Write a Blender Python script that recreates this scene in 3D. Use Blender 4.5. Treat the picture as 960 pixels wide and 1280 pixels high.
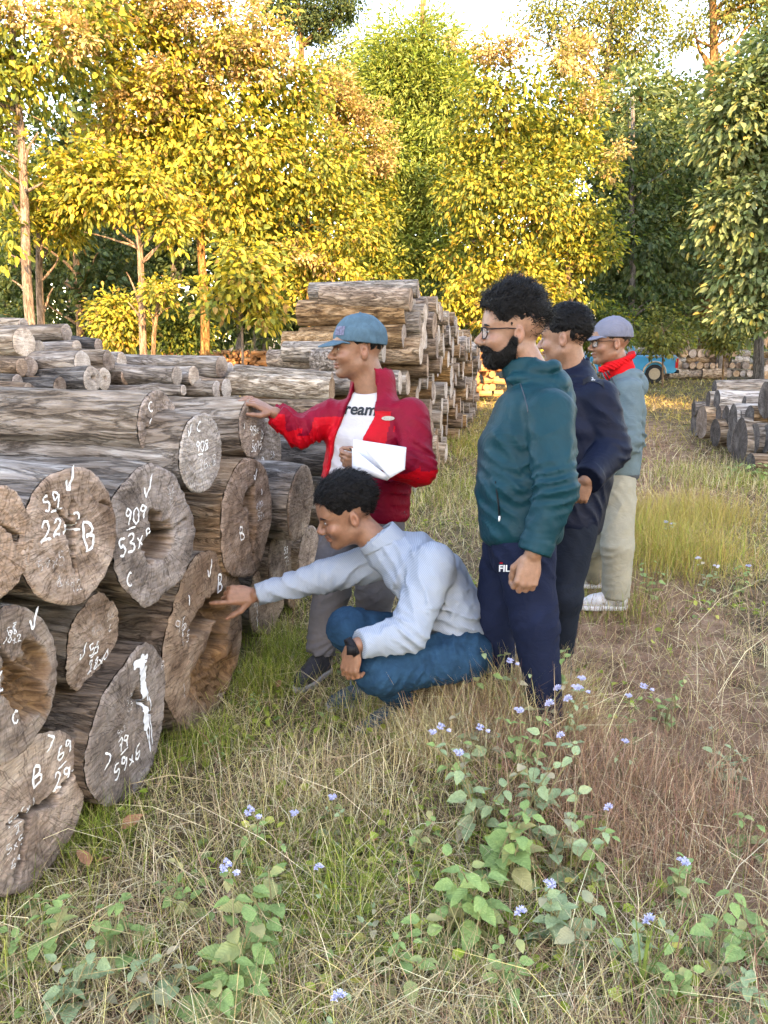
import bpy, math, random
import numpy as np
from mathutils import Matrix, Vector
from mathutils.bvhtree import BVHTree

for o in list(bpy.data.objects):
    bpy.data.objects.remove(o)
SC = bpy.context.scene
COL = SC.collection
R_ = math.radians

# ------------------------------------------------------------------ camera
CAM_Z, PITCH, FPX = 1.54, R_(12.6), 960.0
cam = bpy.data.cameras.new('camera')
cam.sensor_fit = 'HORIZONTAL'
cam.sensor_width = 36.0
cam.lens = 36.0
cam.clip_start = 0.05
cam.clip_end = 1500.0
camo = bpy.data.objects.new('camera', cam)
COL.objects.link(camo)
camo.location = (0, 0, CAM_Z)
camo.rotation_euler = (math.pi / 2 - PITCH, 0, 0)
SC.camera = camo

# ------------------------------------------------------------------ sky, sun, exposure
SUN_EL, SUN_XY = R_(27), (0.30, -0.954)
world = bpy.data.worlds.new('World')
SC.world = world
world.use_nodes = True
wn = world.node_tree
for n in list(wn.nodes):
    wn.nodes.remove(n)
sky = wn.nodes.new('ShaderNodeTexSky')
sky.sky_type = 'NISHITA'
sky.sun_disc = False
sky.sun_elevation = SUN_EL
sky.sun_rotation = math.atan2(SUN_XY[0], SUN_XY[1])
sky.air_density = 1.0
sky.dust_density = 0.6
sky.ozone_density = 1.0
bg = wn.nodes.new('ShaderNodeBackground')
bg.inputs['Strength'].default_value = 0.15
wo = wn.nodes.new('ShaderNodeOutputWorld')
wn.links.new(sky.outputs[0], bg.inputs[0])
wn.links.new(bg.outputs[0], wo.inputs[0])
sl = bpy.data.lights.new('sun', 'SUN')
sl.energy = 2.0
sl.angle = R_(0.6)
sl.color = (1.0, 0.80, 0.52)
slo = bpy.data.objects.new('sun', sl)
COL.objects.link(slo)
_d = Vector((SUN_XY[0] * math.cos(SUN_EL), SUN_XY[1] * math.cos(SUN_EL), math.sin(SUN_EL)))
slo.rotation_euler = _d.to_track_quat('Z', 'Y').to_euler()
slo.location = (15, -30, 25)
SC.view_settings.view_transform = 'Standard'
SC.view_settings.look = 'None'
SC.view_settings.gamma = 1.0
SC.view_settings.exposure = 3.3
SC.view_settings.use_white_balance = True        # camera set for open shade
SC.view_settings.white_balance_temperature = 8400
SC.view_settings.white_balance_tint = 19
SC.view_settings.use_curve_mapping = False
SC.render.engine = 'CYCLES'
SC.cycles.use_denoising = True
SC.cycles.max_bounces = 5
SC.cycles.diffuse_bounces = 1
SC.cycles.glossy_bounces = 2
SC.cycles.transmission_bounces = 3
SC.cycles.transparent_max_bounces = 8

# ------------------------------------------------------------------ helpers
CP, SP = math.cos(PITCH), math.sin(PITCH)


def P(u, v, d):
    """place in the yard seen at photo pixel (u,v), d metres along the lens axis"""
    x = (u - 480) / FPX
    y = (640 - v) / FPX
    return np.array((x * d, (CP + y * SP) * d, CAM_Z + (-SP + y * CP) * d))


def G(u, v, z=0.0):
    """ground point seen at photo pixel (u,v)"""
    y = (640 - v) / FPX
    return P(u, v, (CAM_Z - z) / (SP - y * CP))


def link(o, parent=None):
    COL.objects.link(o)
    if parent is not None:
        o.parent = parent
    return o


def tag(o, label=None, cat=None, group=None, kind=None):
    if label: o['label'] = label
    if cat: o['category'] = cat
    if group: o['group'] = group
    if kind: o['kind'] = kind
    return o


def empty(name, M=None, parent=None):
    o = bpy.data.objects.new(name, None)
    o.empty_display_size = 0.1
    if M is not None:
        o.matrix_world = M
    return link(o, parent)


def mesh_data(name, V, F, mats=(), smooth=True, col=None, attrs=None, mi=None):
    """V (N,3); F: (M,k) int array or list of such arrays"""
    me = bpy.data.meshes.new(name)
    V = np.asarray(V, dtype=np.float32)
    Fs = F if isinstance(F, (list, tuple)) else [F]
    Fs = [np.asarray(f, dtype=np.int32) for f in Fs if len(f)]
    me.vertices.add(len(V))
    me.vertices.foreach_set('co', V.ravel())
    loops = np.concatenate([f.ravel() for f in Fs])
    tot = np.concatenate([np.full(len(f), f.shape[1], dtype=np.int32) for f in Fs])
    st = np.concatenate(([0], np.cumsum(tot)[:-1])).astype(np.int32)
    me.loops.add(len(loops))
    me.loops.foreach_set('vertex_index', loops)
    me.polygons.add(len(tot))
    me.polygons.foreach_set('loop_start', st)
    me.polygons.foreach_set('loop_total', tot)
    if mi is not None:
        me.polygons.foreach_set('material_index', np.asarray(mi, dtype=np.int32))
    me.polygons.foreach_set('use_smooth', np.full(len(tot), bool(smooth)))
    if col is not None:
        a = me.color_attributes.new('Col', 'FLOAT_COLOR', 'POINT')
        c4 = np.ones((len(V), 4), dtype=np.float32)
        c4[:, :3] = col
        a.data.foreach_set('color', c4.ravel())
    if attrs:
        for k, arr in attrs.items():
            a = me.attributes.new(k, 'FLOAT', 'POINT')
            a.data.foreach_set('value', np.asarray(arr, dtype=np.float32))
    for m in (mats if isinstance(mats, (list, tuple)) else [mats]):
        me.materials.append(m)
    me.update(calc_edges=True)
    return me


def mk(name, V, F, mats, parent=None, smooth=True, **kw):
    return link(bpy.data.objects.new(name, mesh_data(name, V, F, mats, smooth, **kw)), parent)


def nrm(v):
    v = np.asarray(v, float)
    return v / (np.linalg.norm(v) + 1e-12)


def frame(X, up=(0, 0, 1)):
    X = nrm(X)
    Y = nrm(np.cross(up, X))
    Z = np.cross(X, Y)
    return X, Y, Z


def mat4(o, X, Y, Z):
    return Matrix(((X[0], Y[0], Z[0], o[0]), (X[1], Y[1], Z[1], o[1]), (X[2], Y[2], Z[2], o[2]), (0, 0, 0, 1)))


class MB:
    """collects little shapes into one mesh"""
    def __init__(s):
        s.v, s.f, s.n = [], {}, 0

    def add(s, V, F):
        V = np.asarray(V, float)
        F = np.asarray(F, int)
        s.v.append(V)
        s.f.setdefault(F.shape[1], []).append(F + s.n)
        s.n += len(V)
        return s

    def box(s, c, h, M=None, taper=1.0):
        q = np.array([(x, y, z) for z in (-1, 1) for y in (-1, 1) for x in (-1, 1)], float)
        q[4:, :2] *= taper
        q = q * np.asarray(h, float)
        if M is not None:
            q = q @ np.asarray(M).T
        return s.add(q + np.asarray(c, float), [(0, 2, 3, 1), (4, 5, 7, 6), (0, 1, 5, 4), (2, 6, 7, 3), (0, 4, 6, 2), (1, 3, 7, 5)])

    def tube(s, pts, rad, n=8, cap=True):
        pts = np.asarray(pts, float)
        m = len(pts)
        rad = np.broadcast_to(np.asarray(rad, float), (m,))
        T = np.gradient(pts, axis=0)
        T /= np.linalg.norm(T, axis=1)[:, None] + 1e-12
        ref = np.array((0, 0, 1.0)) if abs(T[:, 2]).mean() < 0.8 else np.array((1.0, 0, 0))
        A = np.cross(T, ref)
        A /= np.linalg.norm(A, axis=1)[:, None] + 1e-12
        B = np.cross(T, A)
        th = np.linspace(0, 2 * math.pi, n, endpoint=False)
        ring = A[:, None] * np.cos(th)[None, :, None] + B[:, None] * np.sin(th)[None, :, None]
        V = (pts[:, None] + ring * rad[:, None, None]).reshape(-1, 3)
        i = np.arange(m - 1)[:, None] * n
        j = np.arange(n)[None]
        F = np.stack([i + j, i + (j + 1) % n, i + n + (j + 1) % n, i + n + j], -1).reshape(-1, 4)
        base = s.n
        s.add(V, F[:, ::-1])
        if cap:
            s.f.setdefault(n, []).append(np.array([np.arange(n) + base, (np.arange(n)[::-1]) + base + (m - 1) * n]))
        return s

    def build(s, name, mat, parent=None, smooth=True, **kw):
        return mk(name, np.concatenate(s.v), [np.concatenate(f) for f in s.f.values()], mat, parent, smooth, **kw)


def vnoise(p, seed=0):
    """cheap smooth noise, p (N,k) -> about -1..1"""
    rs = np.random.RandomState(seed)
    p = np.asarray(p, float)
    k = p.shape[1]
    out = np.zeros(len(p))
    for i in range(5):
        a = rs.normal(size=k); a /= np.linalg.norm(a)
        b = rs.normal(size=k); b /= np.linalg.norm(b)
        f = 1.0 + 0.45 * i
        out += np.sin(p @ a * f * 2.2 + rs.uniform(0, 6.3) + 1.3 * np.sin(p @ b * f * 1.7 + rs.uniform(0, 6.3))) / (1 + 0.35 * i)
    return out / 2.4


# ------------------------------------------------------------------ materials
def new_mat(name):
    m = bpy.data.materials.new(name)
    m.use_nodes = True
    nt = m.node_tree
    b = nt.nodes.get('Principled BSDF')
    return m, nt, b


def N(nt, t, **kw):
    n = nt.nodes.new(t)
    for k, v in kw.items():
        if k in n.inputs:
            n.inputs[k].default_value = v
        else:
            setattr(n, k, v)
    return n


def L(nt, a, b):
    nt.links.new(a, b)


def ramp(nt, fac, stops):
    r = nt.nodes.new('ShaderNodeValToRGB')
    el = r.color_ramp.elements
    while len(el) < len(stops):
        el.new(0.5)
    for e, (p, c) in zip(el, stops):
        e.position = p
        e.color = tuple(c) + (1,) if len(c) == 3 else c
    L(nt, fac, r.inputs[0])
    return r.outputs[0]


def mix(nt, fac, a, b, mode='MIX'):
    m = nt.nodes.new('ShaderNodeMix')
    m.data_type = 'RGBA'
    m.blend_type = mode
    for s, x in ((0, fac), (6, a), (7, b)):
        if hasattr(x, 'is_output'):
            L(nt, x, m.inputs[s])
        elif s == 0:
            m.inputs[0].default_value = x
        else:
            m.inputs[s].default_value = tuple(x) + (1,) if len(x) == 3 else x
    return m.outputs[2]


def coords(nt, scale=(1, 1, 1), kind='Object', loc=None):
    t = nt.nodes.new('ShaderNodeTexCoord')
    mp = nt.nodes.new('ShaderNodeMapping')
    mp.inputs['Scale'].default_value = scale
    L(nt, t.outputs[kind], mp.inputs[0])
    if loc is not None:
        L(nt, loc, mp.inputs['Location'])
    return mp.outputs[0]


def noise(nt, vec, scale=5.0, detail=4.0, rough=0.6, dist=0.0):
    n = N(nt, 'ShaderNodeTexNoise', Scale=scale, Detail=detail, Roughness=rough, Distortion=dist)
    L(nt, vec, n.inputs['Vector'])
    return n.outputs[0]


def bump(nt, b, h, strength=0.5, dist=0.01):
    n = N(nt, 'ShaderNodeBump', Strength=strength, Distance=dist)
    L(nt, h, n.inputs['Height'])
    L(nt, n.outputs[0], b.inputs['Normal'])
    return n


def math_n(nt, op, a, b=None):
    m = nt.nodes.new('ShaderNodeMath')
    m.operation = op
    for i, x in enumerate((a, b)):
        if x is None: continue
        if hasattr(x, 'is_output'):
            L(nt, x, m.inputs[i])
        else:
            m.inputs[i].default_value = x
    return m.outputs[0]


def flat(name, c, rough=0.7, spec=0.3, var=0.15, scale=30, bmp=0.0, bscale=None, metallic=0.0):
    m, nt, b = new_mat(name)
    co = coords(nt)
    n = noise(nt, co, scale, 4)
    lo = tuple(x * (1 - var) for x in c)
    hi = tuple(min(1, x * (1 + var)) for x in c)
    L(nt, ramp(nt, n, [(0.3, lo), (0.7, hi)]), b.inputs['Base Color'])
    b.inputs['Roughness'].default_value = rough
    b.inputs['Specular IOR Level'].default_value = spec
    b.inputs['Metallic'].default_value = metallic
    if bmp:
        bump(nt, b, noise(nt, co, bscale or scale, 5), bmp, 0.004)
    return m


def rand_loc(nt):
    oi = nt.nodes.new('ShaderNodeObjectInfo')
    c = nt.nodes.new('ShaderNodeCombineXYZ')
    for i, k in enumerate((37.0, 71.0, 113.0)):
        L(nt, math_n(nt, 'MULTIPLY', oi.outputs['Random'], k), c.inputs[i])
    return c.outputs[0], oi.outputs['Random']


def bark_mat(name, c0, c1, c2, grain=1.0, k=(1, 1, 1), ax=0):
    """weathered debarked trunk, long fissures along local x"""
    m, nt, b = new_mat(name)
    loc, rnd = rand_loc(nt)

    def sc(al, ac):
        v = [ac, ac, ac]
        v[ax] = al
        return tuple(v[i] * k[i] for i in range(3))
    a = coords(nt, sc(2.8, 17), loc=loc)
    a2 = coords(nt, sc(7.0, 60), loc=loc)
    bl = coords(nt, sc(2.0, 4), loc=loc)
    n1 = noise(nt, a, 1.6 * grain, 6, 0.65, 0.4)
    n2 = noise(nt, a2, 1.4 * grain, 5, 0.7, 0.3)
    n3 = noise(nt, bl, 1.5, 4, 0.6, 0.6)
    c = ramp(nt, n1, [(0.34, c0), (0.50, c1), (0.66, c2)])
    c = mix(nt, 0.5, c, ramp(nt, n2, [(0.3, (0.35, 0.33, 0.31)), (0.52, (0.95, 0.95, 0.95)), (0.8, (1.25, 1.22, 1.18))]), 'MULTIPLY')
    c = mix(nt, 0.7, c, ramp(nt, n3, [(0.3, (0.55, 0.45, 0.36)), (0.5, (1, 0.97, 0.93)), (0.72, (1.18, 1.17, 1.16))]), 'MULTIPLY')
    fis = math_n(nt, 'ABSOLUTE', math_n(nt, 'SUBTRACT', noise(nt, coords(nt, sc(1.7, 11), loc=loc), 1.5, 5, 0.6, 0.9), 0.5))
    fm_ = ramp(nt, fis, [(0.0, (0.10, 0.085, 0.07)), (0.022, (0.5, 0.46, 0.42)), (0.05, (1, 1, 1))])
    c = mix(nt, 0.62, c, fm_, 'MULTIPLY')
    v = math_n(nt, 'ADD', math_n(nt, 'MULTIPLY', rnd, 0.5), 0.75)
    hs = N(nt, 'ShaderNodeHueSaturation')
    L(nt, v, hs.inputs['Value'])
    L(nt, math_n(nt, 'ADD', math_n(nt, 'MULTIPLY', math_n(nt, 'FRACT', math_n(nt, 'MULTIPLY', rnd, 7.3)), 0.6), 0.65), hs.inputs['Saturation'])
    L(nt, c, hs.inputs['Color'])
    L(nt, hs.outputs[0], b.inputs['Base Color'])
    b.inputs['Roughness'].default_value = 0.85
    b.inputs['Specular IOR Level'].default_value = 0.2
    h = math_n(nt, 'ADD', math_n(nt, 'ADD', math_n(nt, 'MULTIPLY', n1, 1.0), math_n(nt, 'MULTIPLY', n2, 0.7)), math_n(nt, 'MULTIPLY', math_n(nt, 'MINIMUM', fis, 0.06), 8.0))
    bump(nt, b, h, 1.0, 0.025)
    return m


def face_mat(name, c0, c1, c2, k=1.0):
    """sawn end of a log, face in local y-z; 'rot' attribute marks the rotten heart"""
    m, nt, b = new_mat(name)
    loc, rnd = rand_loc(nt)
    base = coords(nt, (k, k, k), loc=loc)
    raw = coords(nt, (k, k, k))
    n1 = noise(nt, base, 9, 5, 0.65, 0.5)
    saw = coords(nt, (k, 7 * k, 60 * k), loc=loc)
    n2 = noise(nt, saw, 2.0, 4, 0.6, 0.6)
    sep = nt.nodes.new('ShaderNodeSeparateXYZ')
    L(nt, raw, sep.inputs[0])
    rr = math_n(nt, 'SQRT', math_n(nt, 'ADD', math_n(nt, 'POWER', sep.outputs[1], 2.0), math_n(nt, 'POWER', sep.outputs[2], 2.0)))
    rr2 = math_n(nt, 'ADD', rr, math_n(nt, 'MULTIPLY', noise(nt, base, 5, 2), 0.06))
    rings = math_n(nt, 'SINE', math_n(nt, 'MULTIPLY', rr2, 520.0))
    c = ramp(nt, n1, [(0.32, c0), (0.5, c1), (0.68, c2)])
    c = mix(nt, 0.8, c, ramp(nt, n2, [(0.25, (0.45, 0.42, 0.40)), (0.5, (0.97, 0.97, 0.97)), (0.75, (1.35, 1.3, 1.25))]), 'MULTIPLY')
    big = noise(nt, base, 3.2, 4, 0.6, 0.8)
    c = mix(nt, 0.7, c, ramp(nt, big, [(0.3, (0.62, 0.52, 0.44)), (0.5, (1, 0.98, 0.96)), (0.7, (1.22, 1.22, 1.22))]), 'MULTIPLY')
    rc = nt.nodes.new('ShaderNodeMapRange')
    rc.inputs[1].default_value = -1
    L(nt, rings, rc.inputs[0])
    c = mix(nt, 0.17, c, ramp(nt, rc.outputs[0], [(0.2, (0.45, 0.42, 0.4)), (0.8, (1.1, 1.1, 1.1))]), 'MULTIPLY')
    # drying checks running out from the pith
    ang = math_n(nt, 'ARCTAN2', sep.outputs[2], sep.outputs[1])
    cv = nt.nodes.new('ShaderNodeCombineXYZ')
    L(nt, math_n(nt, 'ADD', math_n(nt, 'MULTIPLY', ang, 5.0), math_n(nt, 'MULTIPLY', rnd, 50.0)), cv.inputs[0])
    L(nt, math_n(nt, 'MULTIPLY', rr, 5.0), cv.inputs[1])
    chk = math_n(nt, 'ABSOLUTE', math_n(nt, 'SUBTRACT', noise(nt, cv.outputs[0], 1.6, 3, 0.5, 0.25), 0.5))
    c = mix(nt, 0.75, c, ramp(nt, chk, [(0.0, (0.16, 0.13, 0.11)), (0.012, (0.6, 0.56, 0.52)), (0.03, (1, 1, 1))]), 'MULTIPLY')
    hv = N(nt, 'ShaderNodeHueSaturation')
    L(nt, math_n(nt, 'ADD', math_n(nt, 'MULTIPLY', rnd, 0.45), 0.8), hv.inputs['Value'])
    L(nt, math_n(nt, 'ADD', math_n(nt, 'MULTIPLY', math_n(nt, 'FRACT', math_n(nt, 'MULTIPLY', rnd, 9.1)), 0.45), 0.55), hv.inputs['Saturation'])
    L(nt, c, hv.inputs['Color'])
    c = hv.outputs[0]
    at = N(nt, 'ShaderNodeAttribute', attribute_name='rot')
    rotc = ramp(nt, noise(nt, coords(nt, (3, 30, 8)), 2.2, 5, 0.7), [(0.3, (0.045, 0.026, 0.015)), (0.52, (0.19, 0.108, 0.055)), (0.75, (0.36, 0.22, 0.11))])
    c = mix(nt, at.outputs['Fac'], c, rotc)
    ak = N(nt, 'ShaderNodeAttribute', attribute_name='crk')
    c = mix(nt, ak.outputs['Fac'], c, (0.03, 0.022, 0.016))  # crack interiors painted near-black: their occlusion shade is put into the colour
    L(nt, c, b.inputs['Base Color'])
    b.inputs['Roughness'].default_value = 0.9
    b.inputs['Specular IOR Level'].default_value = 0.15
    h = math_n(nt, 'ADD', n2, math_n(nt, 'ADD', math_n(nt, 'MULTIPLY', n1, 0.6), math_n(nt, 'MULTIPLY', rings, 0.05)))
    bump(nt, b, h, 0.7, 0.008)
    return m


def leaf_mat(name, transl=0.35, rough=0.55, spec=0.3):
    m, nt, b = new_mat(name)
    at = N(nt, 'ShaderNodeAttribute', attribute_name='Col')
    L(nt, at.outputs['Color'], b.inputs['Base Color'])
    b.inputs['Roughness'].default_value = rough
    b.inputs['Specular IOR Level'].default_value = spec
    t = nt.nodes.new('ShaderNodeBsdfTranslucent')
    L(nt, mix(nt, 1.0, at.outputs['Color'], (1.1, 1.15, 0.6), 'MULTIPLY'), t.inputs[0])
    ms = nt.nodes.new('ShaderNodeMixShader')
    ms.inputs[0].default_value = transl
    L(nt, b.outputs[0], ms.inputs[1])
    L(nt, t.outputs[0], ms.inputs[2])
    L(nt, ms.outputs[0], nt.nodes['Material Output'].inputs[0])
    return m


M = {}
M['bark'] = bark_mat('bark', (0.15, 0.115, 0.088), (0.29, 0.24, 0.195), (0.42, 0.375, 0.33))
M['bark_brown'] = bark_mat('bark_brown', (0.13, 0.085, 0.052), (0.26, 0.175, 0.112), (0.39, 0.295, 0.21))
M['bark_pale'] = bark_mat('bark_pale', (0.18, 0.135, 0.095), (0.42, 0.35, 0.28), (0.56, 0.51, 0.45))
M['bark_dark'] = bark_mat('bark_dark', (0.04, 0.034, 0.03), (0.12, 0.105, 0.092), (0.24, 0.22, 0.20))
M['bark_tan'] = bark_mat('bark_tan', (0.17, 0.10, 0.052), (0.42, 0.285, 0.165), (0.52, 0.40, 0.27))
M['face'] = face_mat('cut_wood', (0.14, 0.092, 0.062), (0.27, 0.19, 0.138), (0.39, 0.30, 0.235))
M['face_brown'] = face_mat('cut_wood_brown', (0.13, 0.076, 0.044), (0.265, 0.172, 0.108), (0.38, 0.27, 0.178))
M['face_pale'] = face_mat('cut_wood_pale', (0.28, 0.215, 0.165), (0.43, 0.355, 0.29), (0.54, 0.47, 0.40))
M['face_tan'] = face_mat('cut_wood_tan', (0.27, 0.16, 0.085), (0.43, 0.29, 0.17), (0.53, 0.385, 0.255))
M['face_shaded'] = face_mat('cut_wood_shaded', (0.05, 0.043, 0.038), (0.12, 0.10, 0.088), (0.20, 0.175, 0.155))  # sawn ends turned from the light: shade painted into the wood colour
UK = (1.6, 0.14, 0.14)        # the unit logs that are copied at size
for nm_, cs_ in (('bark', ((0.11, 0.08, 0.06), (0.32, 0.265, 0.215), (0.48, 0.43, 0.38))), ('bark_brown', ((0.10, 0.062, 0.038), (0.30, 0.205, 0.13), (0.44, 0.335, 0.24))),
                 ('bark_pale', ((0.20, 0.155, 0.11), (0.45, 0.385, 0.315), (0.58, 0.53, 0.47))), ('bark_tan', ((0.19, 0.115, 0.06), (0.44, 0.30, 0.18), (0.53, 0.41, 0.285)))):
    M[nm_ + '_u'] = bark_mat(nm_ + '_copied', *cs_, k=UK)
for nm_, cs_ in (('face', ((0.14, 0.095, 0.066), (0.29, 0.21, 0.155), (0.42, 0.33, 0.26))), ('face_brown', ((0.14, 0.082, 0.048), (0.29, 0.19, 0.118), (0.41, 0.29, 0.19))), ('face_pale', ((0.28, 0.215, 0.165), (0.43, 0.355, 0.29), (0.54, 0.47, 0.40))),
                 ('face_tan', ((0.27, 0.16, 0.085), (0.43, 0.29, 0.17), (0.53, 0.385, 0.255))), ('face_shaded', ((0.05, 0.043, 0.038), (0.12, 0.10, 0.088), (0.20, 0.175, 0.155)))):
    M[nm_ + '_u'] = face_mat(nm_ + '_copied', *cs_, k=0.14)
M['crack'] = flat('crack_shadow_wood', (0.03, 0.022, 0.017), 1.0, 0.0)
# ------------------------------------------------------------------ ground
def ground_z(x, y):
    x = np.asarray(x, float); y = np.asarray(y, float)
    p = np.stack([np.ravel(x), np.ravel(y)], -1)
    near = np.clip(1.0 - (np.hypot(p[:, 0], p[:, 1]) - 25) / 30, 0, 1)
    z = (0.018 * vnoise(p * 1.1, 3) + 0.010 * vnoise(p * 4.0, 5)) * near
    for (cx, cy, r, h) in ((0.30, 2.62, 0.42, 0.10), (0.62, 2.35, 0.35, 0.06)):
        z = z + h * np.exp(-((p[:, 0] - cx) ** 2 + (p[:, 1] - cy) ** 2) / (r * r))
    return (z - 0.012).reshape(np.shape(x))


def path_x(y):
    return np.interp(y, [0, 2.5, 4, 5.3, 8, 14], [0.9, 1.2, 1.45, 1.65, 3.0, 4.6])


def build_ground():
    def axis(lo, hi, near_lo, near_hi, step):
        a = np.arange(near_lo, near_hi + 1e-6, step)
        left, right = [], []
        x, s = near_lo, step
        while x > lo:
            s *= 1.35; x -= s; left.append(max(x, lo))
        x, s = near_hi, step
        while x < hi:
            s *= 1.35; x += s; right.append(min(x, hi))
        return np.concatenate([left[::-1], a, right])
    xs = axis(-700, 700, -4, 6, 0.06)
    ys = axis(-300, 1200, 0, 14, 0.06)
    X, Y = np.meshgrid(xs, ys)
    Z = ground_z(X, Y)
    V = np.stack([X.ravel(), Y.ravel(), Z.ravel()], -1)
    nx, ny = len(xs), len(ys)
    i = (np.arange(ny - 1)[:, None] * nx + np.arange(nx - 1)[None]).ravel()
    F = np.stack([i, i + 1, i + nx + 1, i + nx], -1)
    pth = np.exp(-((V[:, 0] - path_x(V[:, 1])) / (0.40 + 0.05 * np.clip(V[:, 1], 0, 20))) ** 2) * np.clip((V[:, 1] - 0.5) / 1.5, 0, 1) * np.clip((20 - V[:, 1]) / 8, 0, 1)
    m, nt, b = new_mat('yard_earth')
    co = coords(nt)
    n1 = noise(nt, co, 0.9, 5, 0.6, 0.3)
    n2 = noise(nt, co, 26, 6, 0.75)
    n3 = noise(nt, co, 5, 5, 0.65)
    soil = ramp(nt, n3, [(0.3, (0.045, 0.030, 0.019)), (0.5, (0.10, 0.068, 0.043)), (0.7, (0.19, 0.135, 0.085))])
    dry = ramp(nt, n3, [(0.3, (0.045, 0.04, 0.018)), (0.55, (0.11, 0.088, 0.045)), (0.75, (0.20, 0.16, 0.095))])
    c = mix(nt, ramp(nt, n1, [(0.40, (0, 0, 0)), (0.6, (1, 1, 1))]), soil, dry)
    red = ramp(nt, n3, [(0.3, (0.11, 0.06, 0.036)), (0.5, (0.22, 0.13, 0.08)), (0.72, (0.36, 0.235, 0.155))])
    pa = N(nt, 'ShaderNodeAttribute', attribute_name='path')
    pm = ramp(nt, math_n(nt, 'ADD', pa.outputs['Fac'], math_n(nt, 'SUBTRACT', n3, 0.5)), [(0.25, (0, 0, 0)), (0.7, (1, 1, 1))])
    c = mix(nt, pm, c, red)
    c = mix(nt, 0.75, c, ramp(nt, n2, [(0.3, (0.4, 0.38, 0.35)), (0.5, (1, 1, 1)), (0.75, (1.4, 1.35, 1.25))]), 'MULTIPLY')
    L(nt, c, b.inputs['Base Color'])
    b.inputs['Roughness'].default_value = 0.95
    b.inputs['Specular IOR Level'].default_value = 0.1
    bump(nt, b, math_n(nt, 'ADD', n2, n3), 0.9, 0.02)
    o = mk('ground', V, F, m, attrs={'path': pth})
    tag(o, 'dry grassy earth floor of the timber yard', None, None, 'structure')


build_ground()
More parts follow.
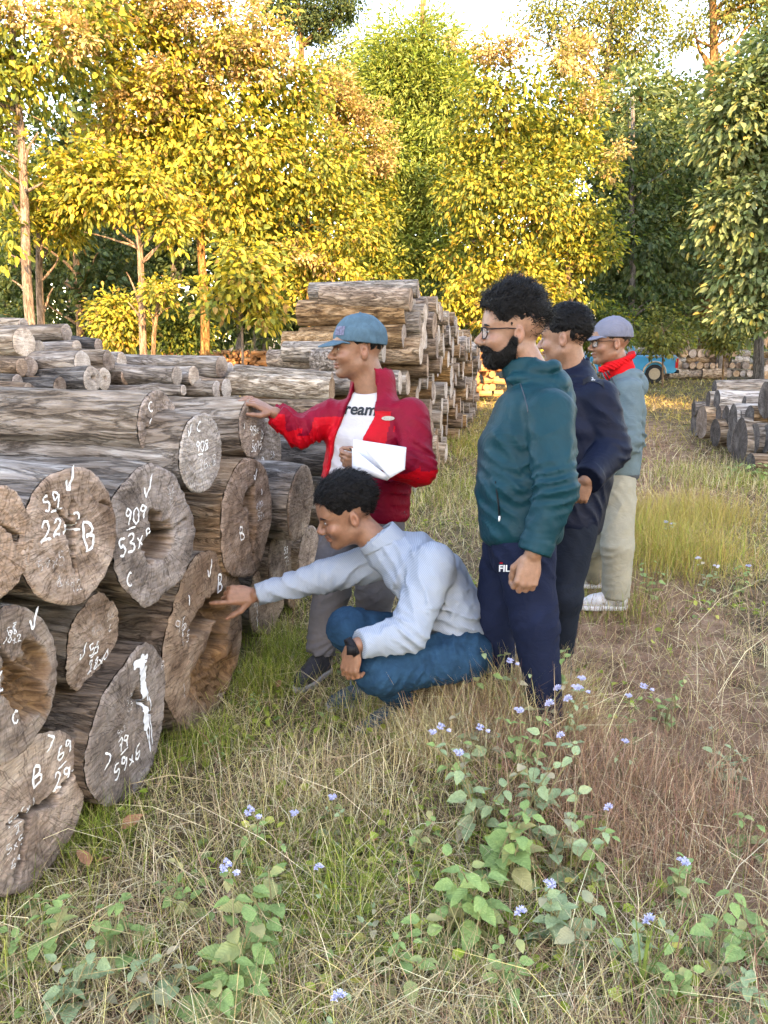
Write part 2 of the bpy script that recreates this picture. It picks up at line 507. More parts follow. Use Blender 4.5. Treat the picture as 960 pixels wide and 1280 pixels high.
# ------------------------------------------------------------------ logs
def log_meshes(seed, R, Lg, seg=64, rings=36, along=40, hollows=(), cracks=(), rough=1.0, taper=0.0, rag=0.03, fseg=None, sag=0.0,
               mb='bark', mf='face', gap=0.004, tiltf=0.0):
    """log along -x, sawn face in the y-z plane at x=0. Returns (bark mesh, face mesh, depth function)"""
    rs = np.random.RandomState(seed)
    ph = rs.uniform(0, 6.28, 12)
    am = rs.normal(size=12)

    def outline(th):
        r = np.ones_like(th)
        for k in range(2, 8):
            r = r + rag * am[k] * np.cos(k * th + ph[k]) / (k ** 0.7)
        r = r + rag * 0.17 * np.sin(23 * th + ph[0] + 2 * np.sin(5 * th)) + rag * 0.13 * np.sin(41 * th + ph[1] + 3 * np.sin(3 * th))
        return r

    def depth(y, z):
        q = np.stack([y / R, z / R], -1)
        nz = vnoise(q * 5.0, seed + 1)
        fz = vnoise(q * 17.0, seed + 2)
        d = -(0.003 * vnoise(q * 9, seed + 5) + 0.0016 * fz) * rough
        rot = np.zeros(len(q)); crk = np.zeros(len(q))
        for (hy, hz, ry, rz, dm, an, rt) in hollows:
            c, s = math.cos(an), math.sin(an)
            a = (q[:, 0] - hy) * c + (q[:, 1] - hz) * s
            bb = -(q[:, 0] - hy) * s + (q[:, 1] - hz) * c
            e = np.sqrt((a / ry) ** 2 + (bb / rz) ** 2) + 0.22 * nz + 0.10 * fz
            k = np.clip((1.0 - e) / 0.35, 0, 1)
            k = k * k * (3 - 2 * k)
            d = d - dm * k * (0.75 + 0.25 * fz)
            rot = np.maximum(rot, np.clip((1.12 - e) / 0.25, 0, 1) * rt)
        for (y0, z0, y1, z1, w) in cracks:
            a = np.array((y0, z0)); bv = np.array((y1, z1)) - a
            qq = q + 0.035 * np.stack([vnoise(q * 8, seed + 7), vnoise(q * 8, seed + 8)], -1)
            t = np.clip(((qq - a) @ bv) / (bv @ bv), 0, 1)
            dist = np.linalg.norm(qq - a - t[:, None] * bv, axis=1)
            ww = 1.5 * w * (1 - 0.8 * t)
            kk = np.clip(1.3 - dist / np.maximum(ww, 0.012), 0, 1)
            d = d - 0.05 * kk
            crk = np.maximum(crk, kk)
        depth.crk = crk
        return d, rot
    fs = fseg or seg
    rho = np.linspace(0, 1, rings + 1)[1:] ** 0.9
    th = np.linspace(0, 2 * math.pi, fs, endpoint=False)
    o = outline(th)
    RR, TT = np.meshgrid(rho, th, indexing='ij')
    k = 1 + (o[None] - 1) * RR
    y = (RR * k * np.cos(TT) * R).ravel(); z = (RR * k * np.sin(TT) * R).ravel()
    y = np.concatenate(([0.0], y)); z = np.concatenate(([0.0], z))
    d, rot = depth(y, z)
    crk = depth.crk
    d = d + tiltf * z
    edge = np.concatenate(([0.0], np.clip((RR.ravel() - 0.95) / 0.05, 0, 1)))
    d = d - 0.006 * edge ** 2
    V = np.stack([d, y, z], -1)
    F4 = []
    i = np.arange(rings - 1)[:, None] * fs + 1
    j = np.arange(fs)[None]
    F4 = np.stack([i + j, i + fs + j, i + fs + (j + 1) % fs, i + (j + 1) % fs], -1).reshape(-1, 4)
    F3 = np.stack([np.zeros(fs, int), 1 + np.arange(fs), 1 + (np.arange(fs) + 1) % fs], -1)
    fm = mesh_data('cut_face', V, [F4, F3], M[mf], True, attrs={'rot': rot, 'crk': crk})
    # bark
    xs = np.linspace(0, 1, along + 1) ** 1.0 * -Lg
    th = np.linspace(0, 2 * math.pi, seg, endpoint=False)
    X, T = np.meshgrid(xs, th, indexing='ij')
    o = outline(th)[None]
    q = np.stack([X.ravel() * 0.9, np.cos(T.ravel()) * 2.2, np.sin(T.ravel()) * 2.2], -1)
    q2 = np.stack([X.ravel() * 1.2, np.cos(T.ravel()) * 7, np.sin(T.ravel()) * 7], -1)
    r = R * (o * (1 + taper * (-X) / max(Lg, 1e-6))).ravel() + R * (0.085 * vnoise(q, seed + 3) + 0.045 * vnoise(q2, seed + 4)) * rough * np.clip(-X.ravel() / 0.12, 0, 1)
    for kk in range(5):       # knots and stubs of branches
        kx, kt = -rs.uniform(0.15, 0.95) * Lg, rs.uniform(0, 6.28)
        dd = ((X.ravel() - kx) / 0.07) ** 2 + ((np.angle(np.exp(1j * (T.ravel() - kt)))) * R / 0.05) ** 2
        r = r + 0.024 * rough * np.exp(-dd) * (1 + 0.5 * vnoise(q * 9, seed + 9))
    yb, zb = r * np.cos(T.ravel()), r * np.sin(T.ravel())
    bend = (sag + rough * 0.02 * am[9]) * np.sin(np.pi * X.ravel() / -Lg)
    xb = X.ravel() + np.where(X.ravel() > -1e-6, tiltf * zb - 0.006 - gap, 0)
    V = np.stack([xb, yb, zb + bend], -1)
    i = np.arange(along)[:, None] * seg
    j = np.arange(seg)[None]
    F = np.stack([i + j, i + (j + 1) % seg, i + seg + (j + 1) % seg, i + seg + j], -1).reshape(-1, 4)[:, ::-1]
    c0 = along * seg
    V = np.concatenate([V, [(-Lg, 0, bend[-1])]])
    Fc = np.stack([c0 + (np.arange(seg) + 1) % seg, c0 + np.arange(seg), np.full(seg, len(V) - 1)], -1)
    bm = mesh_data('bark', V, [F, Fc[:, ::-1]], M[mb], True)
    return bm, fm, depth


# hand-chalked strokes: each glyph in a 0..1 x 0..1.5 box
GL = {
    '0': [[(.5, 1.5), (.1, 1.2), (.05, .5), (.35, 0), (.8, .2), (.95, .9), (.75, 1.4), (.45, 1.5)]],
    '1': [[(.3, 1.25), (.55, 1.5), (.5, 0)]],
    '2': [[(.1, 1.15), (.4, 1.5), (.85, 1.3), (.75, .8), (.05, .05), (.4, .15), (1, 0)]],
    '3': [[(.1, 1.4), (.6, 1.5), (.8, 1.15), (.35, .8), (.85, .6), (.75, .1), (.05, .1)]],
    '4': [[(.7, 0), (.65, 1.5), (.05, .5), (1, .5)]],
    '5': [[(.9, 1.5), (.25, 1.45), (.15, .85), (.7, .9), (.9, .45), (.5, 0), (.05, .12)]],
    '6': [[(.8, 1.45), (.3, 1.1), (.08, .4), (.4, 0), (.85, .25), (.7, .7), (.15, .5)]],
    '7': [[(.05, 1.4), (.95, 1.5), (.4, 0)], [(.3, .75), (.85, .8)]],
    '8': [[(.8, 1.3), (.4, 1.5), (.15, 1.15), (.8, .45), (.5, 0), (.1, .3), (.85, 1.2)]],
    '9': [[(.85, 1.2), (.4, 1.5), (.1, 1.1), (.5, .8), (.88, 1.2), (.7, .5), (.55, 0)]],
    'A': [[(.05, 0), (.5, 1.5), (.95, 0)], [(.25, .55), (.75, .55)]],
    'B': [[(.15, 0), (.2, 1.5), (.75, 1.4), (.75, .9), (.25, .8), (.9, .65), (.85, .1), (.1, 0)]],
    'C': [[(.9, 1.3), (.5, 1.5), (.1, 1.0), (.12, .35), (.5, 0), (.95, .25)]],
    'D': [[(.15, 0), (.2, 1.5), (.75, 1.3), (.95, .7), (.7, .1), (.1, 0)]],
    'V': [[(.0, .75), (.3, 0), (.9, 1.6)]],
    'X': [[(.1, .9), (.85, .05)], [(.85, .95), (.1, 0)]],
    'I': [[(.5, 1.3), (.5, .2)]],
    '/': [[(0, .2), (.9, 1.3)]],
    '-': [[(-.6, .7), (1.6, .8)]],
    '>': [[(.1, 1.4), (.9, .8), (.2, 0)]],
    '<': [[(.9, 1.4), (.1, .8), (.9, .2)]],
    '=': [[(.0, .5), (1, .55)], [(.0, 1.0), (1, 1.0)]],
    ' ': [],
}


def smooth_poly(pts, n=5):
    pts = np.asarray(pts, float)
    if len(pts) < 3:
        t = np.linspace(0, 1, 7)[:, None]
        return pts[0] * (1 - t) + pts[1] * t
    q = np.concatenate([[2 * pts[0] - pts[1]], pts, [2 * pts[-1] - pts[-2]]])
    out = []
    for i in range(1, len(q) - 2):
        p0, p1, p2, p3 = q[i - 1:i + 3]
        for t in np.linspace(0, 1, n, endpoint=False):
            out.append(0.5 * ((2 * p1) + (-p0 + p2) * t + (2 * p0 - 5 * p1 + 4 * p2 - p3) * t * t + (-p0 + 3 * p1 - 3 * p2 + p3) * t ** 3))
    out.append(pts[-1])
    return np.array(out)


def ribbon(mb, pts3, nrmv, w, rs):
    """flat chalk stroke of uneven width along 3-D points, facing nrmv"""
    pts3 = np.asarray(pts3)
    T = np.gradient(pts3, axis=0)
    S = np.cross(nrmv, T)
    S /= np.linalg.norm(S, axis=1)[:, None] + 1e-9
    ww = w * rs.uniform(0.55, 1.25, len(pts3))
    ww[0] *= 0.6; ww[-1] *= 0.4
    V = np.stack([pts3 - S * ww[:, None] / 2, pts3 + S * ww[:, None] / 2], 1).reshape(-1, 3)
    i = np.arange(len(pts3) - 1) * 2
    mb.add(V, np.stack([i, i + 2, i + 3, i + 1], -1))


def strokes_of(text, x0, y0, h, rs, slant=0.0, gap=0.25, aspect=0.62):
    """2-D polylines of a line of chalk writing; x0,y0 = left, bottom"""
    out = []
    x = x0
    for ch in text:
        sc = h / 1.5 * rs.uniform(0.9, 1.1)
        dy = rs.uniform(-.06, .06) * h
        for st in GL[ch]:
            p = smooth_poly(np.asarray(st) + rs.normal(scale=0.035, size=(len(st), 2)))
            p = p * (aspect * sc * 1.45, sc)
            p[:, 0] += p[:, 1] * slant
            out.append(p + (x, y0 + dy))
        x += (aspect * 1.45 + gap) * sc
    return out


def chalk_mat(name, c, cover):
    m, nt, b = new_mat(name)
    co = coords(nt)
    b.inputs['Base Color'].default_value = (*c, 1)
    b.inputs['Roughness'].default_value = 0.95
    b.inputs['Specular IOR Level'].default_value = 0.05
    n = noise(nt, coords(nt, (1, 1, 3.5)), 210, 3, 0.7)
    n2 = noise(nt, co, 34, 3)
    L(nt, ramp(nt, math_n(nt, 'ADD', math_n(nt, 'MULTIPLY', n, .7), math_n(nt, 'MULTIPLY', n2, .3)), [(cover, (0, 0, 0)), (cover + .10, (1, 1, 1))]), b.inputs['Alpha'])
    return m


M['chalk'] = chalk_mat('white_chalk', (0.80, 0.80, 0.78), 0.36)
M['chalk_thin'] = chalk_mat('thin_chalk', (0.70, 0.69, 0.67), 0.42)
M['chalk_faint'] = chalk_mat('faint_chalk', (0.62, 0.59, 0.56), 0.47)
M['paint'] = flat('white_paint', (0.72, 0.73, 0.75), 0.6, 0.3, 0.08, 60)

AX0 = R_(15)
PL0 = np.array((-0.73, 2.90)); PLT = np.array((math.sin(AX0), math.cos(AX0))); PLN = np.array((math.cos(AX0), -math.sin(AX0)))


def on_front(u, v, off=0.0):
    """depth d at which the ray through (u,v) meets the front plane of the near stack, off metres in front of it"""
    a = P(u, v, 1.0)
    c = np.array((0, 0))
    dxy = a[:2]
    return float(((PL0 + PLN * off) @ PLN) / (dxy @ PLN))


def put_log(u, v, hpx, label, d=None, off=0.0, yaw=0.0, pitch=0.0, Lg=2.2, seed=1, texts=(), wpx=None, group=None, lowpoly=False, minz=None, **kw):
    """log whose sawn face is centred on photo pixel (u,v), hpx tall"""
    if d is None:
        d = on_front(u, v, off)
    c = P(u, v, d)
    R = hpx * d / FPX / 2
    if minz is not None:
        c[2] = max(c[2], R * 0.97 + minz)
    a = AX0 + R_(yaw)
    n = np.array((math.cos(a) * math.cos(R_(pitch)), -math.sin(a) * math.cos(R_(pitch)), math.sin(R_(pitch))))
    X, Y, Z = frame(n)
    t = empty('log', mat4(c, X, Y, Z))
    tag(t, label, 'log', group)
    if lowpoly:
        kw = {**dict(seg=28, rings=5, along=10, fseg=28, rag=0.02), **kw}
    else:
        kw = {**dict(seg=72, rings=40, along=44, fseg=144), **kw}
    bm, fm, dep = log_meshes(seed, R, Lg, **kw)
    for nm, me in (('bark', bm), ('cut_face', fm)):
        link(bpy.data.objects.new(nm, me), t)
    if texts:
        rs = np.random.RandomState(seed + 50)
        tiltf = kw.get('tiltf', 0.0)
        kx = (wpx or hpx * 0.6) / 2
        for (txt, tu, tv, th, kind) in texts:
            mb = MB()
            h = th / (hpx / 2) * R
            y0 = (tu - u) / kx * R
            z0 = -(tv - v) / (hpx / 2) * R - h / 2
            for p in strokes_of(txt, y0, z0, h, rs, 0.12 * rs.uniform(-1, 2), aspect=0.62 * 1.1):
                if len(p) > 3:
                    m_ = max(len(p), int(np.linalg.norm(np.diff(p, axis=0), axis=1).sum() / 0.006))
                    tt = np.linspace(0, len(p) - 1, m_)
                    p = np.stack([np.interp(tt, np.arange(len(p)), p[:, k]) for k in (0, 1)], -1)
                dx = dep(p[:, 0], p[:, 1])[0] + tiltf * p[:, 1]
                ribbon(mb, np.stack([dx + 0.003, p[:, 0], p[:, 1]], -1), np.array((1.0, 0, 0)), (0.0085 if kind == 'chalk' else 0.0052) * max(0.7, min(1.2, h / 0.06)), rs)
            if mb.n:
                mb.build('chalk_mark', M[kind], t, False)
    return t, dep, R


GN = 'logs of the near stack'
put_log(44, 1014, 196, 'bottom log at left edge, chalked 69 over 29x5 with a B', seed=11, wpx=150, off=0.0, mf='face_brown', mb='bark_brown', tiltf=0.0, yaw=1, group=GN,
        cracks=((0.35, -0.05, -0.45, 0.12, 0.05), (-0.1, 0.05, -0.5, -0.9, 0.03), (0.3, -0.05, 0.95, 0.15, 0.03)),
        texts=(('B', 42, 970, 26, 'chalk'), ('69', 80, 962, 20, 'chalk'), ('-', 82, 980, 14, 'chalk'), ('29X5', 70, 998, 22, 'chalk'), ('>', 64, 936, 26, 'chalk'),
               ('5X6X1', 8, 1001, 12, 'chalk_thin'), ('-', 18, 1012, 8, 'chalk_thin'), ('2', 17, 1018, 9, 'chalk_thin'), ('5X5', 4, 1034, 12, 'chalk_thin'), ('69', 6, 1055, 12, 'chalk_thin')))
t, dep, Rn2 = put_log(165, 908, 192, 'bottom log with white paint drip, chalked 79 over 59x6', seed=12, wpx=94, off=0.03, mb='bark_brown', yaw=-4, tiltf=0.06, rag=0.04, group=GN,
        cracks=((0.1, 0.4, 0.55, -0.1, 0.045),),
        texts=(('79', 148, 918, 17, 'chalk'), ('-', 153, 930, 12, 'chalk'), ('59X6', 143, 948, 20, 'chalk'), ('>', 132, 920, 22, 'chalk'), ('A', 203, 860, 12, 'chalk_thin'),
               ('53', 158, 868, 10, 'chalk_faint'), ('X2', 158, 880, 9, 'chalk_faint'), ('5X2', 148, 900, 7, 'chalk_faint')))
mbp = MB(); rs_ = np.random.RandomState(4)
for (y, z0, z1, w) in ((0.27, 0.88, 0.05, 0.030), (0.31, 0.70, -0.25, 0.034), (0.25, 0.9, 0.3, 0.024), (0.40, 0.3, -0.62, 0.008), (0.46, 0.2, -0.55, 0.006), (0.34, 0.2, -0.4, 0.010), (0.22, .86, .5, .02)):
    zz = np.linspace(z0, z1, 22) * Rn2
    yy = y * Rn2 + 0.012 * np.linspace(0, 1, 22) + 0.002 * np.sin(np.arange(22))
    ribbon(mbp, np.stack([dep(yy, zz)[0] + 0.06 * zz + 0.0035, yy, zz], -1), np.array((1.0, 0, 0)), w, rs_)
for (y0, y1, z) in ((0.02, 0.42, 0.86), (0.05, 0.38, 0.80)):
    yy = np.linspace(y0, y1, 12) * Rn2; zz = np.full(12, z * Rn2) - yy * .1
    ribbon(mbp, np.stack([dep(yy, zz)[0] + 0.06 * zz + 0.0045, yy, zz], -1), np.array((1.0, 0, 0)), .016, rs_)
mbp.build('paint_drip', M['paint'], t, False)
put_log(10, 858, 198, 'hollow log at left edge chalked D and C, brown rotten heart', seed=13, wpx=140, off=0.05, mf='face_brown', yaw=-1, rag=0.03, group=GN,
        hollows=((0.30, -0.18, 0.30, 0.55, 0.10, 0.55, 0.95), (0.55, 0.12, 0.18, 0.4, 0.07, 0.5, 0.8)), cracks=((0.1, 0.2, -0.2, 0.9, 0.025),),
        texts=(('D', -2, 845, 22, 'chalk'), ('C', 10, 902, 17, 'chalk'), ('V', 44, 786, 26, 'chalk'), ('58', 16, 790, 10, 'chalk_thin'), ('X2', 20, 803, 10, 'chalk_thin'), ('5/8', 0, 797, 12, 'chalk_thin'), ('=', 24, 783, 9, 'chalk_thin')))
put_log(118, 803, 122, 'small ragged log chalked 55 over 28x4 between larger logs', seed=14, wpx=84, off=-0.02, rag=0.085, yaw=-4, pitch=-3, mb='bark', group=GN, tiltf=0.12,
        texts=(('55', 110, 810, 15, 'chalk'), ('-', 115, 820, 11, 'chalk'), ('28X4', 109, 834, 15, 'chalk'), ('V', 95, 805, 20, 'chalk'), ('5X3', 112, 786, 9, 'chalk_faint'), ('52', 134, 778, 11, 'chalk_faint'), ('C', 139, 796, 9, 'chalk_thin')))
put_log(260, 798, 218, 'large hollow log with rotten orange heart beside the pointing finger', seed=15, wpx=98, off=0.0, mf='face_brown', mb='bark_brown', rag=0.045, yaw=-1, tiltf=0.02, group=GN,
        hollows=((0.10, 0.27, 0.52, 0.19, 0.40, 0.15, 0.6), (0.30, -0.02, 0.40, 0.20, 0.12, 0.6, 0.8), (0.15, -0.52, 0.62, 0.36, 0.07, -0.3, 1.0), (0.30, -0.26, 0.26, 0.11, 0.32, 0.3, 0.7)),
        texts=(('V', 262, 708, 20, 'chalk'), ('B', 272, 736, 22, 'chalk'), ('96', 225, 756, 16, 'chalk_thin'), ('/', 231, 764, 18, 'chalk_thin'), ('15', 229, 775, 14, 'chalk_thin'), ('I', 236, 732, 17, 'chalk'), ('1', 228, 840, 20, 'chalk_faint')))
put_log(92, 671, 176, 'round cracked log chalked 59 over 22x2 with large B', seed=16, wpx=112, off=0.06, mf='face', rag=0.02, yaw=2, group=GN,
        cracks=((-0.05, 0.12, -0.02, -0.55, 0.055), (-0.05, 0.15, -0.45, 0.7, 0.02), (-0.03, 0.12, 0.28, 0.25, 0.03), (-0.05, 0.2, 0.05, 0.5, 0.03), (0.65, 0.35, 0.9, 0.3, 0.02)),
        texts=(('59', 62, 619, 20, 'chalk'), ('-', 72, 632, 14, 'chalk'), ('22X2', 56, 652, 22, 'chalk'), ('B', 102, 676, 34, 'chalk'), ('V', 88, 594, 30, 'chalk'), ('59X5', 48, 692, 15, 'chalk_faint'), ('4X9', 68, 722, 14, 'chalk_faint'), ('92', 82, 735, 13, 'chalk_faint'), ('/', 66, 715, 18, 'chalk_faint')))
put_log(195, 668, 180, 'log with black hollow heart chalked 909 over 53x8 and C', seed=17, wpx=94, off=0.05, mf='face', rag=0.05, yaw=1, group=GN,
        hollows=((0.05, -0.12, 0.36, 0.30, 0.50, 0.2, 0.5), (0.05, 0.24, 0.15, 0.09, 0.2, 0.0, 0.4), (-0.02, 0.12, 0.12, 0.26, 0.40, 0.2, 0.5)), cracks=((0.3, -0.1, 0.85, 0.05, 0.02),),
        texts=(('909', 162, 634, 19, 'chalk'), ('-', 166, 648, 10, 'chalk'), ('53X8', 154, 666, 21, 'chalk'), ('C', 159, 708, 17, 'chalk'), ('V', 184, 606, 24, 'chalk'), ('B', 212, 630, 14, 'chalk_faint'), ('52', 211, 618, 10, 'chalk_faint')))
put_log(-12, 680, 152, 'grey log face cut off by the left photo edge', seed=18, wpx=92, off=0.05, rag=0.03, group=GN, yaw=2,
        hollows=((0.62, -0.05, 0.12, 0.10, 0.06, 0, 0.3),), cracks=((0.6, 0, 0.2, 0.35, 0.03),))
put_log(199, 533, 89, 'top log with long grey side chalked C, 90x over 3012', seed=19, wpx=58, off=-0.10, rag=0.02, mf='face', yaw=0, Lg=2.6, taper=0.03, group=GN,
        hollows=((-0.62, -0.02, 0.10, 0.08, 0.03, 0, 0.2),),
        texts=(('C', 185, 507, 11, 'chalk'), ('90X', 184, 528, 15, 'chalk'), ('-', 190, 540, 9, 'chalk'), ('3012', 183, 554, 14, 'chalk')))
put_log(253, 567, 101, 'pale grey log face chalked C, 908 over 36x8', seed=20, wpx=56, off=0.06, rag=0.025, mf='face_pale', yaw=2, tiltf=0.03, group=GN,
        texts=(('V', 234, 535, 11, 'chalk'), ('C', 246, 532, 11, 'chalk'), ('908', 244, 557, 13, 'chalk'), ('-', 248, 567, 8, 'chalk'), ('36X8', 247, 580, 13, 'chalk_thin')))
put_log(311, 648, 150, 'split hollow log chalked B and 600 over 53x', seed=21, wpx=74, off=0.03, mf='face', rag=0.045, yaw=0, mb='bark_brown', group=GN,
        hollows=((0.05, 0.35, 0.28, 0.14, 0.16, 0.5, 0.5), (0.15, 0.05, 0.16, 0.5, 0.06, 0.15, 0.4), (0.1, -0.2, 0.10, 0.3, 0.05, -0.1, 0.35)), cracks=((0.15, 0.1, 0.1, -0.85, 0.04),),
        texts=(('B', 297, 662, 16, 'chalk'), ('600', 322, 637, 8, 'chalk_thin'), ('-', 325, 644, 5, 'chalk_thin'), ('53X', 323, 652, 10, 'chalk_thin'), ('V', 320, 595, 13, 'chalk'), ('I', 329, 622, 10, 'chalk')))
put_log(317, 535, 76, 'log under the raised hand chalked 98x over 3015', seed=22, wpx=36, off=-0.02, rag=0.02, mf='face_brown', yaw=0, Lg=2.3, group=GN,
        texts=(('I', 302, 530, 11, 'chalk'), ('98X', 311, 538, 12, 'chalk'), ('-', 314, 550, 5, 'chalk'), ('3015', 312, 559, 10, 'chalk'), ('D', 326, 546, 10, 'chalk')))
put_log(336, 566, 84, 'log half hidden behind the log under the hand, chalked D', seed=23, wpx=36, off=-0.22, rag=0.02, yaw=0, group=GN,
        texts=(('D', 326, 574, 10, 'chalk'), ('V', 322, 594, 11, 'chalk'), ('58', 338, 570, 8, 'chalk_thin')))
put_log(377, 629, 92, 'brown log with dark rim below the red jacket sleeve', seed=24, wpx=38, off=0.04, rag=0.04, mf='face_brown', yaw=0, mb='bark', group=GN, tiltf=0.08)
put_log(356, 698, 96, 'brown log chalked 55 over 15 just above the pointing arm', seed=25, wpx=40, off=-0.10, rag=0.03, mf='face_brown', yaw=0, group=GN,
        texts=(('55', 355, 688, 9, 'chalk'), ('-', 356, 697, 6, 'chalk'), ('15', 356, 705, 8, 'chalk_thin')))
put_log(335, 766, 92, 'bottom log under the pointing arm with a white chalk line', seed=26, wpx=34, off=-0.15, rag=0.05, mf='face_brown', yaw=4, group=GN, minz=0,
        texts=(('1', 320, 775, 30, 'chalk_thin'),))
put_log(388, 694, 74, 'log sliver beside the grey trouser leg', seed=27, wpx=26, off=-0.05, rag=0.04, mf='face_brown', yaw=0, group=GN)
put_log(372, 762, 66, 'bottom log in grass behind the pointing forearm', seed=28, wpx=26, off=-0.16, rag=0.05, mf='face_brown', yaw=0, group=GN, minz=0)
put_log(424, 568, 56, 'dark charred-looking log crossing behind the red jacket', seed=29, wpx=20, off=-0.05, mb='bark_dark', yaw=0, Lg=2.0, group=GN, lowpoly=True, seg=40, along=24)
put_log(425, 625, 72, 'log behind the white shirt at the end of the near stack', seed=30, wpx=24, off=-0.12, yaw=0, Lg=2.2, group=GN, lowpoly=True, seg=40, along=24, mb='bark_pale')
put_log(425, 690, 80, 'bottom log hidden behind the man in red jacket', seed=31, wpx=24, off=-0.2, yaw=0, Lg=2.2, group=GN, lowpoly=True, minz=0)

# stack behind, at the left: sawn faces peep over the near stack
GB = 'logs of the second stack behind at left'
BACK = [  # u, v, hpx, depth, length, face, bark, what singles it out
    (31, 428, 37, 5.6, 2.4, 'face_pale', 'bark_pale', 'thick round log at left edge of rear stack, second from top'),
    (50, 438, 24, 5.9, 2.2, 'face_pale', 'bark', 'thin log tucked right beside the thick round rear log'),
    (38, 459, 26, 5.5, 2.0, 'face', 'bark_brown', 'brown log with a knot hole under the thick round rear log'),
    (28, 459, 22, 5.4, 2.0, 'face_brown', 'bark_brown', 'small brown log at left under the thick round rear log'),
    (23, 478, 20, 5.3, 2.0, 'face', 'bark_dark', 'small grey log in dark gap at left of rear stack'),
    (52, 484, 25, 5.5, 2.0, 'face', 'bark_brown', 'round log low in rear stack, left of the oval log'),
    (37, 490, 22, 5.2, 2.0, 'face_brown', 'bark_brown', 'lowest long log at left of rear stack just above near stack'),
    (76, 483, 24, 5.4, 1.6, 'face', 'bark_dark', 'oval grey-faced log low in the middle of rear stack'),
    (84, 416, 22, 6.4, 2.6, 'face', 'bark', 'topmost long log of rear stack with dark brown end'),
    (30, 407, 18, 6.6, 2.0, 'face_pale', 'bark_pale', 'rounded log end on the very top at left of rear stack'),
    (104, 455, 32, 5.6, 1.9, 'face_pale', 'bark', 'long knotty log in the middle of rear stack, face to the right'),
    (97, 434, 18, 6.2, 2.1, 'face_pale', 'bark', 'pale log right above the long knotty log'),
    (124, 432, 17, 6.8, 1.3, 'face', 'bark_dark', 'short dark grey log near top of rear stack'),
    (137, 451, 26, 5.9, 1.4, 'face', 'bark', 'log with grey oval end right of the long knotty log'),
    (153, 451, 22, 6.2, 1.2, 'face_pale', 'bark_pale', 'bright log end rightmost of the three in a row'),
    (116, 474, 32, 5.5, 1.6, 'face_pale', 'bark_dark', 'log with square hole in its sawn face'),
    (131, 474, 28, 5.65, 1.5, 'face_pale', 'bark_brown', 'log face half behind the one with a square hole'),
    (158, 472, 20, 6.0, 1.4, 'face', 'bark', 'rough short log low beside the bright log ends'),
    (178, 475, 18, 6.2, 1.4, 'face', 'bark_brown', 'low rear log just over the split top log'),
    (222, 470, 24, 5.9, 1.7, 'face_pale', 'bark', 'long log with round end in middle of rear row'),
    (243, 470, 24, 6.1, 1.6, 'face_pale', 'bark_pale', 'second round log end beside the long middle log'),
    (254, 464, 17, 6.5, 1.5, 'face_pale', 'bark_pale', 'thin pale log end above the second round end'),
    (278, 459, 28, 6.3, 3.0, 'face', 'bark_pale', 'longest pale log lying on top of the rear row'),
    (288, 463, 20, 6.6, 2.0, 'face_pale', 'bark', 'log end just right of the longest pale log'),
    (251, 482, 18, 6.2, 1.4, 'face_pale', 'bark_brown', 'small round log below the second round end'),
    (230, 488, 14, 5.8, 1.3, 'face_pale', 'bark', 'thin log lowest in the middle rear row'),
    (284, 486, 26, 6.2, 1.5, 'face_pale', 'bark_brown', 'tall pale log face low at right of rear row'),
    (272, 487, 22, 6.1, 1.3, 'face_pale', 'bark_pale', 'pale log left of the tall pale face'),
    (295, 482, 36, 6.5, 1.5, 'face_pale', 'bark_pale', 'large pale log face at right end of the rear row'),
]
for i, (u, v, h, d, lg, mf, mb_, lab) in enumerate(BACK):
    put_log(u, v, h, lab, d=d, seed=200 + i, Lg=lg, mf=mf, mb=mb_, lowpoly=True, seg=36, rings=8, along=16, fseg=36, group=GB, yaw=random.Random(i).uniform(-4, 5), pitch=random.Random(i + 9).uniform(-2, 2), rag=0.035,
            hollows=((0.05, 0.1, 0.22, 0.2, 0.12, 0, 0.2),) if 'square hole' in lab else ())
# tall far stack: a wall of sawn ends seen at a grazing angle, its near side shows log flanks
FA = np.array((0.27, 7.45)); FB = np.array((2.15, 17.1))
FT = nrm(FB - FA); FN = np.array((FT[1], -FT[0]))
FLEN = float(np.linalg.norm(FB - FA))
ORD = ['', 'first', 'second', 'third', 'fourth', 'fifth', 'sixth', 'seventh', 'eighth', 'ninth', 'tenth', 'eleventh', 'twelfth', 'thirteenth', 'fourteenth',
       'fifteenth', 'sixteenth', 'seventeenth', 'eighteenth', 'nineteenth', 'twentieth', '21st', '22nd', '23rd', '24th', '25th', '26th', '27th', '28th', '29th', '30th', '31st', '32nd', '33rd', '34th', '35th', '36th', '37th', '38th', '39th', '40th', '41st', '42nd', '43rd', '44th', '45th']
FARV = []
for k in range(10):
    bm, fm, _ = log_meshes(400 + k, 1.0, 1.0, seg=26, rings=5, along=8, fseg=26, rag=0.05, mb=['bark', 'bark_pale', 'bark_brown', 'bark_pale', 'bark_tan'][k % 5] + '_u', mf=['face_pale', 'face', 'face_pale', 'face_brown', 'face_pale'][(k * 3) % 5] + '_u', rough=0.0, gap=-0.006)
    FARV.append((bm, fm))


def copy_log(k, c, n, R, Lg, label, group, cat='log', roll=0.0, pre=None):
    X, Y, Z = frame(n)
    c_, s_ = math.cos(roll), math.sin(roll)
    Y, Z = Y * c_ + Z * s_, Z * c_ - Y * s_
    t = empty('log', mat4(c, X, Y, Z))
    tag(t, label, cat, group)
    for nm, me in zip(('bark', 'cut_face'), (pre or FARV)[k % len(pre or FARV)]):
        o = bpy.data.objects.new(nm, me)
        o.scale = (Lg if nm == 'bark' else R, R, R)
        link(o, t)
    return t


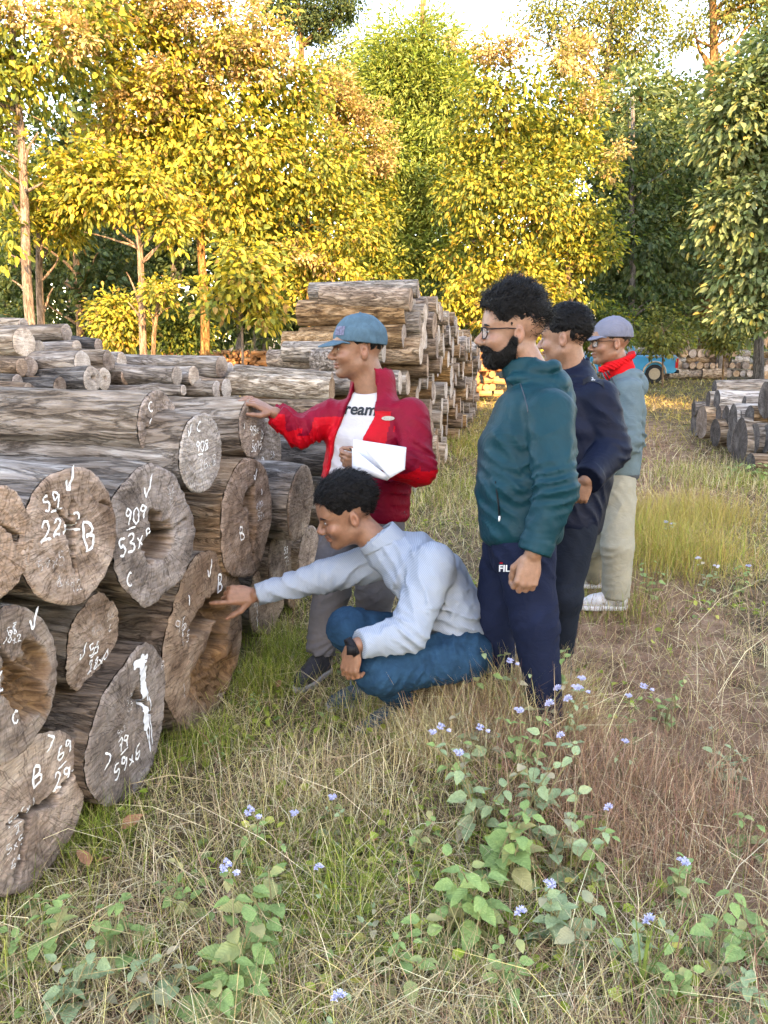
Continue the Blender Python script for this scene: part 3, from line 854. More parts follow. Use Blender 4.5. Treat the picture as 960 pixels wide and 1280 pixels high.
def build_far_stack():
    rs = random.Random(21)
    row, z = 1, 0.0
    tops = np.zeros(400)
    rown = 0
    n0 = np.array((FN[0], FN[1], 0))
    for row in range(11):
        s = 0.1 + rs.uniform(0, .12)
        idx = 1
        zc_row = row * 0.255
        while s < FLEN:
            Rr = rs.uniform(0.088, 0.14)
            lim = 2.02 - 0.72 * s / FLEN + 0.05 * math.sin(s * 2.3)
            if s < 0.6: lim += 0.0
            a, b = int(max(0, (s - Rr)) * 30), int((s + Rr) * 30) + 1
            zc = tops[a:b].max() * 0.93 + Rr
            if zc + Rr < lim + 0.1 and s + Rr < FLEN + 0.3:
                off = rs.uniform(-0.12, 0.08)
                q = FA + FT * (s + Rr) + FN * off
                ang = rs.uniform(-0.05, 0.05)
                n = np.array((FN[0] * math.cos(ang) - FN[1] * math.sin(ang), FN[0] * math.sin(ang) + FN[1] * math.cos(ang), rs.uniform(-.05, .05)))
                Lg = rs.uniform(0.9, 1.12) if zc > 1.3 else (rs.uniform(1.2, 1.4) if zc > 1.1 else rs.uniform(1.6, 2.2))
                copy_log(rs.randrange(10), (q[0], q[1], zc), n, Rr, Lg, 'log in tall far stack, %s layer from the ground, %s from the near corner' % (ORD[row + 1], ORD[idx]), 'logs of the tall far stack', roll=rs.uniform(0, 6.28))
                tops[a:b] = zc + Rr
                idx += 1
            s += Rr * 2.03
    # long logs lying between the near and the far stack, flanks to the camera
    for i, (u, v, h, d, lg, mbk, lab, yw, pt) in enumerate((
            (415, 487, 31, 6.2, 0.85, 3, 'long tan log lying level beside the raised hand', 0, -3),
            (415, 472, 14, 6.4, 0.85, 1, 'split grey slab resting on the long tan log', 0, -4),
            (418, 512, 24, 6.0, 0.8, 2, 'brown log under the long tan log left of the red jacket', 0, 0),
            (421, 426, 22, 7.6, 0.55, 1, 'grey log left of the denim cap on the far stack', 0, 0),
            (400, 449, 24, 7.2, 0.5, 4, 'short tan log with knot low on the left of far stack', 0, 0),
            (420, 452, 30, 7.0, 0.22, 0, 'stub log beside the short tan one at the far stack', 0, 0),
            (480, 440, 27, 7.0, 0.95, 0, 'grey cracked log right behind the denim cap', 0, 0),
            (500, 478, 30, 6.9, 1.2, 1, 'pale log just above the red jacket shoulder', 0, 0),
            (400, 470, 18, 6.9, 0.7, 4, 'pale split log lying over the grey slab', 0, 2))):
        c = P(u, v, d)
        a = R_(11 + yw)
        n = np.array((math.cos(a), -math.sin(a), math.sin(R_(pt))))
        copy_log([1, 6, 2, 4, 9, 0, 3, 5, 7][i], c, n, h * d / FPX / 2, lg, lab, 'logs of the tall far stack', roll=rs.uniform(0, 6))


build_far_stack()
# lower tiers that carry the rear stack at left
rsx = random.Random(8)
for k in range(4):
    for i in range(11):
        q = np.array((-3.05, 5.05)) + np.array((0.72, 0.69)) * (i * 0.27 + (0.13 if k % 2 else 0))
        copy_log(rsx.randrange(10), (q[0] - 0.1, q[1], 0.14 + 0.245 * k), np.array((0.966, -0.259, 0)), 0.135, 1.8, 'log low in rear left stack, %s layer from ground, %s from the left' % (ORD[k + 1], ORD[i + 1]), GB, roll=rsx.uniform(0, 6))


def build_right_stack():
    G_ = 'logs of the low stack at right'
    RV = []
    for k in range(6):
        bm, fm, _ = log_meshes(500 + k, 1.0, 1.0, seg=32, rings=6, along=8, fseg=32, rag=0.04, mb=['bark', 'bark_pale', 'bark_brown', 'bark_tan', 'bark_brown', 'bark_brown'][k] + '_u', mf=['face_shaded', 'face_shaded', 'face_shaded', 'face', 'face_shaded', 'face'][k] + '_u', rough=0.0, gap=-0.006)  # most ends take the wood tone with shade painted in
        RV.append((bm, fm))
    items = [  # u, v of face centre, hpx, depth, kind, label
        (869, 530, 36, 12.6, 0, 'lowest log at the far left corner of the right stack'),
        (867, 511, 19, 12.6, 0, 'short grey log capping the far left corner of right stack'),
        (877, 528, 41, 11.6, 3, 'tan-sided log second from the far corner of right stack'),
        (885, 500, 22, 12.0, 1, 'white-grey log end on top near the far corner'),
        (896, 500, 26, 11.4, 1, 'thick pale log with ledge, second layer of right stack'),
        (893, 486, 20, 12.6, 1, 'long pale log highest at the back of right stack'),
        (894, 541, 36, 10.7, 2, 'brown log third along the ground in right stack'),
        (898, 518, 22, 11.0, 2, 'small brown log wedged between two pale ends'),
        (907, 520, 26, 10.6, 1, 'pale-topped log in the middle of right stack'),
        (913, 549, 32, 10.1, 2, 'dark reddish log fourth along the ground in right stack'),
        (916, 523, 36, 10.0, 1, 'narrow pale log face rising in the middle of right stack'),
        (923, 525, 26, 9.9, 0, 'rough grey log face behind the big dark end'),
        (930, 503, 16, 10.6, 1, 'small pale log on the top row by the dark face'),
        (924, 554, 62, 9.4, 0, 'biggest dark log end standing on grass in right stack'),
        (936, 524, 36, 9.4, 2, 'reddish brown log with bright rim near right photo edge'),
        (943, 548, 38, 9.1, 0, 'bluish grey split log above the lowest brown log'),
        (957, 500, 46, 9.0, 0, 'dark round log end cut by the right photo edge'),
        (958, 548, 36, 8.9, 2, 'brown log under the dark round end at photo edge'),
        (937, 583, 33, 8.75, 2, 'nearest brown log lying low at the corner of right stack'),
    ]
    rs = random.Random(3)
    for i, (u, v, h, d, k, lab) in enumerate(items):
        c = P(u, v, d)
        R = h * d / FPX / 2
        c[2] = max(c[2], R * 0.96)
        n = np.array((-1.0, 0.10 + rs.uniform(-.05, .05), rs.uniform(-.03, .03)))
        copy_log(k, c, n, R, rs.uniform(1.6, 2.4), lab, G_, roll=rs.uniform(0, 6), pre=RV)
    for j in range(7):      # the tiers under the long pale logs at the back
        d = 9.2 + j * 0.5
        c = np.array((G(960, 597, 0)[0] + 0.35 + j * 0.13, d, 0.16))
        copy_log(j, c, np.array((-1.0, 0.10, 0)), 0.155, 2.0, 'low log behind the front ends of right stack, %s from the near corner' % ORD[j + 1], G_, roll=j, pre=RV)


build_right_stack()


def build_far_right_stack():
    """sunlit cross-piled stack beyond the truck: billets end-on and lengthwise"""
    G_ = 'logs of the distant stack by the fence'
    FV = []
    for k in range(4):
        bm, fm, _ = log_meshes(600 + k, 1.0, 1.0, seg=12, rings=2, along=2, fseg=12, rag=0.05, mb=['bark_pale', 'bark_tan', 'bark_pale', 'bark_tan'][k] + '_u', mf=['face_tan', 'face_pale', 'face_brown', 'face_tan'][k] + '_u', rough=0.0, gap=-0.006)
        FV.append((bm, fm))
    rs = random.Random(5)
    d = 31.0
    m = d / FPX
    # (v of row centre, row height px, pattern) from the bottom; numbers = end-on diameter px, tuples = lengthwise (length px, height px)
    rows = [
        (467, [(26, 12), (24, 13), (16, 13), (30, 14), 9, 8, 8, 8, (16, 12), (26, 14), (20, 12)]),
        (457, [8, 13, 12, 13, 7, 8, 9, 7, 7, 8, 8, 7, 8, 9, 7, 8, 9, 8, 7, 9, 8, 7]),
        (449.5, [(30, 8), (22, 8), (28, 9), (26, 9), (22, 9), (27, 10)]),
        (442, [(26, 9), (20, 10), 10, 10, 11, 11, (18, 9), 9, (14, 9), (20, 9)]),
    ]
    for r, (v, items) in enumerate(rows):
        u = 806 + rs.uniform(-4, 4)
        for j, it in enumerate(items):
            if u > 936: break
            if isinstance(it, tuple):
                ln, h = it
                c = P(u + ln, v, d + rs.uniform(-.1, .1))
                copy_log(rs.randrange(4), c, np.array((1.0, rs.uniform(-.06, .06), 0)), h * m / 2, ln * m, 'distant log lying lengthwise, %s row from ground, place %s from the truck' % (ORD[r + 1], ORD[j + 1]), G_, roll=rs.uniform(0, 6), pre=FV)
                u += ln + 1
            else:
                c = P(u + it / 2, v, d - 0.25 + rs.uniform(-.1, .1))
                copy_log(rs.randrange(4), c, np.array((rs.uniform(-.1, .1), -1.0, 0)), it * m / 2, 0.9, 'distant log end-on, %s row from ground, place %s from the truck' % (ORD[r + 1], ORD[j + 1]), G_, roll=rs.uniform(0, 6), pre=FV)
                u += it + 0.5
    for j in range(5):     # a few more past the grey trunk
        c = P(957 + j * 3, 470 - 8 * (j % 4), d)
        copy_log(j, c, np.array((0.1, -1.0, 0)), 0.2, 0.9, 'distant log end past the grey trunk, %s from the trunk' % ORD[j + 1], G_, roll=j, pre=FV)
    # firewood stack in the sun at far left, too small to count
    mb = MB(); rsn = np.random.RandomState(2)
    for (u0, u1, v0, v1, dd) in ((205, 336, 437, 462, 24.0), (588, 622, 440, 492, 20.0), (330, 345, 440, 455, 24.0)):
        mm = dd / FPX
        v = v1
        while v > v0:
            u = u0
            while u < u1:
                w = rsn.uniform(3, 8) if u1 - u0 > 50 else rsn.uniform(6, 13)
                h = rsn.uniform(4, 6) if u1 - u0 > 50 else rsn.uniform(7, 10)
                c = P(u, v, dd + rsn.uniform(-.2, .2))
                if rsn.rand() < 0.5:
                    X = nrm((rsn.uniform(-.2, .2), -1, rsn.uniform(-.1, .1)))
                    mb.tube([c, c - X * 0.7], h * mm * 0.5, 7)
                else:
                    X = nrm((1, rsn.uniform(-.2, .2), rsn.uniform(-.15, .15)))
                    mb.tube([c, c + X * w * mm * 1.6], h * mm * 0.5, 7)
                u += w
            v -= 4.2 if u1 - u0 > 50 else 8
    o = mb.build('firewood_stack', flat('sunlit_firewood', (0.42, 0.20, 0.085), 0.85, 0.15, 0.5, 1.7), None, False)
    tag(o, 'orange split firewood stacked far off behind the trunks', 'firewood', None, 'stuff')


build_far_right_stack()
# ------------------------------------------------------------------ trees
M['leaf'] = leaf_mat('tree_leaf', 0.36, 0.55, 0.22)
M['leaf_fine'] = leaf_mat('fine_leaf', 0.35, 0.6, 0.2)
M['blossom'] = leaf_mat('dry_blossom', 0.3, 0.9, 0.05)
M['trunk'] = bark_mat('tree_bark', (0.14, 0.08, 0.04), (0.33, 0.20, 0.105), (0.44, 0.295, 0.17), ax=2)
M['trunk_grey'] = bark_mat('tree_bark_grey', (0.10, 0.085, 0.075), (0.22, 0.19, 0.165), (0.33, 0.29, 0.26), ax=2)


def leaf_cloud(C, D, Nn, size, rs, width=0.5, fold=0.25):
    """C base points, D directions, Nn normals, size lengths -> V,F of folded six-point leaves"""
    n = len(C)
    S = np.cross(Nn, D)
    S /= np.linalg.norm(S, axis=1)[:, None] + 1e-9
    U = np.cross(D, S)
    sz = size[:, None]
    w = (width * size)[:, None] * 0.5
    droop = -np.array((0, 0, 1.0)) * sz * 0.12
    b = C
    r1 = C + D * sz * 0.28 + S * w * 0.9 + U * w * fold
    r2 = C + D * sz * 0.68 + S * w * 0.8 + U * w * fold + droop * 0.6
    t = C + D * sz + droop * 1.6
    l2 = C + D * sz * 0.68 - S * w * 0.8 + U * w * fold + droop * 0.6
    l1 = C + D * sz * 0.28 - S * w * 0.9 + U * w * fold
    V = np.stack([b, r1, r2, t, l2, l1], 1).reshape(-1, 3)
    i = np.arange(n)[:, None] * 6
    F = np.concatenate([i + np.array([[0, 1, 2, 3]]), i + np.array([[0, 3, 4, 5]])])
    return V, F


def unit(rs, n):
    v = rs.normal(size=(n, 3))
    return v / np.linalg.norm(v, axis=1)[:, None]


PAL = {  # leaf colours, weights
    'gold': [((0.47, 0.36, 0.05), 5), ((0.40, 0.34, 0.055), 5), ((0.28, 0.28, 0.05), 6), ((0.15, 0.18, 0.04), 4), ((0.42, 0.26, 0.08), 2)],
    'yellowgreen': [((0.36, 0.32, 0.05), 4), ((0.24, 0.26, 0.05), 6), ((0.13, 0.165, 0.04), 5), ((0.42, 0.31, 0.05), 2)],
    'green': [((0.11, 0.15, 0.035), 5), ((0.18, 0.21, 0.04), 4), ((0.07, 0.11, 0.03), 3), ((0.33, 0.27, 0.03), 1)],
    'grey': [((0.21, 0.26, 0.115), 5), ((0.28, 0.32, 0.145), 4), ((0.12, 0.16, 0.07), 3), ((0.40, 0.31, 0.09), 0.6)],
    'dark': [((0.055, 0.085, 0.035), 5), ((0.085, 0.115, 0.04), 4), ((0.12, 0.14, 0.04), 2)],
    'feather': [((0.28, 0.34, 0.08), 5), ((0.36, 0.39, 0.09), 4), ((0.18, 0.24, 0.07), 3)],
    'olive': [((0.22, 0.22, 0.06), 5), ((0.30, 0.27, 0.06), 4), ((0.12, 0.14, 0.04), 4)],
    'flower': [((0.47, 0.32, 0.15), 5), ((0.55, 0.40, 0.20), 4), ((0.36, 0.23, 0.10), 3), ((0.40, 0.36, 0.11), 3)],
}


def pick(pal, n, rs):
    c = np.array([a for a, _ in PAL[pal]]); w = np.array([b for _, b in PAL[pal]], float)
    i = rs.choice(len(c), n, p=w / w.sum())
    return c[i] * rs.uniform(0.75, 1.25, (n, 1)) * rs.uniform(0.92, 1.08, (n, 3))


def crown_mesh(ells, rs, n_cl, per, leaf, pal, width=0.60, droop=0.35, spread=0.35, low_pal=None, zsplit=None, gaps=0.42):
    """clumps of leaves through the ellipsoids; returns V,F,col and clump centres"""
    vol = np.array([np.prod(e[1]) ** 0.8 for e in ells])
    which = rs.choice(len(ells), n_cl, p=vol / vol.sum())
    u = unit(rs, n_cl) * (rs.uniform(0, 1, n_cl) ** 0.42)[:, None]
    C = np.array([ells[k][0] for k in which]) + u * np.array([ells[k][1] for k in which])
    C += rs.normal(size=C.shape) * 0.12
    keep = (C[:, 2] > 0.25) & (vnoise(C * 0.75, rs.randint(999)) + 0.6 * vnoise(C * 1.9, rs.randint(999)) < gaps)
    C, which = C[keep], which[keep]
    cen = np.array([ells[k][0] for k in which])
    out = C - cen
    out /= np.linalg.norm(out, axis=1)[:, None] + 1e-6
    n = len(C) * per
    ci = np.repeat(np.arange(len(C)), per)
    off = unit(rs, n)
    off[:, 2] *= 0.7
    base = C[ci] + off * (spread * rs.uniform(0.1, 1.0, n))[:, None]
    D = off * 0.8 + out[ci] * 0.5 + rs.normal(size=(n, 3)) * 0.25
    D[:, 2] -= droop
    D /= np.linalg.norm(D, axis=1)[:, None]
    Nn = np.array((0, 0, 1.0)) * 0.8 + out[ci] * 0.5 + rs.normal(size=(n, 3)) * 0.45
    Nn -= (Nn * D).sum(1)[:, None] * D
    size = leaf * rs.uniform(0.6, 1.25, n)
    V, F = leaf_cloud(base, D, Nn, size, rs, width)
    col = pick(pal, n, rs)
    if low_pal is not None:
        lo = pick(low_pal, n, rs)
        k = (base[:, 2] + rs.normal(size=n) * 0.8 < zsplit)
        col[k] = lo[k]
    clv = rs.uniform(0.8, 1.2, len(C))[ci]
    col = col * clv[:, None]
    return V, F, np.repeat(col, 6, axis=0), C


def limb(mb, a, b, r0, r1, rs, n=6, wig=0.06, sides=7):
    a = np.asarray(a, float); b = np.asarray(b, float)
    t = np.linspace(0, 1, n)[:, None]
    L_ = np.linalg.norm(b - a)
    p = a * (1 - t) + b * t
    p += np.sin(t * math.pi) * rs.normal(size=3) * wig * L_ + (rs.normal(size=(n, 3)) * wig * 0.25 * L_) * (np.sin(t * math.pi))
    p[:, 2] += (np.sin(t[:, 0] * math.pi)) * 0.05 * L_
    mb.tube(p, np.linspace(r0, r1, n), sides, cap=True)


TREES = 0


def tree(label, d, trunk_px, r0, crowns, pal, n_cl=180, per=9, leaf=0.30, seed=1, flower=None, stubs=(), mat='leaf', tmat='trunk', width=0.60, droop=0.35, spread=0.35,
         group=None, name='tree', low_pal=None, zsplit=None, n_limb=14, dscale=0.8, r1=None, cat='tree', dens=(5.0, 0.50)):
    """trunk_px: pixels of the trunk from base to top at depth d; crowns: (u,v,ru,rv[,dd]) blobs in pixels at depth d+dd"""
    global TREES
    TREES += 1
    rs = np.random.RandomState(seed)
    b0 = P(trunk_px[0][0], trunk_px[0][1], d)
    pts = [np.array((b0[0], b0[1], -0.1))]
    for (u, v) in trunk_px:
        q = P(u, v, d)
        s = b0[1] / q[1]
        q = np.array((0, 0, CAM_Z)) + (q - (0, 0, CAM_Z)) * s      # keep the stem in one upright plane
        if q[2] > pts[-1][2] + 0.2:
            pts.append(q)
    pts = np.array(pts)
    root = empty(name, Matrix.Translation((pts[0][0], pts[0][1], 0)))
    tag(root, label, cat, group)
    o0 = np.array((pts[0][0], pts[0][1], 0))
    # smooth stem
    zz = np.linspace(pts[0][2], pts[-1][2], 18)
    stem = np.stack([np.interp(zz, pts[:, 2], pts[:, 0]), np.interp(zz, pts[:, 2], pts[:, 1]), zz], -1)
    stem[:, :2] += np.stack([0.04 * np.sin(zz * 1.3 + seed), 0.04 * np.cos(zz * 1.1 + seed)], -1)
    mb = MB()
    rr = np.linspace(r0, r1 if r1 is not None else r0 * 0.45, len(stem))
    rr[0] *= 1.35
    mb.tube(stem - o0, rr, 12)
    ells = []
    for c in crowns:
        u, v, ru, rv = c[:4]
        dd = d + (c[4] if len(c) > 4 else 0)
        q = P(u, v, dd)
        q = np.array((0, 0, CAM_Z)) + (q - (0, 0, CAM_Z)) * (b0[1] + (c[4] if len(c) > 4 else 0)) / q[1]
        k = dd / FPX
        ells.append((q, np.array((ru * k, max(0.6, dscale * min(ru, rv) * k), rv * k))))
    if ells:
        V, F, col, C = crown_mesh(ells, rs, int(n_cl * dens[0]), per, leaf * dens[1], pal, width, droop, spread, low_pal, zsplit)
        mk('crown', V - o0, F, M[mat], root, False, col=col)
        # limbs reach from the stem to clumps
        ch = C[rs.permutation(len(C))[:n_limb]]
        for c in ch:
            k = np.argmin(np.abs(stem[:, 2] - (c[2] - 0.6 * np.linalg.norm(c[:2] - stem[:, :2].mean(0)))))
            k = max(k, 4)
            limb(mb, stem[k] - o0, c - o0, max(rr[k] * 0.45, 0.012), 0.008, rs)
    for (u0, v0, u1, v1) in stubs:
        a, b = P(u0, v0, d), P(u1, v1, d)
        a = np.array((0, 0, CAM_Z)) + (a - (0, 0, CAM_Z)) * b0[1] / a[1]
        b = np.array((0, 0, CAM_Z)) + (b - (0, 0, CAM_Z)) * b0[1] / b[1]
        limb(mb, a - o0, b - o0, r0 * 0.33, r0 * 0.12, rs, wig=0.04)
    mb.build('trunk', M[tmat], root)
    if flower:
        fe = []
        for c in flower:
            u, v, ru, rv = c[:4]
            q = P(u, v, d)
            q = np.array((0, 0, CAM_Z)) + (q - (0, 0, CAM_Z)) * b0[1] / q[1]
            k = d / FPX
            fe.append((q - (0, 0.5, 0), np.array((ru * k, max(.5, 0.8 * min(ru, rv) * k), rv * k)), c[4] if len(c) > 4 else 26))
        Vs, Fs, Cs, nn = [], [], [], 0
        for (q, rd, cnt) in fe:
            V, F, col, _ = crown_mesh([(q, rd)], rs, n_cl=int(cnt * 1.5), per=60, leaf=0.10, pal='flower', width=0.7, droop=0.0, spread=0.34, gaps=9)
            Vs.append(V); Fs.append(F + nn); Cs.append(col); nn += len(V)
        mk('blossom', np.concatenate(Vs) - o0, np.concatenate(Fs), M['blossom'], root, False, col=np.concatenate(Cs))
    return root


GT = 'trees at the edge of the yard'
# left, sunlit teaks
tree('tall slender tree with bare pale trunk at the left photo edge', 17, [(42, 470), (40, 400), (33, 300), (25, 210), (22, 110), (18, 10)], 0.125,
     [(45, 70, 80, 60), (-30, 80, 70, 90), (95, 15, 70, 40), (12, 300, 40, 40), (-25, 200, 50, 60)], 'yellowgreen', 120, 9, 0.34, 1,
     flower=[(40, 20, 60, 25, 14), (105, 60, 30, 20, 8)], stubs=[(34, 290, 5, 230), (30, 205, 48, 165), (27, 175, 10, 120), (37, 340, 12, 318), (38, 370, 15, 350), (33, 240, 54, 228)], group=GT)
tree('second pale trunk close beside the leftmost tree', 18.5, [(56, 470), (54, 400), (48, 330), (47, 290)], 0.105,
     [(55, 248, 55, 38), (75, 285, 35, 25)], 'gold', 60, 8, 0.28, 2, stubs=[(53, 350, 74, 318), (55, 390, 66, 360), (50, 310, 38, 290)], group=GT, r1=0.07)
tree('forked trunk with dead side branches left of centre, gold leaves above', 17.5, [(184, 475), (179, 400), (172, 310), (166, 262), (150, 190)], 0.10,
     [(120, 225, 60, 45), (175, 235, 70, 35), (210, 285, 35, 22), (105, 250, 40, 25)], 'gold', 120, 9, 0.30, 3,
     stubs=[(176, 385, 158, 340), (171, 310, 105, 290), (168, 275, 110, 262), (177, 400, 160, 378)], group=GT)
tree('short broken young tree with stub branches beside the forked trunk', 17.2, [(194, 475), (192, 420), (196, 370)], 0.075,
     [(200, 365, 16, 10)], 'gold', 12, 8, 0.25, 4, stubs=[(192, 420, 184, 385), (193, 395, 207, 378), (195, 378, 186, 362)], group=GT)
tree('big gold-leaved tree with straight brown trunk and blossom top', 19, [(256, 475), (254, 400), (252, 300), (252, 250), (245, 150), (240, 40)], 0.125,
     [(240, 110, 110, 95), (190, 160, 90, 65), (300, 190, 75, 90), (170, 60, 90, 60), (260, 25, 100, 50), (275, 260, 60, 45)], 'gold', 430, 9, 0.31, 5,
     flower=[(215, 15, 80, 30, 34), (150, 60, 40, 30, 14), (290, 60, 50, 40, 20), (200, 130, 60, 25, 14), (335, 70, 35, 40, 12), (165, 155, 40, 15, 8), (120, 30, 40, 20, 10), (240, 90, 70, 30, 14)],
     stubs=[(248, 285, 205, 225)], group=GT, low_pal='gold', zsplit=4)
tree('thin sapling with large bright yellow leaves before the firewood', 15.0, [(301, 485), (300, 400), (299, 345)], 0.035,
     [(275, 375, 26, 18), (320, 360, 34, 30), (300, 330, 45, 30), (330, 395, 22, 12)], 'gold', 60, 8, 0.30, 6, group=GT)
tree('yellow-green tree on two thin trunks left of the tall log stack', 20, [(390, 475), (387, 400), (386, 310), (380, 200), (370, 80)], 0.06,
     [(360, 120, 50, 70), (385, 220, 70, 70), (350, 290, 70, 60), (430, 300, 50, 60), (400, 360, 60, 30)], 'yellowgreen', 330, 9, 0.29, 7,
     stubs=[(387, 400, 402, 320)], flower=[(385, 320, 30, 12, 6)], group=GT, low_pal='gold', zsplit=4.5)
tree('tree topped with pale orange blossom left of the feathery tree', 23, [(440, 470), (438, 400), (436, 250), (432, 120)], 0.09,
     [(430, 180, 45, 60), (450, 260, 45, 60), (470, 350, 40, 50)], 'yellowgreen', 150, 9, 0.30, 8,
     flower=[(425, 125, 35, 28, 30), (435, 165, 45, 35, 34), (452, 205, 30, 18, 14), (478, 195, 14, 10, 5), (405, 115, 18, 14, 8)], group=GT)
tree('feathery light green tree rising above the middle of the yard', 27, [(530, 465), (530, 380), (534, 200), (530, 40), (528, -20)], 0.16,
     [(515, 60, 62, 40), (500, 115, 60, 45), (545, 130, 50, 60), (500, 200, 50, 60), (550, 240, 45, 60), (500, 310, 40, 70), (545, 340, 30, 50)], 'feather', 700, 26, 0.34, 9, dens=(3.6, .6), mat='leaf_fine', width=0.30, spread=0.75, droop=0.1, n_limb=30, group=GT)
tree('bright yellow-leaved tree right behind the end of the log stack', 22, [(640, 468), (638, 400), (630, 250), (632, 100)], 0.10,
     [(625, 130, 60, 65), (600, 230, 60, 70), (665, 250, 60, 80), (585, 320, 50, 60), (640, 365, 75, 50), (560, 370, 30, 40)], 'yellowgreen', 400, 9, 0.30, 10,
     flower=[(615, 70, 50, 22, 14), (700, 75, 12, 20, 4)], group=GT, low_pal='gold', zsplit=4.2)
tree('yellow-green tree with blossom tip above the bearded man', 23, [(715, 468), (712, 400), (706, 260), (700, 110)], 0.10,
     [(705, 150, 45, 70), (720, 240, 50, 70), (700, 340, 55, 55), (740, 320, 35, 60)], 'yellowgreen', 260, 9, 0.30, 11,
     flower=[(708, 75, 28, 22, 12), (735, 140, 15, 18, 5), (765, 200, 12, 30, 4)], group=GT, low_pal='gold', zsplit=3.6)
tree('tall airy olive tree behind rising out of the top edge', 38, [(748, 462), (750, 350), (752, 200), (758, 90), (765, 10)], 0.22,
     [(740, 30, 85, 45), (700, 10, 60, 30), (800, 55, 50, 40), (745, 95, 60, 30), (790, 0, 60, 30)], 'olive', 300, 14, 0.26, 12, dens=(3.6, .6), n_limb=26, stubs=[(755, 110, 665, 45), (757, 100, 790, 40), (753, 150, 775, 85)], group=GT, spread=0.55)
# right, shaded teaks
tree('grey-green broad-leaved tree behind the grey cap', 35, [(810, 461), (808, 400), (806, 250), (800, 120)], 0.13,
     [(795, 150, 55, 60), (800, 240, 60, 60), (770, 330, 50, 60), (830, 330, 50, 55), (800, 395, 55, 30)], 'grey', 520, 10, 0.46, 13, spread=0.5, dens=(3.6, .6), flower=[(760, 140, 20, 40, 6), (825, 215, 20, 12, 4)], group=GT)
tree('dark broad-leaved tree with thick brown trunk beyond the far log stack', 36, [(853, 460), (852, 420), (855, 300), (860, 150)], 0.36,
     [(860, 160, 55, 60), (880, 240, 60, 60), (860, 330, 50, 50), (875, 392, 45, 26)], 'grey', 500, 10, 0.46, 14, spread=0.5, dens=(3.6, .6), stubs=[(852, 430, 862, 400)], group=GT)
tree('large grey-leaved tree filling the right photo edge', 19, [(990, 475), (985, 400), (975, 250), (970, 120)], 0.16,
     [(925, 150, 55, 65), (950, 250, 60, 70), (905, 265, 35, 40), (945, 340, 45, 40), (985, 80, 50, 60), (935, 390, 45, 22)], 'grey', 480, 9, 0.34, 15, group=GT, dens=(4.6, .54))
tree('straight grey trunk standing by the distant stack at right', 22, [(949, 478), (950, 440), (951, 400), (952, 330)], 0.165,
     [(950, 380, 30, 18), (930, 330, 40, 40)], 'grey', 60, 9, 0.30, 16, tmat='trunk_grey', group=GT)
tree('very tall tree with bare reddish trunk crossing the top right corner', 34, [(880, 462), (885, 300), (890, 120), (893, 30), (890, -40)], 0.30,
     [(910, 20, 60, 40), (955, 5, 50, 45), (860, 40, 25, 25), (930, -30, 70, 40)], 'olive', 170, 14, 0.24, 17, dens=(3.6, .6), stubs=[(892, 110, 945, 20), (891, 95, 868, 40), (945, 20, 985, -40), (890, 60, 915, 15), (893, 85, 872, 60)], group=GT, spread=0.5, n_limb=20)
# behind, dark
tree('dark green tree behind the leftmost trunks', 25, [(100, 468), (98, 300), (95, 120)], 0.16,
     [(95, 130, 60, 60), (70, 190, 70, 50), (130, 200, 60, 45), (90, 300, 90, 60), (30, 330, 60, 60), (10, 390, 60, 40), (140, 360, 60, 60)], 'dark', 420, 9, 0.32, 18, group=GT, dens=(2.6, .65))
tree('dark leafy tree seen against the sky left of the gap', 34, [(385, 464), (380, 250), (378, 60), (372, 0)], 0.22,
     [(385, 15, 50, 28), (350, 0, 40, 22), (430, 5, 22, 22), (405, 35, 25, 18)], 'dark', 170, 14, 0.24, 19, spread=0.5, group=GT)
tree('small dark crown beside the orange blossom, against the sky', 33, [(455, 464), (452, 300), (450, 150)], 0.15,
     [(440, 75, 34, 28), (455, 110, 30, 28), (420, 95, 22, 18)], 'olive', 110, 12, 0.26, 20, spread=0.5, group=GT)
BACKT = [(215, 30, 40, (190, 330, 70, 60), (250, 340, 60, 70), (215, 220, 90, 90)), (300, 29, 41, (330, 380, 60, 45), (300, 250, 80, 90), (270, 390, 40, 40)),
         (150, 31, 42, (150, 410, 60, 30), (60, 410, 60, 30), (130, 300, 90, 70)), (480, 31, 43, (480, 370, 40, 60), (520, 400, 50, 40), (490, 280, 60, 70)),
         (590, 30, 44, (560, 330, 60, 90), (600, 200, 80, 80), (610, 400, 60, 30)), (700, 30, 45, (680, 290, 80, 90), (700, 390, 80, 40), (690, 180, 80, 80)),
         (790, 30, 46, (800, 300, 90, 80), (780, 390, 80, 40), (790, 180, 80, 80)), (900, 31, 47, (900, 290, 80, 90), (890, 180, 80, 80), (960, 300, 70, 100)),
         (400, 30, 48, (400, 370, 70, 60), (380, 260, 80, 80), (430, 400, 50, 30)), (20, 30, 49, (20, 330, 80, 80), (0, 200, 80, 90), (40, 400, 60, 40))]
BL = ['behind the brown straight trunk', 'behind the yellow sapling', 'behind the forked trunk', 'below the feathery tree', 'in the gap left of the bearded man',
      'behind the yellow leaves over the bearded man', 'behind the grey cap', 'behind the large right-edge crown', 'behind the tall log stack', 'behind the leftmost trunk']
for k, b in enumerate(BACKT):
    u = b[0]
    tree('dark shaded woodland tree ' + BL[k], b[1], [(u, 463), (u, 300), (u, 120)], 0.15, list(b[3:]), 'dark', 330, 9, 0.34, b[2], group='dark trees in the wood behind', n_limb=8, tmat='trunk_grey', dens=(2.4, 0.7))
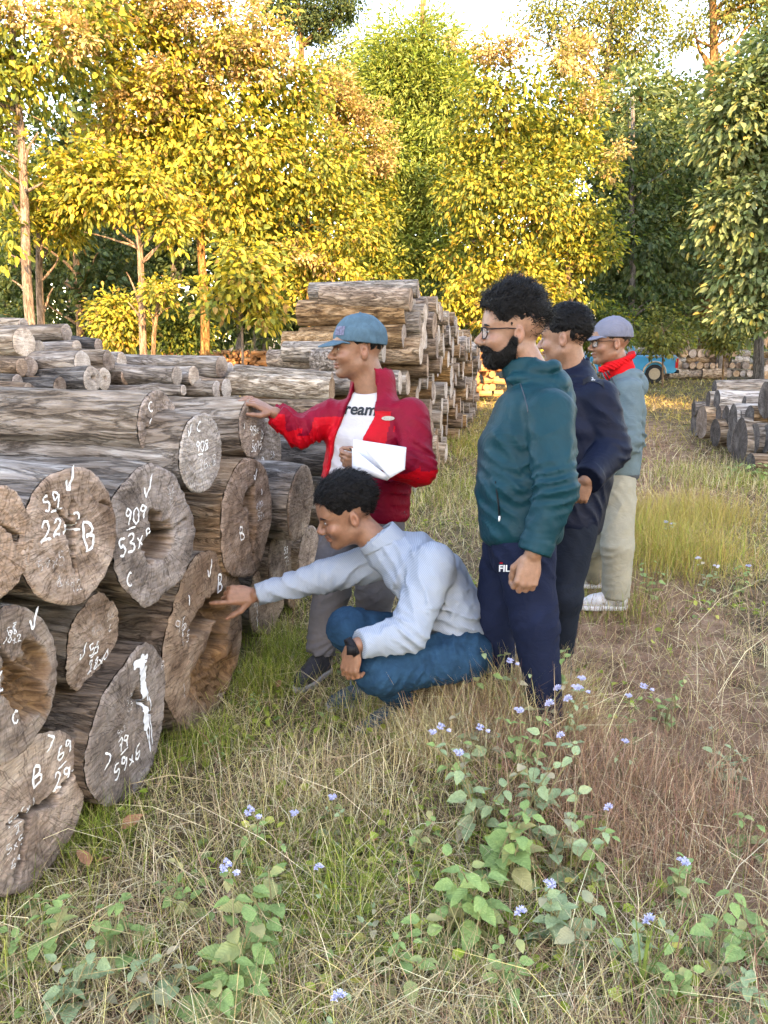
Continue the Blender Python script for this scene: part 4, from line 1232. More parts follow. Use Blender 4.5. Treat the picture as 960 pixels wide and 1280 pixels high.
# bushes under the trees
for k, (u, v, ru, rv, d, pal, lab) in enumerate((
        (150, 402, 34, 32, 18.5, 'gold', 'low yellow bush in front of the dark wood at left'),
        (30, 420, 50, 40, 22, 'dark', 'dark green bush under the leftmost trunks'),
        (225, 415, 40, 35, 21, 'green', 'green bush between the forked and the straight trunk'),
        (450, 410, 50, 40, 21, 'green', 'green bush left of the tall stack top'),
        (545, 400, 40, 45, 24, 'dark', 'dark bush right above the end of tall stack'),
        (660, 415, 40, 40, 21, 'gold', 'yellow leafy bush behind the bearded head'),
        (750, 410, 45, 35, 24, 'green', 'green bush behind the navy-jacketed man'),
        (830, 415, 40, 26, 26, 'olive', 'olive bush above the blue truck'),
        (905, 415, 30, 22, 27, 'olive', 'olive bush above the distant stack'))):
    tree(lab, d, [(u, 470), (u, v)], 0.04, [(u, v, ru, rv)], pal, 70, 9, 0.25, 60 + k, name='bush', cat='bush', group='bushes under the trees', n_limb=8)


# closing belt of forest far behind
def far_forest():
    rs = np.random.RandomState(78)
    ells, mb = [], MB()
    for x in np.arange(-46, 50, 4.2):
        y = 52 + rs.uniform(-4, 6)
        for z in (1.2, 3.8, 6.6, 9.2):
            if z > 8 and abs(x - 4) < 9: continue
            ells.append((np.array((x + rs.uniform(-1, 1), y, z)), np.array((3.4, 2.0, 2.4))))
        mb.tube([(x, y - 1.5, -.1), (x + .3, y - 1.5, 9)], [0.25, 0.1], 7)
    V, F, col, _ = crown_mesh(ells, rs, 3600, 8, 0.75, 'dark', 0.8, 0.3, 0.7, gaps=9)
    root = mk('forest', V, F, M['leaf'], None, False, col=col)
    tag(root, 'dark far-off forest closing the view behind the trees', 'forest', None, 'stuff')
    mb.build('trunk', M['trunk_grey'], root)


far_forest()


# the wood behind the photographer that keeps the yard in shade
def shade_wood():
    rs = np.random.RandomState(77)
    h = np.array((-SUN_XY[0], -SUN_XY[1])); q = np.array((h[1], -h[0]))
    te = math.tan(SUN_EL)
    ells, mb = [], MB()
    for qq in list(np.arange(-7, 13, 2.6)) + list(np.arange(15.9, 31, 2.4)):
        for w in (-32.0, -37.0):
            if qq > 13.5:
                w2, reach = -2.0, 41.0
                if w < -34: continue
            else:
                w2, reach = w, float(np.interp(qq, [-7, 7.3, 8.8, 14], [17.0, 16.5, 12.2, 11.5])) + 0.5 * math.sin(qq * 1.9)
            top = (reach - w2) * te + rs.uniform(-0.35, 0.2)
            c = h * w2 + q * (qq + rs.uniform(-.3, .3))
            z = 0.8
            while z < top:
                rz = 1.9
                ells.append((np.array((c[0], c[1], min(z + rz, top - rz * 0.7))), np.array((2.1, 1.8, rz))))
                z += 2.2
            mb.tube([(c[0], c[1], -0.1), (c[0] + .2, c[1], top * 0.9)], [0.25, 0.06], 8)
    V, F, col, _ = crown_mesh(ells, rs, 9000, 7, 0.95, 'green', 0.8, 0.3, 0.8, gaps=9)
    root = mk('woodland', V, F, M['leaf'], None, False, col=col)
    tag(root, 'leafy wood behind the viewer that shades the yard', 'wood', None, 'stuff')
    mb.build('trunk', M['trunk_grey'], root)


shade_wood()
# ------------------------------------------------------------------ grass, straw and weeds
M['blade'] = leaf_mat('grass_blade', 0.2, 0.8, 0.06)


def blades(px, py, length, width, lean, heading, curl, col, rs, lift=None):
    """three-level tapered blades; returns V,F,col"""
    n = len(px)
    z0 = ground_z(px, py) - 0.004
    if lift is not None: z0 = z0 + lift
    hd = np.stack([np.cos(heading), np.sin(heading), np.zeros(n)], -1)
    sd = np.stack([-np.sin(heading), np.cos(heading), np.zeros(n)], -1)
    tw = rs.uniform(-0.6, 0.6, n)[:, None]
    sd = sd * np.cos(tw) + np.array((0, 0, 1.0)) * np.sin(tw)
    b = np.stack([px, py, z0], -1)
    up = np.array((0, 0, 1.0))
    d1 = hd * np.sin(lean)[:, None] + up * np.cos(lean)[:, None]
    l2 = lean + curl
    d2 = hd * np.sin(l2)[:, None] + up * np.cos(l2)[:, None]
    Ln = length[:, None]
    m = b + d1 * Ln * 0.5
    t = m + d2 * Ln * 0.5
    gz = ground_z(t[:, 0], t[:, 1])
    t[:, 2] = np.maximum(t[:, 2], gz + 0.004)
    w = width[:, None] * 0.5
    V = np.stack([b - sd * w, b + sd * w, m + sd * w * 0.85, m - sd * w * 0.85, t + sd * w * 0.15, t - sd * w * 0.15], 1).reshape(-1, 3)
    i = np.arange(n)[:, None] * 6
    F = np.concatenate([i + np.array([[0, 1, 2, 3]]), i + np.array([[3, 2, 4, 5]])])
    return V, F, np.repeat(col, 6, axis=0)


def pal_pick(cs, n, rs):
    cs = np.array(cs)
    c = cs[rs.randint(len(cs), size=n)]
    return c * rs.uniform(0.65, 1.3, (n, 1)) * rs.uniform(0.93, 1.07, (n, 3))


STRAW = [(0.60, 0.48, 0.27), (0.46, 0.34, 0.18), (0.70, 0.60, 0.38), (0.28, 0.19, 0.10), (0.50, 0.42, 0.18)]
GREEN = [(0.18, 0.24, 0.035), (0.27, 0.32, 0.055), (0.12, 0.16, 0.03), (0.36, 0.36, 0.09)]
BROWN = [(0.30, 0.165, 0.105), (0.39, 0.24, 0.155), (0.22, 0.12, 0.08), (0.46, 0.32, 0.21)]
GOLD = [(0.46, 0.32, 0.11), (0.42, 0.32, 0.09), (0.34, 0.31, 0.08), (0.36, 0.27, 0.11)]


def build_grass():
    rs = np.random.RandomState(12)
    Vs, Fs, Cs, nn = [], [], [], 0

    def put(V, F, c):
        nonlocal nn
        Vs.append(V); Fs.append(F + nn); Cs.append(c); nn += len(V)

    def scatter(n, r0, r1, ang=0.72):
        r = np.exp(rs.uniform(math.log(r0), math.log(r1), n))
        a = rs.uniform(-ang, ang, n) * np.clip(1.3 - 0.05 * r, 1.0, 1.3)
        return r * np.sin(a), r * np.cos(a), r
    # fields over the yard
    def zones(x, y):
        p = np.stack([x, y], -1)
        g = vnoise(p * 1.3, 31) * 0.6 + vnoise(p * 3.7, 32) * 0.4       # green patches
        path = np.exp(-((x - path_x(y)) / (0.40 + 0.05 * y)) ** 2) * (y > 0.5)   # trodden reddish strip
        return g, path
    for kind, n in (('straw', 138000), ('green', 80000), ('brown', 70000), ('short', 68000)):
        x, y, r = scatter(n, 1.15, 34.0)
        g, path = zones(x, y)
        front = (x - (PL0[0] - 0.12)) - (y - PL0[1]) * 0.268        # keep out from under the near stack
        ok = (front > -0.05) | (y > 8)
        u = rs.uniform(0, 1, n)
        base_near = np.exp(-np.abs(front) / 0.25)
        if kind == 'straw':
            ok &= u < np.clip(0.85 - 0.55 * path + 0.2 * vnoise(np.stack([x, y], -1) * 2.0, 40), 0.2, 1)
            ln = rs.uniform(0.06, 0.24, n); w = rs.uniform(0.0012, 0.0026, n)
            lean = rs.uniform(0.5, 1.5, n); curl = rs.uniform(0.0, 1.0, n)
            col = pal_pick(STRAW, n, rs)
        elif kind == 'green':
            ok &= u < np.clip(0.28 + 0.14 * (x < 0.45) + 0.75 * g + 0.9 * base_near - 0.55 * path, 0.03, 1)
            ln = rs.uniform(0.04, 0.13, n) * (1 + 0.5 * base_near); w = rs.uniform(0.002, 0.0042, n)
            lean = rs.uniform(0.0, 0.8, n); curl = rs.uniform(0.1, 0.9, n)
            col = pal_pick(GREEN, n, rs)
        elif kind == 'brown':
            right = np.clip((x - (0.05 * y - 0.1)) / 0.6, 0, 1)
            ok &= u < np.clip(0.12 + 0.8 * right + 0.2 * path - 0.25 * g, 0.03, 1) * (y < 14)
            ln = rs.uniform(0.05, 0.20, n); w = rs.uniform(0.0010, 0.0020, n)
            lean = rs.uniform(0.2, 1.35, n); curl = rs.uniform(-0.3, 0.9, n)
            col = pal_pick(BROWN, n, rs)
        else:
            ok &= u < 0.9 - 0.6 * path
            ln = rs.uniform(0.015, 0.06, n); w = rs.uniform(0.0015, 0.003, n)
            lean = rs.uniform(0.2, 1.4, n); curl = rs.uniform(-0.5, 1.0, n)
            col = np.where(rs.uniform(0, 1, (n, 1)) < (0.55 + 0.25 * g)[:, None], pal_pick(GREEN, n, rs), pal_pick(STRAW, n, rs))
        far = np.clip((r - 6) / 8, 0, 1)
        gold = pal_pick(GOLD, n, rs)
        k = rs.uniform(0, 1, n) < np.clip((y - 10) / 5, 0, 0.85) * 1.0
        col[k] = gold[k]
        w = np.maximum(w, r * 0.00055)
        ln = ln * (1 + 0.4 * far)
        hd = rs.uniform(0, 2 * math.pi, n)
        i = ok
        put(*blades(x[i], y[i], ln[i], w[i], lean[i], hd[i], curl[i], col[i], rs))
    # tall dry clumps: (u,v of base, radius, count, height, colours)
    for (u, v, rad, n, h, cs, lift) in ((835, 700, 0.55, 2600, 0.42, GOLD + GREEN[1:2], 0), (800, 660, 0.4, 1400, 0.38, GOLD, 0), (880, 650, 0.4, 1200, 0.35, GOLD, 0),
                                        (600, 930, 0.26, 3600, 0.24, STRAW + BROWN, 0), (650, 900, 0.22, 1800, 0.22, STRAW + BROWN, 0), (555, 960, 0.2, 1500, 0.18, STRAW, 0), (690, 960, 0.28, 1800, 0.2, BROWN, 0), (672, 928, 0.20, 2600, 0.34, STRAW + BROWN, 0), (635, 925, 0.18, 2200, 0.32, STRAW + BROWN + GREEN[:1], 0),
                                        (740, 1040, 0.3, 1600, 0.25, BROWN, 0), (330, 860, 0.18, 700, 0.2, GREEN, 0), (360, 820, 0.2, 700, 0.2, GREEN, 0), (250, 940, 0.14, 500, 0.16, GREEN, 0),
                                        (120, 1060, 0.12, 350, 0.2, GREEN, 0), (400, 1010, 0.3, 700, 0.2, STRAW, 0), (420, 1140, 0.15, 350, 0.2, GREEN, 0), (860, 1000, 0.4, 1500, 0.2, BROWN, 0),
                                        (770, 760, 0.3, 900, 0.2, GREEN + BROWN, 0), (580, 620, 1.1, 2600, 0.22, GREEN + STRAW, 0), (590, 560, 1.3, 2000, 0.22, GREEN + GOLD, 0), (905, 600, 0.9, 2200, 0.24, GREEN + STRAW, 0),
                                        (480, 900, 0.22, 700, 0.2, GREEN + STRAW, 0)):
        c = G(u, v)
        a = rs.uniform(0, 6.28, n); q = rad * np.sqrt(rs.uniform(0, 1, n)) * (1 + 0.3 * rs.normal(size=n))
        x, y = c[0] + q * np.cos(a), c[1] + q * np.sin(a)
        lean = np.abs(rs.normal(size=n)) * 0.45 + 0.05
        w = np.maximum(rs.uniform(0.0014, 0.003, n), c[1] * 0.0005)
        put(*blades(x, y, h * rs.uniform(0.4, 1.15, n), w, lean, rs.uniform(0, 6.28, n), rs.uniform(0, 1.0, n), pal_pick(cs, n, rs), rs))
    # matted straw mound behind the crouching man
    n = 9000
    c = G(600, 905)
    a = rs.uniform(0, 6.28, n); rr_ = 0.30 * np.sqrt(rs.uniform(0, 1, n))
    x, y = c[0] + rr_ * np.cos(a) * 1.1, c[1] + rr_ * np.sin(a) * 0.8
    lift = 0.17 * np.clip(1 - (rr_ / 0.32) ** 2, 0, 1) * rs.uniform(0.2, 1.0, n)
    put(*blades(x, y, rs.uniform(0.10, 0.26, n), rs.uniform(0.0014, 0.0026, n), rs.uniform(0.6, 1.6, n), rs.uniform(0, 6.28, n), rs.uniform(0.0, 1.1, n), pal_pick(STRAW + BROWN[:2], n, rs), rs, lift))
    # long loose stalks of straw lying over everything
    n = 1500
    x, y, r = scatter(n, 1.2, 9.0)
    put(*blades(x, y, rs.uniform(0.25, 0.6, n), np.maximum(rs.uniform(0.0015, 0.003, n), r * 0.0005), rs.uniform(0.7, 1.5, n), rs.uniform(0, 6.28, n), rs.uniform(0.1, 0.9, n), pal_pick(STRAW + BROWN, n, rs), rs))
    o = mk('grass', np.concatenate(Vs), np.concatenate(Fs), M['blade'], None, False, col=np.concatenate(Cs))
    tag(o, 'tangled dry straw and short green grass over the yard', 'grass', None, 'stuff')
    # trodden clover-like ground leaves
    n = 26000
    x, y, r = scatter(n, 1.2, 12)
    g, path = zones(x, y)
    front = (x - PL0[0]) - (y - PL0[1]) * 0.268
    k = (rs.uniform(0, 1, n) < np.clip(0.25 + 0.6 * g - 0.3 * path, 0, 1)) & (front > -0.05)
    x, y, r = x[k], y[k], r[k]
    n = len(x)
    Dd = unit(rs, n); Dd[:, 2] = np.abs(Dd[:, 2]) * 0.35; Dd /= np.linalg.norm(Dd, axis=1)[:, None]
    Nn = np.array((0, 0, 1.0)) + rs.normal(size=(n, 3)) * 0.4
    V, F = leaf_cloud(np.stack([x, y, ground_z(x, y) + rs.uniform(0.005, 0.06, n)], -1), Dd, Nn, rs.uniform(0.014, 0.040, n) * (1 + r * 0.05), rs, 0.7)
    o = mk('ground_cover', V, F, M['blade'], None, False, col=np.repeat(pal_pick(GREEN + [(0.18, 0.25, 0.09)], n, rs), 6, axis=0))
    tag(o, 'tiny green leaves scattered through the grass', 'ground cover', None, 'stuff')


build_grass()


def weed_leaf(seed, L_=1.0, W=0.62):
    """ovate toothed leaf along +x, unit length"""
    rs = np.random.RandomState(seed)
    nx, ny = 9, 5
    t = np.linspace(0, 1, nx)
    half = W / 2 * np.sin(np.pi * t ** 0.72) ** 0.85 * (1 + 0.06 * (-1) ** np.arange(nx))
    half[0] = 0.012; half[-1] = 0.004
    V = []
    for i in range(nx):
        for j in range(ny):
            s = (j / (ny - 1)) * 2 - 1
            V.append((t[i] + 0.06 * abs(s) * half[i], s * half[i], -0.28 * t[i] ** 2 + 0.22 * half[i] * abs(s) + 0.02 * math.sin(9 * t[i] + 2 * s + seed)))
    i = (np.arange(nx - 1)[:, None] * ny + np.arange(ny - 1)[None]).ravel()
    F = np.stack([i, i + ny, i + ny + 1, i + 1], -1)
    return np.array(V), F


def weed_mat(name, c0, c1, c2):
    m, nt, b = new_mat(name)
    loc, rnd = rand_loc(nt)
    co = coords(nt)
    sep = nt.nodes.new('ShaderNodeSeparateXYZ')
    L(nt, co, sep.inputs[0])
    ab = math_n(nt, 'ABSOLUTE', sep.outputs[1])
    vein = math_n(nt, 'SINE', math_n(nt, 'MULTIPLY', math_n(nt, 'SUBTRACT', sep.outputs[0], math_n(nt, 'MULTIPLY', ab, 0.9)), 55.0))
    n = noise(nt, coords(nt, (6, 6, 6), loc=loc), 1.5, 4)
    c = ramp(nt, n, [(0.3, c0), (0.7, c1)])
    c = mix(nt, ramp(nt, rnd, [(0.72, (0, 0, 0)), (0.95, (1, 1, 1))]), c, c2)
    c = mix(nt, 0.08, c, ramp(nt, vein, [(0.0, (0.75, 0.75, 0.75)), (0.9, (1.2, 1.2, 1.1))]), 'MULTIPLY')
    L(nt, c, b.inputs['Base Color'])
    b.inputs['Roughness'].default_value = 0.6
    b.inputs['Specular IOR Level'].default_value = 0.25
    bump(nt, b, vein, 0.15, 0.02)
    t = nt.nodes.new('ShaderNodeBsdfTranslucent')
    L(nt, c, t.inputs[0])
    ms = nt.nodes.new('ShaderNodeMixShader')
    ms.inputs[0].default_value = 0.25
    L(nt, b.outputs[0], ms.inputs[1]); L(nt, t.outputs[0], ms.inputs[2])
    L(nt, ms.outputs[0], nt.nodes['Material Output'].inputs[0])
    return m


M['weed'] = weed_mat('weed_leaf', (0.17, 0.27, 0.08), (0.27, 0.38, 0.13), (0.36, 0.33, 0.14))
M['weed_pale'] = weed_mat('weed_leaf_pale', (0.21, 0.28, 0.13), (0.32, 0.40, 0.21), (0.38, 0.32, 0.20))
M['stem'] = flat('weed_stem', (0.19, 0.17, 0.08), 0.8, 0.2, 0.3, 20)
M['lilac'] = flat('lilac_flower', (0.50, 0.52, 0.74), 0.9, 0.1, 0.22, 60)
M['lilac_pale'] = flat('pale_flower', (0.60, 0.60, 0.68), 0.9, 0.1, 0.15, 60)
LEAFV = {k: [mesh_data('leaf', *weed_leaf(s), M[k], True) for s in range(4)] for k in ('weed', 'weed_pale')}


def flower_mesh(seed, mat):
    """cluster of fluffy tufts, unit radius"""
    rs = np.random.RandomState(seed)
    mb = MB()
    for _ in range(rs.randint(4, 7)):
        c = rs.normal(size=3) * (0.55, 0.55, 0.22)
        for d in unit(rs, 30):
            d[2] = abs(d[2])
            s = nrm(np.cross(d, rs.normal(size=3))) * 0.07
            a = c + d * 0.06
            tip = c + d * rs.uniform(0.38, 0.55)
            mb.add([a - s, a + s, tip + s * 0.6, tip - s * 0.6], [(0, 1, 2, 3)])
    return mesh_data('flower_head', np.concatenate(mb.v), [np.concatenate(f) for f in mb.f.values()], mat, False)


FLOW = {'lilac': [flower_mesh(s, M['lilac']) for s in range(3)], 'pale': [flower_mesh(s + 9, M['lilac_pale']) for s in range(2)]}


def weed(label, u, v, h, stems, pairs, leaf, flowers=0, seed=1, kind='weed', spread=0.5, fl='lilac', fsize=0.014, group='flowering weeds'):
    rs = np.random.RandomState(seed)
    c = G(u, v)
    c[2] = float(ground_z(np.array([c[0]]), np.array([c[1]]))[0]) - 0.005
    root = empty('weed_plant', Matrix.Translation(c))
    tag(root, label, 'plant', group)
    mb = MB()
    nf = 0
    for s in range(stems):
        a = rs.uniform(0, 6.28); ln = rs.uniform(0.3, 1.0) * spread
        hh = h * rs.uniform(0.7, 1.1)
        st = np.array((rs.uniform(-.03, .03), rs.uniform(-.03, .03), 0))
        tip = st + np.array((math.cos(a) * ln * hh, math.sin(a) * ln * hh, hh))
        t = np.linspace(0, 1, 7)[:, None]
        p = st * (1 - t) + tip * t
        p[:, :2] -= (np.sin(t * math.pi) * np.array((math.cos(a), math.sin(a))) * 0.08 * hh)
        mb.tube(p, np.linspace(0.0032, 0.0014, 7), 6)
        ph = rs.uniform(0, 3.14)
        for k in range(pairs):
            f = 0.15 + 0.80 * k / max(1, pairs - 1)
            q = np.array([np.interp(f, t[:, 0], p[:, j]) for j in range(3)])
            ph += math.pi / 2
            sz = leaf * (1.15 - 0.65 * f) * rs.uniform(0.75, 1.2)
            for side in (0, math.pi):
                if rs.rand() < 0.10: continue
                an = ph + side + rs.normal() * 0.3
                el = rs.uniform(-0.25, 0.55)
                D = np.array((math.cos(an) * math.cos(el), math.sin(an) * math.cos(el), math.sin(el)))
                X, Y, Z = frame(D)
                ro = rs.normal() * 0.35
                Y, Z = Y * math.cos(ro) + Z * math.sin(ro), Z * math.cos(ro) - Y * math.sin(ro)
                o = bpy.data.objects.new('leaf', LEAFV[kind][rs.randint(4)])
                link(o, root)
                mb.tube([q, q + D * sz * 0.16], [0.0012, 0.001], 5)
                o.matrix_local = mat4(q + D * sz * 0.14, X * sz, Y * sz, Z * sz)
        if nf < flowers:
            for _ in range(1 if flowers <= stems else 2):
                if nf >= flowers: break
                nf += 1
                q2 = tip + np.array((rs.normal() * 0.02, rs.normal() * 0.02, 0.03 + 0.02 * rs.rand()))
                mb.tube([tip, (tip + q2) / 2 + (0.003, 0, 0), q2], 0.0012, 5)
                o = bpy.data.objects.new('flower_head', FLOW[fl][rs.randint(len(FLOW[fl]))])
                link(o, root)
                sc = fsize * rs.uniform(0.85, 1.2)
                o.matrix_local = mat4(q2, np.array((sc, 0, 0)), np.array((0, sc, 0)), np.array((0, 0, sc)))
    mb.build('stem', M['stem'], root)
    return root


WEEDS = [
    # u, v(base), height, stems, pairs, leaf, flowers, kind, label
    (590, 1165, 0.26, 4, 4, 0.075, 0, 'weed', 'broad-leaved weed with holed leaves, lowest in the big right clump'),
    (630, 1110, 0.30, 5, 4, 0.070, 0, 'weed', 'brightest green weed in the middle of the big right clump'),
    (665, 1060, 0.30, 4, 4, 0.058, 1, 'weed_pale', 'pale weed with one flower behind the brightest green weed'),
    (600, 1050, 0.34, 4, 4, 0.052, 2, 'weed_pale', 'tall weed with two lilac heads at the left of the big clump'),
    (700, 1110, 0.26, 3, 4, 0.055, 0, 'weed_pale', 'weed with drooping greyish leaves at the right of the big clump'),
    (560, 1200, 0.14, 3, 2, 0.070, 0, 'weed', 'low pair of round leaves at the foot of the big clump'),
    (700, 1190, 0.20, 4, 3, 0.060, 1, 'weed_pale', 'weed between the big clump and the grass tuft at bottom'),
    (640, 1260, 0.18, 3, 3, 0.055, 1, 'weed', 'weed with one lilac head near the bottom photo edge'),
    (300, 1230, 0.22, 4, 4, 0.080, 1, 'weed', 'largest heart-leaved weed at the bottom left of centre'),
    (335, 1180, 0.24, 4, 3, 0.065, 0, 'weed', 'weed with bright oval leaves just behind the largest one'),
    (290, 1275, 0.10, 3, 2, 0.085, 0, 'weed', 'big rounded leaves touching the bottom photo edge'),
    (345, 1130, 0.20, 2, 3, 0.045, 0, 'weed', 'thin upright weed behind the bottom left clump'),
    (150, 1200, 0.16, 3, 3, 0.055, 0, 'weed', 'small weed with bright leaf pairs at lower left'),
    (100, 1245, 0.14, 3, 3, 0.060, 0, 'weed_pale', 'greyish low weed near the bottom left corner'),
    (12, 1215, 0.12, 2, 2, 0.055, 0, 'weed', 'weed leaves cut by the left photo edge'),
    (45, 1150, 0.10, 3, 3, 0.030, 0, 'weed', 'tiny-leaved green sprig below the bottom log'),
    (310, 1075, 0.16, 2, 3, 0.035, 1, 'weed', 'single lilac flower on a sprig left of the tangled straw'),
    (368, 1090, 0.13, 2, 2, 0.028, 1, 'weed_pale', 'small lilac flower standing alone in straw'),
    (407, 1050, 0.15, 2, 2, 0.028, 1, 'weed_pale', 'lilac flower highest in the straw left of centre'),
    (402, 1170, 0.15, 2, 2, 0.030, 1, 'weed_pale', 'lilac flower in green blades at bottom centre'),
    (425, 1300, 0.13, 2, 2, 0.035, 1, 'weed_pale', 'lilac flower at the very bottom of the photo'),
    (572, 1010, 0.26, 2, 3, 0.042, 2, 'weed', 'weed with twin lilac heads beside the straw mound'),
    (640, 900, 0.30, 4, 3, 0.055, 2, 'weed', 'weed with pale flower against the belt of the crouching man'),
    (610, 935, 0.28, 4, 3, 0.055, 0, 'weed', 'leafy weed on the straw mound behind the crouching man'),
    (670, 960, 0.28, 4, 3, 0.040, 3, 'weed_pale', 'weed with three lilac heads below the navy trousers'),
    (700, 975, 0.26, 3, 3, 0.038, 3, 'weed_pale', 'weed with lilac heads right of the straw mound'),
    (725, 1000, 0.24, 3, 3, 0.035, 2, 'weed_pale', 'weed with flowers in a row above the brown brush'),
    (780, 930, 0.24, 3, 3, 0.038, 2, 'weed', 'lilac flowered weed standing by the trodden path'),
    (830, 900, 0.20, 4, 3, 0.045, 0, 'weed', 'leafy weed on the path below the white sneakers'),
    (775, 1010, 0.14, 2, 2, 0.028, 1, 'weed_pale', 'tiny flower alone on the reddish brush'),
    (855, 1130, 0.18, 4, 3, 0.045, 1, 'weed', 'weed with one lilac flower and broad leaves at right'),
    (890, 1210, 0.22, 4, 3, 0.062, 0, 'weed', 'round-leaved weed near the lower right corner'),
    (940, 1180, 0.18, 3, 3, 0.055, 0, 'weed', 'weed at the right edge above the lower right corner'),
    (770, 1200, 0.16, 3, 3, 0.050, 1, 'weed_pale', 'weed with long leaves next to the tall grass tuft'),
    (905, 970, 0.16, 4, 3, 0.045, 0, 'weed_pale', 'greyish weed by the path at the right'),
    (930, 1060, 0.14, 3, 2, 0.045, 0, 'weed', 'small weed by the right edge beside bare earth'),
    (830, 690, 0.22, 3, 3, 0.055, 1, 'weed_pale', 'weed hidden in the tall golden grass'),
    (815, 740, 0.20, 3, 3, 0.060, 0, 'weed', 'bright leaf weed at the foot of the golden grass'),
    (885, 735, 0.18, 3, 3, 0.050, 2, 'weed_pale', 'weed with two pale flowers right of golden grass'),
    (925, 740, 0.18, 4, 3, 0.050, 1, 'weed', 'leafy weed at right beyond the path'),
    (740, 730, 0.16, 3, 3, 0.045, 0, 'weed_pale', 'grey weed at the grey-capped man\'s feet'),
    (945, 602, 0.22, 6, 3, 0.085, 0, 'weed', 'bright green weed at the corner of the right log stack'),
    (915, 600, 0.20, 5, 3, 0.080, 0, 'weed', 'green weed left of the right stack corner'),
    (320, 890, 0.10, 3, 3, 0.030, 0, 'weed', 'small green sprig by the hollow log'),
    (265, 950, 0.08, 3, 2, 0.03, 0, 'weed', 'tiny sprig at the foot of the painted log'),
    (680, 935, 0.36, 4, 4, 0.05, 2, 'weed', 'tall weed with lilac heads right against the navy trouser hems'),
    (655, 945, 0.34, 4, 4, 0.05, 1, 'weed_pale', 'tall pale weed hiding the bearded man\'s feet'),
    (600, 990, 0.2, 3, 3, 0.05, 0, 'weed_pale', 'half-wilted weed in front of the straw mound'),
    (655, 1010, 0.26, 4, 4, 0.048, 1, 'weed', 'upright weed joining the straw mound and the big clump'),
    (500, 1235, 0.16, 3, 3, 0.050, 0, 'weed', 'low green weed at bottom centre'),
    (460, 1180, 0.12, 3, 2, 0.040, 0, 'weed_pale', 'small pale weed in straw left of the big clump'),
    (230, 1150, 0.14, 3, 3, 0.045, 0, 'weed', 'small weed in grass right of the fallen leaves'),
    (60, 1200, 0.16, 3, 3, 0.060, 0, 'weed', 'leafy weed between the corner weed and the edge weed'),
    (200, 1255, 0.14, 3, 3, 0.055, 0, 'weed_pale', 'pale weed at the bottom edge left of the largest weed'),
    (840, 1260, 0.14, 3, 3, 0.055, 0, 'weed', 'weed at the bottom edge right of the grass tuft'),
    (930, 1255, 0.14, 3, 3, 0.050, 0, 'weed_pale', 'weed in the lower right photo corner'),
    (740, 1110, 0.18, 3, 3, 0.045, 1, 'weed', 'weed with one head on reddish brush right of the clump'),
    (530, 1080, 0.16, 3, 3, 0.045, 0, 'weed', 'small weed at the left foot of the big clump'),
]
for k, (u, v, h, st, pr, lf, fl, kd, lab) in enumerate(WEEDS):
    weed(lab, u, v, h, st + (1 if lf > .05 else 0), pr, lf * 1.22, fl, 900 + k, kd, fl='pale' if 'pale flower' in lab else 'lilac', fsize=0.020)

# tall coarse grass tuft with a reddish stalk
def tuft():
    rs = np.random.RandomState(6)
    c = G(800, 1250)
    c[2] = 0
    root = empty('grass_tuft', Matrix.Translation(c))
    tag(root, 'tall coarse grass tuft with reddish stalk at lower right', 'grass tuft')
    for k in range(13):
        a = rs.uniform(0, 6.28); ln = rs.uniform(0.16, 0.34); le = rs.uniform(0.1, 0.9)
        if k < 3: ln, le = rs.uniform(0.30, 0.42), rs.uniform(0.05, 0.3)
        t = np.linspace(0, 1, 8)
        hd = np.array((math.cos(a), math.sin(a), 0))
        p = hd[None] * (np.sin(le) * ln * t ** 1.6)[:, None] + np.array((0, 0, 1.0)) * (np.cos(le) * ln * t)[:, None]
        sd = np.cross(hd, (0, 0, 1)) * 0.0035
        w = (1 - t ** 2 * 0.95)[:, None]
        V = np.concatenate([p - sd * w, p + sd * w])
        i = np.arange(7)
        mk('blade', V, np.stack([i, i + 8, i + 9, i + 1], -1), M['stalk'] if k == 0 else M['blade_green'], root)


M['stalk'] = flat('reddish_stalk', (0.42, 0.20, 0.14), 0.7, 0.2)
M['blade_green'] = flat('coarse_blade', (0.16, 0.23, 0.05), 0.6, 0.3, 0.3, 12)
tuft()

# fallen dry leaves by the stack
M['dead_leaf'] = flat('dead_leaf', (0.36, 0.17, 0.09), 0.8, 0.2, 0.3, 25)
for k, (u, v, s, lab) in enumerate(((153, 1048, 0.075, 'reddish fallen leaf lying before the bottom logs'), (112, 1095, 0.07, 'fallen leaf near the bottom left log'),
                                    (140, 1085, 0.05, 'small curled dead leaf right of the bottom left log'), (455, 1060, 0.05, 'brown dead leaf in the straw'), (345, 868, 0.05, 'dead leaf at the shoe of the man in red'))):
    c = G(u, v)
    V, F = weed_leaf(40 + k)
    o = mk('fallen_leaf', V * s, F, M['dead_leaf'])
    o.location = (c[0], c[1], c[2] + 0.035)
    o.rotation_euler = (0.3, -0.5, k * 1.7 + 0.6)
    tag(o, lab, 'dead leaf', 'fallen leaves')
# ------------------------------------------------------------------ people: distance-field bodies meshed by surface nets
def smin(a, b, k):
    h = np.clip(0.5 + 0.5 * (b - a) / k, 0, 1)
    return b * (1 - h) + a * h - k * h * (1 - h)


def s_cone(a, b, ra, rb):
    a = np.asarray(a, float); b = np.asarray(b, float)
    ba = b - a
    L2 = ba @ ba + 1e-12

    def f(p):
        t = np.clip(((p - a) @ ba) / L2, 0, 1)
        return np.linalg.norm(p - a - t[:, None] * ba, axis=1) - (ra + (rb - ra) * t)
    return f


